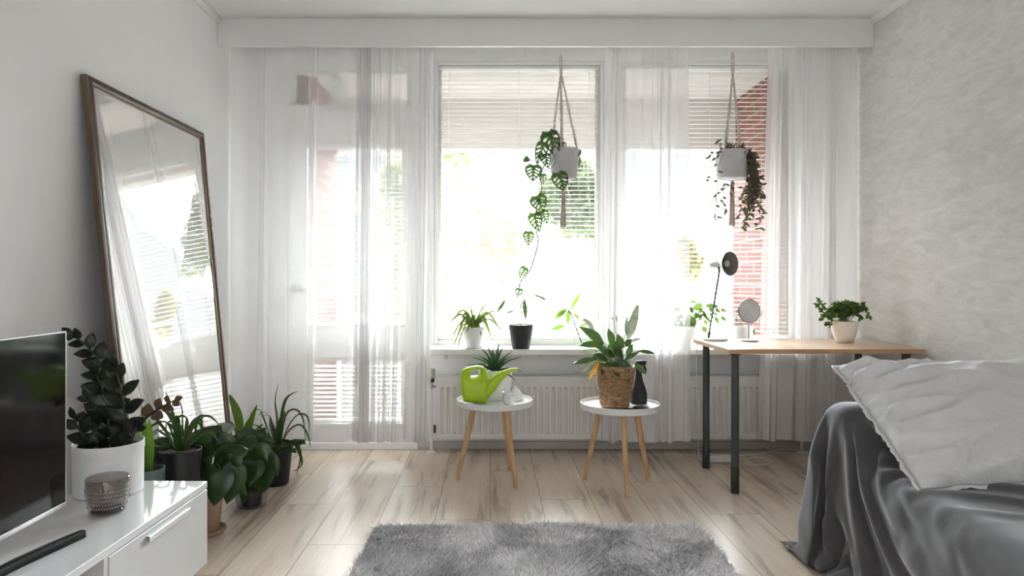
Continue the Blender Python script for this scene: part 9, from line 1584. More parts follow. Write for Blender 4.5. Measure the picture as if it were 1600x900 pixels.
def leaf(m, base, tip, w, nrm=(0,-1,0), shape='ovate', droop=.12, fold=.18, holes=False, nu=9, nv=6, wave=0.0):
    """broad leaf with midrib fold, optional holes"""
    base, tip = Vector(base), Vector(tip); d = tip-base; L = d.length; t = d.normalized()
    nrm = Vector(nrm); nrm = nrm-t*nrm.dot(t)
    nrm = nrm.normalized() if nrm.length > 1e-3 else t.orthogonal().normalized()
    s = t.cross(nrm)
    if holes: nu, nv = 26, 20
    vs = []; fs = []; ph = (base.x*91+base.z*57) % 6.28
    for i in range(nu+1):
        u = i/nu
        if shape == 'heart': ww = (math.sin(PI*(u*.93+.07)**.62))**.8*(1.0 if u > .08 else .8)
        elif shape == 'round': ww = math.sin(PI*(u*.97+.03)**.72)**.62
        elif shape == 'lance': ww = math.sin(PI*(u*.985+.015))**.9*(1-.25*u)
        elif shape == 'lobed': ww = math.sin(PI*(u*.94+.06)**.66)**.75*(1+.16*math.sin(u*16))
        else: ww = math.sin(PI*(u*.97+.03)**.85)**.8
        ww = max(ww, .015)*w/2
        for j in range(nv+1):
            v = 2*j/nv-1; a = abs(v)
            back = -.10*L*a*a if (shape in ('heart', 'lobed') and u < .35) else 0
            p = base+t*(u*L+back*(1-u/.35))+s*(v*ww)+nrm*(-droop*L*(u-.15)**2+fold*a*ww-.10*w*a*a*a+wave*w*math.sin(u*9+ph+2*v)*a)
            vs.append(p)
    def hole(u, v):
        a = abs(v)
        if a < .13 or a > .84: return False
        for k in range(4):
            uc = .16+.185*k+a*.20
            if abs(u-uc) < .052*(1-((a-.48)/.38)**2 if abs(a-.48) < .38 else 0): return True
        return False
    for i in range(nu):
        for j in range(nv):
            if holes and hole((i+.5)/nu, 2*(j+.5)/nv-1): continue
            a = i*(nv+1)+j; fs.append((a, a+1, a+nv+2, a+nv+1))
    m.add(vs, fs)
def pot(e, x, y, z, r0, r1, h, matl, name='pot', soil='soil', rim=.004, rings=None, sq=False, fill=.012, n=48):
    prof = [(0,0),(r0-.004,0),(r0,.003)]
    prof += rings or [(r0+(r1-r0)*.5, h*.5)]
    prof += [(r1-.0005,h-.004),(r1,h-.001),(r1-.002,h),(r1-rim,h-.001),(r1-rim-.001,h-.03),(r0-rim,.01),(0,.01)]
    o = mk(name, MB().lathe(prof, (x, y, z), n), matl, e, sharp=50)
    if soil:
        rs_ = r1-rim-.001-(r1-r0)*fill/h
        g = [(rs_*k/5, h-fill+(.002*math.sin(k*3) if 0 < k < 5 else 0)) for k in range(5, -1, -1)]
        mk('soil', MB().lathe(g, (x, y, z), 24), M[soil], e)
    return o
def rn(a=.3): return V(rnd.uniform(-a, a), -1, rnd.uniform(-a, a))
def pleaf(m, a, b, wpx, D, dD=0, nrm=None, **k):
    """leaf between two directions at distance D; dD pushes its tip nearer or farther"""
    leaf(m, P(a[0], a[1], D), P(b[0], b[1], D+dD), wpx/F*D, nrm if nrm is not None else rn(.45), **k)

M['l_dark'] = leafmat('dark_glossy_leaf', (.004,.007,.004), (.009,.014,.008), scale=16, rough=.30, tl=.04)
M['l_bronze'] = leafmat('bronze_young_leaf', (.045,.025,.015), (.06,.035,.02), scale=16, rough=.35, tl=.15)
M['l_green'] = leafmat('green_leaf', (.018,.048,.010), (.035,.08,.016), scale=16, rough=.32, tl=.16)
M['l_deep'] = leafmat('deep_green_leaf', (.013,.036,.010), (.026,.060,.015), scale=12, rough=.30, tl=.12)
M['l_bright'] = leafmat('bright_green_leaf', (.06,.15,.012), (.09,.20,.02), scale=12, rough=.4, tl=.3)
M['l_varieg'] = leafmat('variegated_strap_leaf', (.05,.09,.015), (.12,.17,.03), (.28,.32,.10), scale=26, rough=.45, tl=.15)
M['l_monstera'] = leafmat('monstera_leaf', (.014,.036,.007), (.03,.07,.010), scale=14, rough=.35, tl=.2)
M['l_purple'] = leafmat('purple_brown_leaf', (.045,.030,.028), (.075,.06,.04), (.05,.075,.025), scale=25, rough=.5, tl=.12)
M['l_herb'] = leafmat('herb_leaf', (.03,.075,.012), (.08,.14,.025), scale=25, rough=.45, tl=.22)
M['l_aloe'] = leafmat('agave_leaf', (.03,.075,.035), (.05,.12,.045), scale=10, rough=.33, tl=.05)
M['l_silver'] = leafmat('glossy_pale_leaf', (.12,.15,.13), (.30,.33,.31), scale=16, rough=.25, tl=.15)
M['l_yellow'] = leafmat('withered_orange_leaf', (.45,.20,.04), (.55,.28,.07), scale=20, rough=.6, tl=.3)
M['l_dark'].node_tree.nodes['Principled BSDF'].inputs['Specular IOR Level'].default_value = .3
M['stem'] = mat('brown_stem', (.10,.075,.05), (.14,.10,.06), rough=.6, scale=30)
M['dstem'] = mat('dark_olive_stem', (.022,.026,.012), (.035,.038,.02), rough=.5, scale=30)
M['gstem'] = mat('green_stem', (.07,.13,.03), (.09,.16,.04), rough=.5, scale=30)

# ---------------------------------------------------------------- dark plant on the console
zx, zy = (170-CX)/F*2.225, 2.225
zx = max(zx, -1.262)
e = empty('zamioculcas_plant', (zx, zy, .3905), 'dark glossy leafed plant in a white pot at the far end of the console', 'potted plant')
pot(e, zx, zy, .3905, .103, .1065, .166, M['ceramic'], rings=[(.1035,.02),(.1045,.12),(.1045,.138),(.1065,.141)], fill=.022)
st = MB(); lf = MB(); br = MB()
def zz(path, lw, ll, target, start=.15, step=.07, flip=0):
    c = spline([P(x, y, d) for x, y, d in path], 8); k = len(c)
    st.tube(c, [.0058*(1-.65*i/(k-1)) for i in range(k)], 8)
    L = sum((c[i+1]-c[i]).length for i in range(k-1)); n = int(L*(1-start)/.026)
    for i in range(n):
        u = start+(1-start)*(i+.5)/n; q = u*(k-1); a = int(q); a = min(a, k-2); p = c[a].lerp(c[a+1], q-a); t = (c[a+1]-c[a]).normalized()
        side = t.cross(V(.25, -1, .1)).normalized()*(1 if i % 2 else -1)
        d = (side*.8+t*.75+V(rnd.uniform(-.25,.25), rnd.uniform(-.55,.25), rnd.uniform(-.2,.2))).normalized()
        sc = (.7+.5*math.sin(PI*min(1, u*1.0+.05)))
        leaf(target, p, p+d*ll*sc, lw*sc, V(rnd.uniform(-.5,.5), -1, rnd.uniform(-.1,.8)), 'ovate', droop=.1, fold=.15)
    leaf(target, c[-1], c[-1]+(c[-1]-c[-2]).normalized()*ll*.8, lw*.7, V(0,-1,.3), 'ovate')
zz([(168,700,2.22),(176,650,2.22),(170,600,2.21),(155,565,2.20),(135,540,2.18),(113,524,2.17)], .036, .052, lf, .12)
zz([(176,702,2.2),(170,660,2.18),(164,620,2.16),(150,585,2.14)], .042, .066, lf, .1)
zz([(190,702,2.2),(196,660,2.17),(190,615,2.14),(180,575,2.12)], .040, .060, lf, .12)
zz([(158,700,2.2),(140,690,2.14),(124,672,2.11),(116,655,2.1)], .032, .052, lf, .3)
zz([(160,702,2.26),(158,665,2.28),(150,640,2.29),(138,620,2.30)], .036, .052, lf, .3)
zz([(195,702,2.22),(205,682,2.17),(214,667,2.15)], .030, .055, lf, .5)
zz([(198,703,2.25),(212,672,2.22),(232,650,2.2),(252,636,2.19),(272,626,2.18)], .032, .040, br, .42)
for k in range(16):
    p = P(rnd.uniform(128, 205), rnd.uniform(668, 698), 2.17+rnd.uniform(-.02, .06)); d = V(rnd.uniform(-1,1), rnd.uniform(-.8,.2), rnd.uniform(-.2,.7)).normalized()
    leaf(lf, p, p+d*.058, .036, rn(.6), 'ovate')
mk('foliage', lf, M['l_dark'], e, sharp=60); mk('young_shoot', br, M['l_bronze'], e, sharp=60); mk('stems', st, M['dstem'], e)

# ---------------------------------------------------------------- plants on the floor by the mirror
def strap_plant(name, label, c, z, blades, w, matl, potargs, cat='potted plant', extra=None):
    e = empty(name, (c[0], c[1], 0), label, cat); pot(e, c[0], c[1], .001, *potargs[:3], potargs[3], **(potargs[4] if len(potargs) > 4 else {}))
    m = MB()
    for b_ in blades:
        pts = b_[0]; ww = b_[1] if len(b_) > 1 else w; D0 = c[1]; n = len(pts); dd = b_[2] if len(b_) > 2 else rnd.uniform(-.05, .06)
        blade(m, [P(px, py, D0+dd*i/(n-1)) for i, (px, py) in enumerate(pts)], ww, 14, b_[3] if len(b_) > 3 else 'strap')
    if extra: extra(m)
    mk('foliage', m, matl, e, sharp=60); return e
# A: black pot nearest the door curtain
A = (pxX(430, 3.60), 3.60)
bl = [([(434,702),(433,655),(430,625),(436,596)], .014, .02, 'taper'), ([(436,700),(440,650),(448,622),(466,611)], .016, -.05), ([(438,700),(450,668),(466,648),(481,652),(484,678)], .013, -.08),
      ([(438,700),(446,650),(462,640),(474,656),(477,690)], .012, .1), ([(438,698),(452,672),(470,664),(482,682),(485,700)], .012, -.02), ([(440,700),(460,690),(470,712),(462,744)], .013, -.13),
      ([(442,700),(462,694),(472,725),(456,738)], .012, -.16), ([(428,702),(414,660),(404,640),(390,648)], .012, .02), ([(426,702),(410,672),(396,664),(386,672)], .012, -.08),
      ([(430,702),(424,662),(414,644),(404,650)], .011, .04), ([(430,702),(420,680),(400,676),(388,688)], .011, -.1), ([(437,700),(455,690),(464,702),(470,720)], .011, .06),
      ([(432,702),(430,668),(420,650),(406,652)], .012, .07), ([(434,702),(436,675),(440,655),(446,642)], .030, -.03, 'lance'), ([(432,702),(428,680),(424,665),(422,650)], .026, .02, 'lance')]
strap_plant('spider_plant', 'long-leafed plant in a matte black pot, nearest the door curtain', A, 0, bl, .012, M['l_green'], (.070, .092, .215, M['black_matte']))
def fern(m): pass
# B: broad upright leaves behind, bright green, at the mirror's far corner
Bc = (pxX(385, 3.85), 3.85)
bl = [([(378,690),(372,650),(358,616)], .050, -.02, 'lance'), ([(388,692),(392,662),(402,632)], .036, .02, 'lance'), ([(384,692),(386,668),(394,650)], .034, -.04, 'lance'), ([(374,690),(366,668),(352,656),(340,652)], .03, -.06, 'lance'), ([(392,692),(402,672),(412,662)], .024, .03, 'lance')]
strap_plant('dracaena_plant', 'bright broad-bladed plant behind the others at the far foot of the mirror', Bc, 0, bl, .03, M['l_bright'], (.055, .075, .16, M['black_matte']))
# C: black pot with arching blades, before the mirror
Cc = (-1.238, 2.70)
bl = [([(280,705),(276,670),(268,640),(257,607)], .024, -.04, 'taper'), ([(282,705),(282,672),(272,652),(258,642)], .016, .0), ([(284,705),(300,660),(325,650),(343,664)], .012, -.05), ([(284,705),(298,668),(312,655),(316,672)], .020, .02),
      ([(276,705),(262,662),(240,664),(228,678)], .012, -.02), ([(276,705),(258,690),(240,690),(224,720)], .013, -.06), ([(275,705),(262,678),(244,655),(236,645)], .012, .03), ([(286,705),(300,685),(316,668),(300,655)], .014, .03),
      ([(284,705),(292,660),(284,650),(276,655)], .016, .04), ([(278,705),(268,680),(250,673),(236,684)], .013, -.04), ([(278,705),(258,700),(240,712),(229,735)], .012, -.05), ([(288,705),(312,682),(330,676),(341,690)], .014, -.08),
      ([(280,705),(300,672),(318,652),(330,650)], .012, .05), ([(280,705),(276,680),(278,660),(276,648)], .026, .02, 'lance')]
strap_plant('spider_plant', 'arching strap-leafed plant in a wide black pot in front of the mirror', Cc, 0, bl, .013, M['l_green'], (.062, .080, .410, M['black_plastic']))
# D: upright sword leaves right behind the console
Dc = (-1.272, 2.52)
bl = [([(230,748),(226,690),(221,632)], .034, .03, 'lance'), ([(234,750),(236,700),(233,655)], .030, -.02, 'lance'), ([(228,750),(220,705),(215,668)], .024, .04, 'lance')]
e = strap_plant('snake_plant', 'upright sword-leafed plant in a grey-green pot behind the console', Dc, 0, bl, .03, M['l_bright'], (.044, .054, .385, mat('grey_green_pot', (.10,.15,.13), (.08,.125,.11), rough=.35, scale=8)))

def leafy(name, label, c, zt, spots, matl, sil=None, D=None, nrmj=.5, shape='heart'):
    """broad leaves on petioles: spots = (base px, tip px, width px, distance)"""
    e = empty(name, (c[0], c[1], 0), label, 'potted plant'); m = MB(); s = MB(); g = MB()
    for k, (a, b_, wp, d) in enumerate(spots):
        pb = P(a[0], a[1], d); pt = P(b_[0], b_[1], d+rnd.uniform(-.06, .02))
        tgt = g if (sil and k in sil) else m
        leaf(tgt, pb, pt, wp/F*d, V(rnd.uniform(-.4,.4), -.75, rnd.uniform(.1,.9)), shape, droop=.22, fold=.12, nu=12, nv=8, wave=.03)
        o_ = V(c[0], c[1], zt)+V(rnd.uniform(-.02,.02), rnd.uniform(-.02,.02), 0)
        s.tube(spline([o_, o_.lerp(pb, .5)+V(0, .01, .03), pb], 5), .0022, 6)
    mk('foliage', m, matl, e, sharp=60)
    if g.v: mk('shiny_leaves', g, M['l_silver'], e, sharp=60)
    mk('stems', s, M['gstem'], e); return e
Ec = (-1.215, 2.90)
sp = [((325,688),(281,707),44,2.82),((345,690),(318,668),40,2.92),((352,700),(340,676),38,2.9),((330,722),(285,738),36,2.82),((345,735),(330,790),46,2.78),((368,730),(352,792),40,2.8),((340,700),(300,690),34,2.95),((350,715),(385,700),40,2.88),
      ((355,705),(325,735),34,2.84),((302,700),(270,718),34,2.80),((365,712),(345,760),36,2.84),((318,720),(302,752),34,2.80),((335,680),(362,664),30,2.94),((315,735),(322,775),36,2.80),((362,742),(380,775),30,2.84),((290,712),(305,740),30,2.88)]
e = leafy('hibiscus_plant', 'large-leafed plant in a terracotta-coloured pot right behind the console corner', Ec, .25, sp, M['l_deep'], {12})
M['terracotta'] = mat('beige_terracotta', (.50,.35,.25), (.44,.30,.21), rough=.8, scale=12)
pot(e, Ec[0], Ec[1], .012, .050, .070, .195, M['terracotta'], rings=[(.063,.14),(.070,.145)])
mk('saucer', MB().lathe([(0,0),(.066,0),(.076,.012),(.078,.022),(.074,.022),(.066,.008),(0,.008)], (Ec[0], Ec[1], .001), 40), M['terracotta'], e)
Fc = (pxX(393, 3.24), 3.24)
sp = [((385,700),(345,688),46,3.2),((395,698),(425,690),40,3.22),((392,705),(418,740),52,3.14),((378,715),(352,745),44,3.12),((400,715),(434,722),40,3.18),((385,730),(372,785),44,3.1),((408,728),(402,775),46,3.12),((375,700),(340,715),34,3.16),((390,692),(372,672),40,3.24),
      ((400,690),(410,668),30,3.26),((395,720),(388,760),40,3.08),((415,715),(432,745),34,3.14),((380,690),(400,705),36,3.18),((368,722),(358,775),34,3.12)]
e = leafy('philodendron_plant', 'bushy round-leafed plant in a clear container, left of the matte black pot', Fc, .13, sp, M['l_deep'])
mk('container', MB().lathe([(0,0),(.060,0),(.066,.004),(.074,.04),(.080,.085),(.081,.087),(.0785,.087),(.072,.04),(.063,.006),(0,.004)], (Fc[0], Fc[1], .001), 40), M['clear_plastic'], e)
pot(e, Fc[0], Fc[1], .008, .047, .056, .115, M['black_plastic'], name='inner_pot')
# fern-like fronds spilling right of the matte black pot
e = bpy.data.objects['spider_plant']
m = MB()
for (a, b_) in (((420,706),(470,692)),((430,708),(462,704)),((440,700),(476,690))):
    p0, p1 = P(*a, 3.5), P(*b_, 3.42); st_ = spline([p0, p0.lerp(p1,.5)+V(0,0,.015), p1], 8)
    for i in range(3, len(st_)-1):
        for s in (-1, 1):
            t = (st_[i+1]-st_[i]).normalized(); d = (t*.8+V(0,0,1)*s*.7+V(0,-.3,0)).normalized(); leaf(m, st_[i], st_[i]+d*.034*(1-i/len(st_)*.5), .011, (0,-1,.4), 'lance', nu=4, nv=2)
    m.tube(st_, .0013, 5)
mk('fronds', m, M['l_deep'], e, sharp=60)

# ---------------------------------------------------------------- things on the left tray table
TT1, TT2 = TZ1+.0006, TZ2+.0006
# watering can: flattened body with a hole for the hand and a long spout
M_ = MB()
wc = P(744, 600, 3.60); zb0 = TT1; k_ = 3.60/F
e = empty('watering_can', (wc.x, 3.60, TT1), 'lime green plastic watering can on the left tray table', 'watering can')
def wx_(px): return (px-CX)*k_
def wz_(py): return TT1+.0012+(631.8-py)*k_
# outer outline (px, py) of body with handle, counter-clockwise from bottom left, and the hole
outl = [(724,629),(721,615),(719,598),(719,588),(721,581),(726,577),(734,574),(742,572.5),(750,572.5),(757,575.5),(761,582),(764,592),(764.5,600),(763,612),(761,622),(760,631),(750,631),(737,631)]
hole_ = [(735,585),(737,581),(741,579),(747,578),(750,579),(750.5,583),(748,586),(743,588),(737,588)]
def ring_pts(poly, n):
    pts = spline([V(x, y, 0) for x, y in poly+poly[:1]], 10); L = [0]
    for i in range(len(pts)-1): L.append(L[-1]+(pts[i+1]-pts[i]).length)
    out = []; j = 0
    for i in range(n):
        s = L[-1]*i/n
        while L[j+1] < s: j += 1
        out.append(pts[j].lerp(pts[j+1], (s-L[j])/(L[j+1]-L[j])))
    return out
NO = 96; ro = ring_pts(outl, NO); rh = ring_pts(hole_, NO)
# align the hole ring to the outer ring by angle
hc = V(743, 583, 0)
def byang(r):
    k = min(range(NO), key=lambda i: abs(math.atan2(r[i].y-hc.y, r[i].x-hc.x)+PI/2)); return r[k:]+r[:k]
ro, rh = byang(ro), byang(rh)
cr_ = lambda r: sum(r[i].x*r[(i+1) % NO].y-r[(i+1) % NO].x*r[i].y for i in range(NO))
if cr_(ro)*cr_(rh) < 0: rh = [rh[0]]+rh[:0:-1]
rows = []; K = 14
def thick(px, py):      # half depth of the body at that point
    h = (632.5-py)/60
    return (.062 if h < .62 else .062-.040*min(1, (h-.62)/.22))
for side in (-1, 1):
    seq = range(K+1) if side == -1 else range(K-1, 0, -1)
    for k in seq:
        f = k/K; row = []
        for i in range(NO):
            q = rh[i].lerp(ro[i], f); T = thick(q.x, q.y)
            edge = min(1, math.sqrt(max(0, 1-(2*f-1)**8))) if True else 1
            hh = T*max(0, (1-abs(2*f-1)**3.2))**.45
            row.append(V(wx_(q.x), 3.60+side*hh, wz_(q.y)))
        rows.append(row)
rows.append(rows[0])
M_.grid(rows, closed=True); mk('body', M_, M['lime'], e, sharp=70)
sp_ = spline([V(wx_(756), 3.60, wz_(612)), V(wx_(768), 3.60, wz_(602)), V(wx_(780), 3.60, wz_(591)), V(wx_(792), 3.60, wz_(583)), V(wx_(801), 3.60, wz_(579.5)), V(wx_(809), 3.60, wz_(578.5))], 8)
kk = len(sp_); mk('spout', MB().tube(sp_, [.040*(1-i/(kk-1))**1.6+.0065 for i in range(kk)], 20), M['lime'], e)
# agave in a white pot
ax_, ay_ = .028, 3.755
e = empty('agave_plant', (ax_, ay_, TT1), 'spiky agave in a white pot behind the lime watering can', 'potted plant')
pot(e, ax_, ay_, TT1, .078, .096, .165, M['ceramic'], rings=[(.088,.09)], fill=.012)
m = MB(); o_ = V(ax_, ay_, TT1+.160)
tips = [(738,558,-.02),(729,572,.02),(750,542,.03),(761,540,-.03),(769,546,.04),(780,537,-.03),(786,541,.03),(800,549,.05),(801,556,-.05),(815,557,.0),(817,581,-.06),(806,595,-.10),(748,556,-.06),(775,552,.08),(742,568,.06),(792,566,-.09),(762,560,-.09),(728,570,-.03)]
for (px, py, dd) in tips:
    tp = P(px, py, ay_+dd*1.3); b0 = o_+(tp-o_)*.06+V(0,0,-.008); md_ = o_.lerp(tp, .45)+V(0,0,.012)
    c_ = spline([b0, md_, tp], 7); kq = len(c_)
    t0 = (tp-o_).normalized(); out_ = V(t0.x, t0.y, 0); s_ = t0.cross(V(0,0,1)); s_ = s_.normalized() if s_.length > .2 else V(1,0,0); n_ = s_.cross(t0).normalized(); n_ = n_ if n_.z > 0 or n_.dot(out_) < 0 else -n_
    rws = []
    for i, p in enumerate(c_):
        u = i/(kq-1); ww = .0165*(1-u)**.8*(1-.0*u)+.0006; th = .0055*(1-u)+.0004
        rws.append([p-s_*ww+n_*ww*.45, p-s_*ww*.5+n_*ww*.1, p, p+s_*ww*.5+n_*ww*.1, p+s_*ww+n_*ww*.45, p+s_*ww*.55-n_*th, p-n_*th*1.4, p-s_*ww*.55-n_*th])
    m.grid(rws, closed=True)
mk('leaves', m, M['l_aloe'], e, sharp=50)
# small white faceted jar and small white cone bag behind it
jx, jy = (795-CX)/F*3.565, 3.575
e = empty('small_jar', (jx, jy, TT1), 'small pale glass jar with a handle at the right edge of the left tray table', 'jar')
M['frost'] = mat('frosted_white_glass', (.74,.76,.75), (.68,.70,.69), rough=.2, scale=10, coat=.4)
mk('jar_body', MB().lathe([(0,0),(.022,0),(.029,.008),(.034,.028),(.035,.045),(.033,.050),(.036,.054),(.037,.062),(.034,.066),(.031,.064),(.030,.02),(0,.01)], (jx, jy, TT1), 14), M['frost'], e, sharp=20)
mk('jar_handle', MB().tube(spline([V(jx+.034, jy-.004, TT1+.054), V(jx+.050, jy-.004, TT1+.045), V(jx+.046, jy-.004, TT1+.026), V(jx+.033, jy-.004, TT1+.022)], 5), .0032, 8), M['frost'], e)
px_, py_ = (807-CX)/F*3.70, 3.705
m = MB(); b4 = [V(px_-.034, py_-.020, TT1), V(px_+.036, py_-.028, TT1), V(px_+.040, py_+.022, TT1), V(px_-.030, py_+.028, TT1)]
t4 = [V(px_-.010, py_-.003, TT1+.078), V(px_-.005, py_-.005, TT1+.080), V(px_-.004, py_+.003, TT1+.079), V(px_-.009, py_+.004, TT1+.078)]
md4 = [V(px_-.026, py_-.016, TT1+.045), V(px_+.034, py_-.020, TT1+.030), V(px_+.034, py_+.018, TT1+.030), V(px_-.022, py_+.022, TT1+.045)]
m.grid([b4, md4, t4], closed=True); m.f.append((3,2,1,0)); m.f.append((8,9,10,11))
setk(mk('folded_carton', m, M['cream_ceramic'], smooth=False), 'small white pointed carton behind the glass jar on the left tray table', 'carton')

# ---------------------------------------------------------------- things on the right tray table
hx_, hy_ = (961-CX)/F*3.52, 3.525
e = empty('peace_lily', (hx_, hy_, TT2), 'peace lily with one white flower in a woven wicker basket', 'potted plant')
def wickermat():
    m, nt, b, out = newmat('woven_water_hyacinth')
    vec = coords(nt, (1, 1, 2.2)); n = noise(nt, vec, 32, 5, .7, 1.0)
    nt.links.new(ramp(nt, n, [(.32, (.10,.05,.025)), (.5, (.30,.17,.08)), (.68, (.48,.31,.17))]), b.inputs['Base Color']); b.inputs['Roughness'].default_value = .7
    bump(nt, n, .6, .004, b); return m
M['wicker'] = wickermat()
bh = .213; rows = []; nr = 15; r_0, r_1 = .070, .104
NS = 72
m = MB(); prof_rows = []
for i in range(nr*6+1):
    u = i/(nr*6); z = TT2+.002+u*bh; q = (u*nr) % 1; row_i = int(u*nr); base = r_0+(r_1-r_0)*min(1, (u*1.02))**.85
    row = []
    for k in range(NS):
        a = 2*PI*k/NS; lump = .0035*math.sin(PI*q)+.0024*math.sin(a*17+row_i*2.1+math.sin(a*5+row_i))*math.sin(PI*q)
        zz_ = z+.0030*math.sin(a*3+row_i*1.3)
        row.append(V(hx_+math.cos(a)*(base+lump), hy_+math.sin(a)*(base+lump), max(TT2+.0008, zz_)))
    prof_rows.append(row)
for (rr_, zq) in ((r_1-.006, TT2+bh-.002), (r_1-.010, TT2+bh-.05), (r_0-.008, TT2+.01), (.001, TT2+.01)):
    prof_rows.append([V(hx_+math.cos(2*PI*k/NS)*rr_, hy_+math.sin(2*PI*k/NS)*rr_, zq) for k in range(NS)])
m.grid(prof_rows, closed=True); mk('basket', m, M['wicker'], e, sharp=60)
mk('soil', MB().lathe([(.093,bh-.03),(.06,bh-.028),(0,bh-.026)], (hx_, hy_, TT2), 24), M['soil'], e)
m = MB(); g = MB(); s = MB(); yl = MB()
LL = [((944,536),(909,508),20,-.05,m),((942,538),(906,537),13,-.08,m),((948,545),(930,541),10,.03,m),((958,541),(953,513),15,.0,m),((972,545),(965,522),13,.02,m),((977,541),(986,530),11,-.02,m),((960,556),(938,545),14,-.05,m),((958,560),(952,538),14,.0,m),
      ((966,558),(962,532),15,.03,m),((974,560),(962,540),13,-.06,m),((950,562),(930,552),14,-.07,m),((968,568),(952,580),16,-.10,m),((972,560),(984,578),14,-.10,m),((955,570),(968,586),15,-.12,m),((980,556),(988,538),10,.0,m),((976,562),(1000,548),7,-.04,m),((998,548),(1023,551),7,-.08,m),
      ((992,568),(1009,584),10,-.06,m),((932,560),(896,566),10,-.08,m),((952,566),(940,584),12,-.10,m),((945,555),(924,560),12,-.03,m),((964,566),(978,572),12,-.11,m),
      ((935,548),(906,550),9,-.04,g),((936,562),(906,582),7,-.06,g),((981,530),(999,474),15,.03,g),((978,522),(980,492),6,.06,g),((985,534),(1002,527),4,.02,g),((932,566),(912,588),5,-.08,g),
      ((934,569),(919,592),8,-.09,yl),((936,566),(928,576),8,-.08,yl)]
for (a, b_, wp, dd, tg) in LL:
    leaf(tg, P(*a, hy_+dd*.4), P(*b_, hy_+dd), wp/F*3.5, V(rnd.uniform(-.35,.35), -.8, rnd.uniform(.0,.8)), 'ovate', droop=.14, fold=.16, nu=10, nv=6, wave=.02)
    s.tube(spline([V(hx_+rnd.uniform(-.03,.03), hy_+rnd.uniform(-.03,.03), TT2+bh-.03), P(*a, hy_+dd*.4).lerp(V(hx_, hy_, TT2+bh+.02), .4)+V(0,0,.01), P(*a, hy_+dd*.4)], 5), .0018, 6)
mk('foliage', m, M['l_green'], e, sharp=60); mk('shiny_leaves', g, M['l_silver'], e, sharp=60); mk('withered_leaf', yl, M['l_yellow'], e, sharp=60)
fm = MB(); leaf(fm, P(928, 515, hy_-.02), P(912, 496, hy_-.03), 10/F*3.5, (.3,-.8,.4), 'ovate', droop=.1, fold=.35); s.tube(spline([V(hx_, hy_, TT2+bh-.02), P(940, 540, hy_), P(928, 515, hy_-.02)], 6), .0016, 6)
bd = MB()
for a, b_ in (((958,500),(956,495)),((964,503),(963,492))): leaf(bd, P(*a, hy_), P(*b_, hy_), 3/F*3.5, (0,-1,0), 'ovate'); s.tube(spline([V(hx_, hy_, TT2+bh), P(964,530,hy_), P(*a, hy_)], 5), .0012, 5)
mk('flower', fm, M['l_silver'], e, sharp=60); mk('buds', bd, M['l_silver'], e, sharp=60)
mk('stems', s, M['gstem'], e)
# black spray bottle
bx_, by_ = (999-CX)/F*3.60, 3.615
e = empty('spray_bottle', (bx_, by_, TT2), 'black plant sprayer bottle beside the wicker basket', 'spray bottle')
mk('bottle', MB().lathe([(0,0),(.040,0),(.0435,.004),(.0445,.03),(.043,.055),(.035,.085),(.024,.115),(.0175,.145),(.015,.175),(.0155,.190),(0,.190)], (bx_, by_, TT2), 40), M['black_matte'], e)
mk('spray_head', MB().lathe([(0,.188),(.0185,.188),(.0185,.204),(.014,.208),(0,.208)], (bx_, by_, TT2), 24).box(bx_-.014, bx_+.040, by_-.012, by_+.012, TT2+.206, TT2+.228, .005), M['black_matte'], e)
mk('trigger', MB().tube(spline([V(bx_+.024, by_, TT2+.208), V(bx_+.034, by_, TT2+.188), V(bx_+.036, by_, TT2+.166)], 5), [.006]*10+[.004], 8), M['black_matte'], e)
# flat black tool: closed pruning shears
qx, qy = (993-CX)/F*3.42, 3.425
e = empty('pruning_shears', (qx, qy, TT2), 'flat black hand shears lying at the front of the right tray table', 'shears')
for s_ in (-1, 1):
    mk('grip', MB().tube(spline([V(qx-.010, qy+s_*.004, TT2+.011), V(qx+.015, qy+s_*.010, TT2+.012), V(qx+.040, qy+s_*.013, TT2+.012), V(qx+.066, qy+s_*.009, TT2+.010)], 6), [.0055+.005*math.sin(PI*i/18) for i in range(19)], 12), M['black_matte'], e)
mk('blade', MB().box(qx-.066, qx-.006, qy-.010, qy+.006, TT2+.004, TT2+.0105, .003), M['black_plastic'], e)
mk('pivot', MB().lathe([(0,0),(.006,0),(.006,.004),(0,.005)], (qx-.008, qy, TT2+.012), 14), M['dark_leg'], e)

# ---------------------------------------------------------------- things on the window sill
ZS = SZ+.0006
sx_, sy_ = pxX(740, 4.17), 4.17
e = empty('spider_plant', (sx_, sy_, ZS), 'small variegated spider plant in a white pot at the left end of the sill', 'potted plant')
pot(e, sx_, sy_, ZS, .052, .070, .130, M['ceramic'])
m = MB(); o_ = V(sx_, sy_, ZS+.125)
ends = [(706,528),(700,508),(710,497),(724,489),(735,479),(760,474),(776,484),(772,502),(787,520),(770,533),(760,505),(716,520),(728,538),(745,545),(738,515),(714,545),(752,492),(745,485),(764,490),(720,500),(730,520),(722,530),(748,540),(709,540),(752,525),(742,530),(766,520),(780,512)]
for (px, py) in ends:
    dd = rnd.uniform(-.11, .03); tp = P(px, py, sy_+dd); mid = o_.lerp(tp, .5); lift = .10 if py > 495 else .02
    mid = mid+V(0, 0, lift*(.6+.4*rnd.random())); blade(m, [o_+V(rnd.uniform(-.012,.012), rnd.uniform(-.012,.012), -.006), mid, tp], rnd.uniform(.014, .019), 12, 'strap')
mk('foliage', m, M['l_varieg'], e, sharp=60)
bx2, by2 = pxX(814, 4.15), 4.15
e = empty('mango_sapling', (bx2, by2, ZS), 'thin seedling with few narrow leaves in a black pot on the sill', 'potted plant')
pot(e, bx2, by2, ZS, .055, .0765, .146, M['black_matte'], soil='soil_grey', fill=.006)
m = MB(); s = MB(); D = by2; top = P(813.5, 476, D)
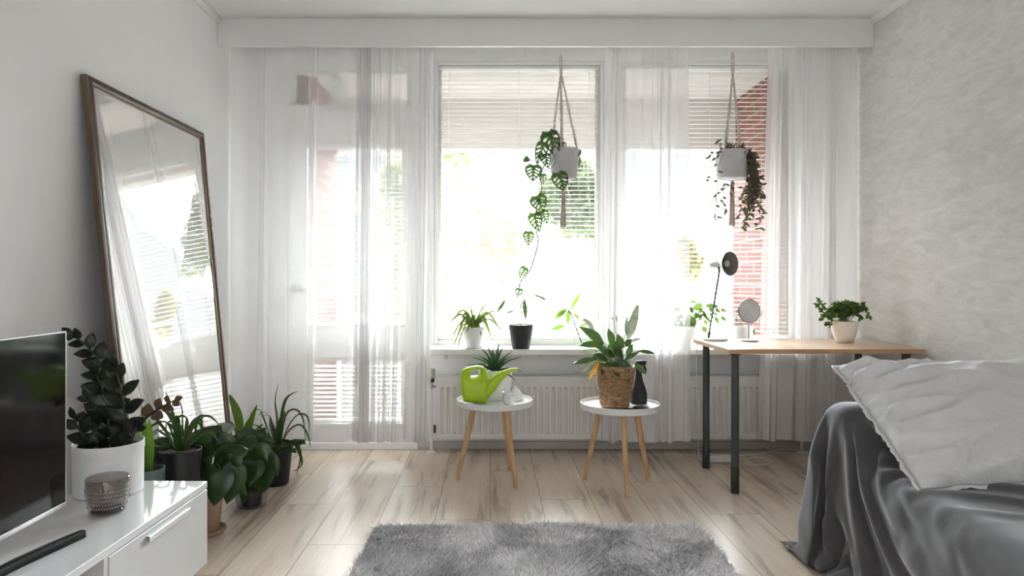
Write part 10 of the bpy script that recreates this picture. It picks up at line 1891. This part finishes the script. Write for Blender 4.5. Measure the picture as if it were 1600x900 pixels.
s.tube([V(bx2, by2, ZS+.135), P(814.5, 490, D), top], [.0028,.0026,.002], 8)
for (a, b_, wp, dd) in (((819,467),(822,501),8,-.02),((790,468),(776,490),5,-.05),((804,485),(790,490),3,-.03),((841,462),(855,470),3,-.04),((835,461),(844,464),2.5,-.03)):
    leaf(m, P(*a, D+dd), P(*b_, D+dd), wp/F*D, rn(.3), 'lance', droop=.1)
    s.tube(spline([top, top.lerp(P(*a, D+dd), .5)+V(0,0,.012), P(*a, D+dd)], 5), .0008, 5)
mk('foliage', m, M['l_deep'], e, sharp=60); mk('stem', s, M['stem'], e)
vx2, vy2 = pxX(910, 4.17), 4.17
e = empty('glass_vase', (vx2, vy2, ZS), 'pale green glass vase on the sill holding a leafy sprig', 'vase')
mk('vase_wall', MB().lathe([(0,0),(.046,0),(.05,.004),(.060,.125),(.0605,.128),(.058,.128),(.048,.008),(0,.006)], (vx2, vy2, ZS), 40), M['green_glass'], e)
m = MB(); s = MB(); D = vy2; s.tube(spline([P(909, 536, D), P(900, 512, D), P(893, 492, D-.02), P(887, 484, D-.02)], 6), .0038, 8)
for (a, b_, wp, dd) in (((886,482),(866,500),9,-.03),((887,483),(868,492),7,-.01),((888,485),(887,507),9,-.03),((883,508),(861,515),8,-.04),((892,483),(908,456),6,0),((905,498),(896,489),6,-.03),((918,505),(904,512),5,-.03)):
    leaf(m, P(*a, D+dd), P(*b_, D+dd), wp/F*D, rn(.4), 'lance', droop=.12)
    s.tube([P(893, 490, D-.02), P(*a, D+dd)], .0012, 5)
o = mk('leafy_sprig', m, M['l_bright']); setk(o, 'leafy green sprig standing in the pale green vase on the sill', 'sprig')
o2 = mk('stem', s, M['stem'], o)
fx, fy = pxX(1069, 4.18), 4.18
e = empty('ficus_plant', (fx, fy, ZS), 'small-leafed ficus in a white pot on the sill left of the desk lamp', 'potted plant')
pot(e, fx, fy, ZS, .050, .066, .135, M['ceramic'])
m = MB(); s = MB(); D = fy
for i in range(9):
    a = rnd.uniform(-1.2, 1.2); tp = V(fx+rnd.uniform(-.20,.21), fy+rnd.uniform(-.10,.05), ZS+rnd.uniform(.14,.27)); c = spline([V(fx, fy, ZS+.12), V(fx, fy, ZS+.12).lerp(tp, .5)+V(0,0,.06), tp], 7); s.tube(c, .0013, 5)
    for k in range(3, len(c), 2):
        d = V(rnd.uniform(-1,1), rnd.uniform(-.6,.3), rnd.uniform(-1.2,.1)).normalized(); leaf(m, c[k], c[k]+d*rnd.uniform(.035,.05), .022, rn(.6), 'ovate')
for (a, b_, wp) in (((1085,480),(1098,476),9),((1097,485),(1105,497),5),((1082,495),(1085,512),10),((1100,500),(1106,508),5),((1117,495),(1124,506),6),((1114,489),(1122,492),4),((1098,510),(1104,519),8),((1108,475),(1116,478),4),((1080,500),(1084,515),8),((1079,471),(1088,472),4)):
    leaf(m, P(*a, D-.04), P(*b_, D-.05), wp/F*D, rn(.3), 'ovate'); s.tube([V(fx+.02, fy, ZS+.16), P(*a, D-.04)], .001, 5)
mk('foliage', m, M['l_herb'], e, sharp=60); mk('stems', s, M['gstem'], e)
ox_, oy_ = pxX(1160, 4.18), 4.18
e = empty('orchid_pot', (ox_, oy_, ZS), 'wide white pot on the sill behind the vanity mirror with bare looping roots', 'potted plant')
pot(e, ox_, oy_, ZS, .056, .072, .135, M['ceramic'])
s = MB()
for (a, b_, c_) in (((1153,508),(1150,495),(1156,503)),((1160,508),(1161,500),(1164,508)),((1172,508),(1177,512),(1179,520)),((1150,508),(1151,487),(1158,480))): s.tube(spline([V(ox_, oy_, ZS+.12), P(*a, oy_), P(*b_, oy_-.02), P(*c_, oy_-.02)], 6), .0022, 6)
mk('roots', s, M['l_silver'], e); m = MB(); leaf(m, P(1178,513,oy_-.05), P(1179,525,oy_-.06), 4/F*4.1, rn(.2), 'lance'); mk('leaf', m, M['l_bright'], e)

# ---------------------------------------------------------------- bushy plant on the desk
hx2, hy2 = (1319.5-CX)/F*3.73, 3.73
e = empty('herb_plant', (hx2, hy2, DZ), 'bushy small-leafed green plant in a cream pot on the desk', 'potted plant')
pot(e, hx2, hy2, DZ+.0004, .043, .0735, .118, M['cream_ceramic'], rings=[(.052,.022),(.064,.06),(.071,.095)])
m = MB(); s = MB()
for i in range(64):
    a = rnd.uniform(0, 2*PI); el = rnd.uniform(.1, 1.35); rr = rnd.uniform(.6, 1)
    tp = V(hx2-.005+math.cos(a)*math.cos(el)*.135*rr, hy2+math.sin(a)*math.cos(el)*.10*rr, DZ+.118+math.sin(el)*.115*rr+.0)
    c = spline([V(hx2+rnd.uniform(-.03,.03), hy2+rnd.uniform(-.03,.03), DZ+.108), V(hx2, hy2, DZ+.13).lerp(tp, .6)+V(0,0,.03), tp], 6); s.tube(c, .0009, 5)
    for k in range(4, len(c), 2):
        for q in range(2):
            d = V(rnd.uniform(-1,1), rnd.uniform(-1,.4), rnd.uniform(-.7,.6)).normalized(); leaf(m, c[k], c[k]+d*rnd.uniform(.014,.028), rnd.uniform(.011,.018), rn(.9), 'ovate', nu=4, nv=2)
for (pts) in ([(1300,498),(1288,478),(1275,465)],[(1298,500),(1282,485),(1276,474)],[(1300,502),(1290,492),(1284,497)],[(1335,498),(1350,480),(1358,496)],[(1330,492),(1345,474),(1352,482)],[(1300,505),(1290,503),(1296,508)]):
    c = spline([P(x, y, hy2-.02*i) for i, (x, y) in enumerate(pts)], 6); s.tube(c, .001, 5)
    for k in range(2, len(c)):
        for q in range(2):
            d = V(rnd.uniform(-1,1), rnd.uniform(-1,.2), rnd.uniform(-1,.3)).normalized(); leaf(m, c[k], c[k]+d*.022, .013, rn(.8), 'ovate', nu=4, nv=2)
mk('foliage', m, M['l_herb'], e, sharp=60); mk('stems', s, M['gstem'], e)

# ---------------------------------------------------------------- hanging planters
def hanger(e, top, tx_, knots, rim_pts, base, tassel_end, ties, D):
    m = MB()
    t = P(*top, D); k0 = P(*knots, D)
    for s_ in (-1, 1): m.tube(spline([t+V(0,0,.0), t+V(s_*.006, 0, -.03), k0+V(s_*.005, 0, .02), k0], 5), .0048, 7)
    m.tube([k0+V(0,0,.014), k0+V(0,0,.004), k0-V(0,0,.008), k0-V(0,0,.016)], [.004,.0085,.0085,.005], 8)
    for (rx, ry, rd) in rim_pts:
        r_ = P(rx, ry, D+rd)
        for s_ in (-1, 1):
            c = spline([k0+V(s_*.003,0,-.01), k0.lerp(r_, .25)+V(s_*.002,0,0), k0.lerp(r_, .5)+V(s_*.0045,0,0), k0.lerp(r_, .62)+V(0,0,0), k0.lerp(r_, .8)+V(s_*.004,0,0), r_+V(s_*.001,0,0)], 5)
            m.tube(c, .0032, 6)
        for f in (.08, .14, .62, .86, .92, .97):
            q = k0.lerp(r_, f); m.tube([q+V(0,0,.007), q+V(0,0,.002), q-V(0,0,.002), q-V(0,0,.007)], [.0035,.0078,.0078,.0035], 7)
    b0 = P(*base, D)
    for pts in ties:
        m.tube(spline([Vector(p) for p in pts], 5), .0023, 6)
    mk('cords', m, M['cord'], e)
    m = MB(); te = P(*tassel_end, D); m.tube([b0+V(0,0,.012), b0, b0-V(0,0,.012), b0-V(0,0,.02)], [.006,.011,.011,.008], 9)
    for k in range(15):
        a = 2*PI*k/15; r_ = .0095 if k % 2 else .004
        m.tube([b0+V(math.cos(a)*r_, math.sin(a)*r_, -.012), b0.lerp(te, .5)+V(math.cos(a)*r_*1.15, math.sin(a)*r_*1.15, 0), te+V(math.cos(a)*r_*1.7, math.sin(a)*r_*1.7, rnd.uniform(-.008,.008))], .0034, 5)
    mk('tassel', m, M['cord'], e)
    h = MB().tube(spline([V(t.x, D, ZC-.001), V(t.x, D, t.z+.03), V(t.x+.006, D, t.z+.006), V(t.x, D, t.z-.008), V(t.x-.006, D, t.z+.004)], 5), .0014, 6)
    mk('ceiling_hook', h, M['alu'], e)
D = 3.945; k_ = D/F
def potc(px, py, D=D): return P(px, py, D)
# pot 1
c1 = P(881.5, 281, D); e = empty('hanging_planter', (c1.x, D, c1.z), 'grey planter in macrame rope with a trailing monstera, hanging before the middle window', 'hanging planter')
pot(e, c1.x, D, c1.z, .066, .084, .178, M['grey_pot'], rings=[(.074,.02),(.079,.09)])
def ring_tie(c, rb, rt, h, n=4, ph=.4):
    out = []
    for k in range(n):
        a0 = ph+2*PI*k/n
        for s_ in (-1, 1):
            pts = []
            for i in range(7):
                u = i/6; a = a0+s_*u*PI/n*1.0; r = rb+(rt-rb)*(1-u)+.003; pts.append((c.x+math.cos(a)*r, c.y+math.sin(a)*r, c.z+h*(1-u*.62)))
            out.append(pts)
        a1 = a0+PI/n; r = rb+.012
        out.append([(c.x+math.cos(a1)*(rb+(rt-rb)*.4+.003), c.y+math.sin(a1)*(rb+(rt-rb)*.4+.003), c.z+h*.38), (c.x+math.cos(a1)*(rb+.004), c.y+math.sin(a1)*(rb+.004), c.z+.002), (c.x+math.cos(a1)*rb*.5, c.y+math.sin(a1)*rb*.5, c.z-.006), (c.x, c.y, c.z-.012)])
    return out
hanger(e, (876, 86), 876, (876.5, 113), [(861,236,-.02),(877,233,-.08),(879,233,.08),(902,234,.0)], (881,287), (880,355), ring_tie(c1, .066, .084, .170, 4, .3), D)
m = MB(); s = MB()
vine = spline([P(862,238,D-.03), P(852,255,D-.07), P(845,275,D-.06), P(846,300,D-.05), P(838,328,D-.05), P(838,360,D-.04), P(841,378,D-.04), P(835,402,D-.04), P(828,422,D-.04), P(815,438,D-.04), P(811,450,D-.04)], 8); s.tube(vine, .0026, 6)
s.tube(spline([P(872,236,D-.05), P(858,262,D-.12), P(868,272,D-.12)], 6), .0016, 6); s.tube(spline([P(862,238,D-.03), P(846,246,D-.07), P(838,252,D-.08), P(828,250,D-.08), P(822,250,D-.08)], 6), .0014, 6)
s.tube(spline([P(862,238,D-.05), P(868,250,D-.11), P(862,262,D-.11), P(850,268,D-.09), P(842,290,D-.07), P(846,305,D-.06)], 6), .0015, 6)
for (a, b_, wp, dd) in (((856,206),(871,242),30,-.05),((862,215),(848,205),12,-.03),((850,222),(839,256),20,-.06),((851,240),(857,262),17,-.08),((834,258),(832,282),26,-.08),((826,247),(818,252),9,-.08),((848,272),(849,288),12,-.07),((872,270),(883,298),27,-.12),
                        ((838,306),(850,331),27,-.06),((846,330),(855,349),18,-.05),((834,333),(842,362),22,-.05),((826,362),(826,383),17,-.05),((821,418),(812,434),13,-.04),((812,451),(808,464),12,-.04),((843,312),(832,320),10,-.05),((845,246),(840,240),8,-.05)):
    leaf(m, P(*a, D+dd), P(*b_, D+dd-.01), wp/F*D, V(rnd.uniform(-.35,.35), -1, rnd.uniform(-.1,.3)), 'heart', droop=.12, fold=.1, holes=(wp > 9))
for (a, b_, wp, dd) in (((907,234),(905,246),10,-.02),((906,246),(905,264),8,-.02)): leaf(m, P(*a, D+dd), P(*b_, D+dd), wp/F*D, (.8,-.5,.2), 'heart', holes=False)
for k in range(7):
    p = V(c1.x+rnd.uniform(-.06,.02), D+rnd.uniform(-.04,.04), c1.z+.17); q = p+V(rnd.uniform(-.06,.02), rnd.uniform(-.05,.03), rnd.uniform(.03,.07)); s.tube([p, q], .0014, 5)
    if k < 3: leaf(m, q, q+V(rnd.uniform(-.04,.0), -.02, -.05), .04, rn(.4), 'heart', holes=True)
mk('foliage', m, M['l_monstera'], e, sharp=60); mk('vines', s, M['stem'], e)
# pot 2
c2 = P(1144.5, 279, D); e = empty('hanging_planter', (c2.x, D, c2.z), 'grey planter in macrame rope with trailing purple-brown foliage, hanging above the desk', 'hanging planter')
pot(e, c2.x, D, c2.z, .082, .087, .162, M['grey_pot'], rings=[(.085,.05)])
hanger(e, (1145, 82), 1145, (1145, 116), [(1132,236,-.04),(1134,233,.06),(1158,233,-.05),(1156,231,.05)], (1144,285), (1144,353), ring_tie(c2, .082, .087, .155, 4, .8), D)
m = MB(); s = MB()
def strand(pts, n, ls=.026, jit=.010):
    ls *= 1.35; n = int(n*1.15)
    c = spline(pts, 8); s.tube(c, .0011, 5); k = len(c)
    for i in range(n):
        q = (i+.5)/n*(k-1); a = min(int(q), k-2); p = c[a].lerp(c[a+1], q-a)+V(rnd.uniform(-jit,jit), rnd.uniform(-jit,jit), 0)
        d = V(rnd.uniform(-1,1), rnd.uniform(-1,.3), rnd.uniform(-1.1,.4)).normalized(); leaf(m, p, p+d*ls*rnd.uniform(.7,1.2), ls*.48, rn(.8), 'lance', nu=4, nv=2, droop=.2)
for i in range(34):
    a = rnd.uniform(-1.0, .9); ex = rnd.choice([rnd.uniform(1150, 1194), rnd.uniform(1160, 1192)]); ey = rnd.uniform(300, 366) if ex > 1155 else rnd.uniform(310, 350)
    sx0 = 1160+rnd.uniform(-6, 6); dy = rnd.uniform(-.09, .05)
    strand([P(sx0, 236, D+dy*.4), P(1172+rnd.uniform(-4,5), 246, D+dy*.8), P(1176+(ex-1172)*.5+rnd.uniform(-3,6), 285, D+dy), P(ex, ey, D+dy)], int(7+(ey-250)/9), .026)
for pts, n in (([(1130,236),(1119,246),(1121,275),(1119,320),(1117,346)],9),([(1128,236),(1112,240),(1106,247)],4),([(1128,232),(1124,224),(1117,222)],4),([(1135,284),(1122,300),(1114,308)],4),([(1145,283),(1139,305),(1128,345)],6),([(1106,276),(1104,282)],2),([(1132,284),(1130,312),(1136,330)],6)):
    strand([P(x, y, D-.05) for x, y in pts], n, .024, .004)
for i in range(46):
    p = V(c2.x+rnd.uniform(-.07,.075), D+rnd.uniform(-.06,.06), c2.z+.158); q = p+V(rnd.uniform(-.03,.03), rnd.uniform(-.03,.03), rnd.uniform(.0,.055)); leaf(m, p, q+V(.004,0,.01), .014, rn(.9), 'lance', nu=4, nv=2)
mk('foliage', m, M['l_purple'], e, sharp=60); mk('vines', s, M['stem'], e)
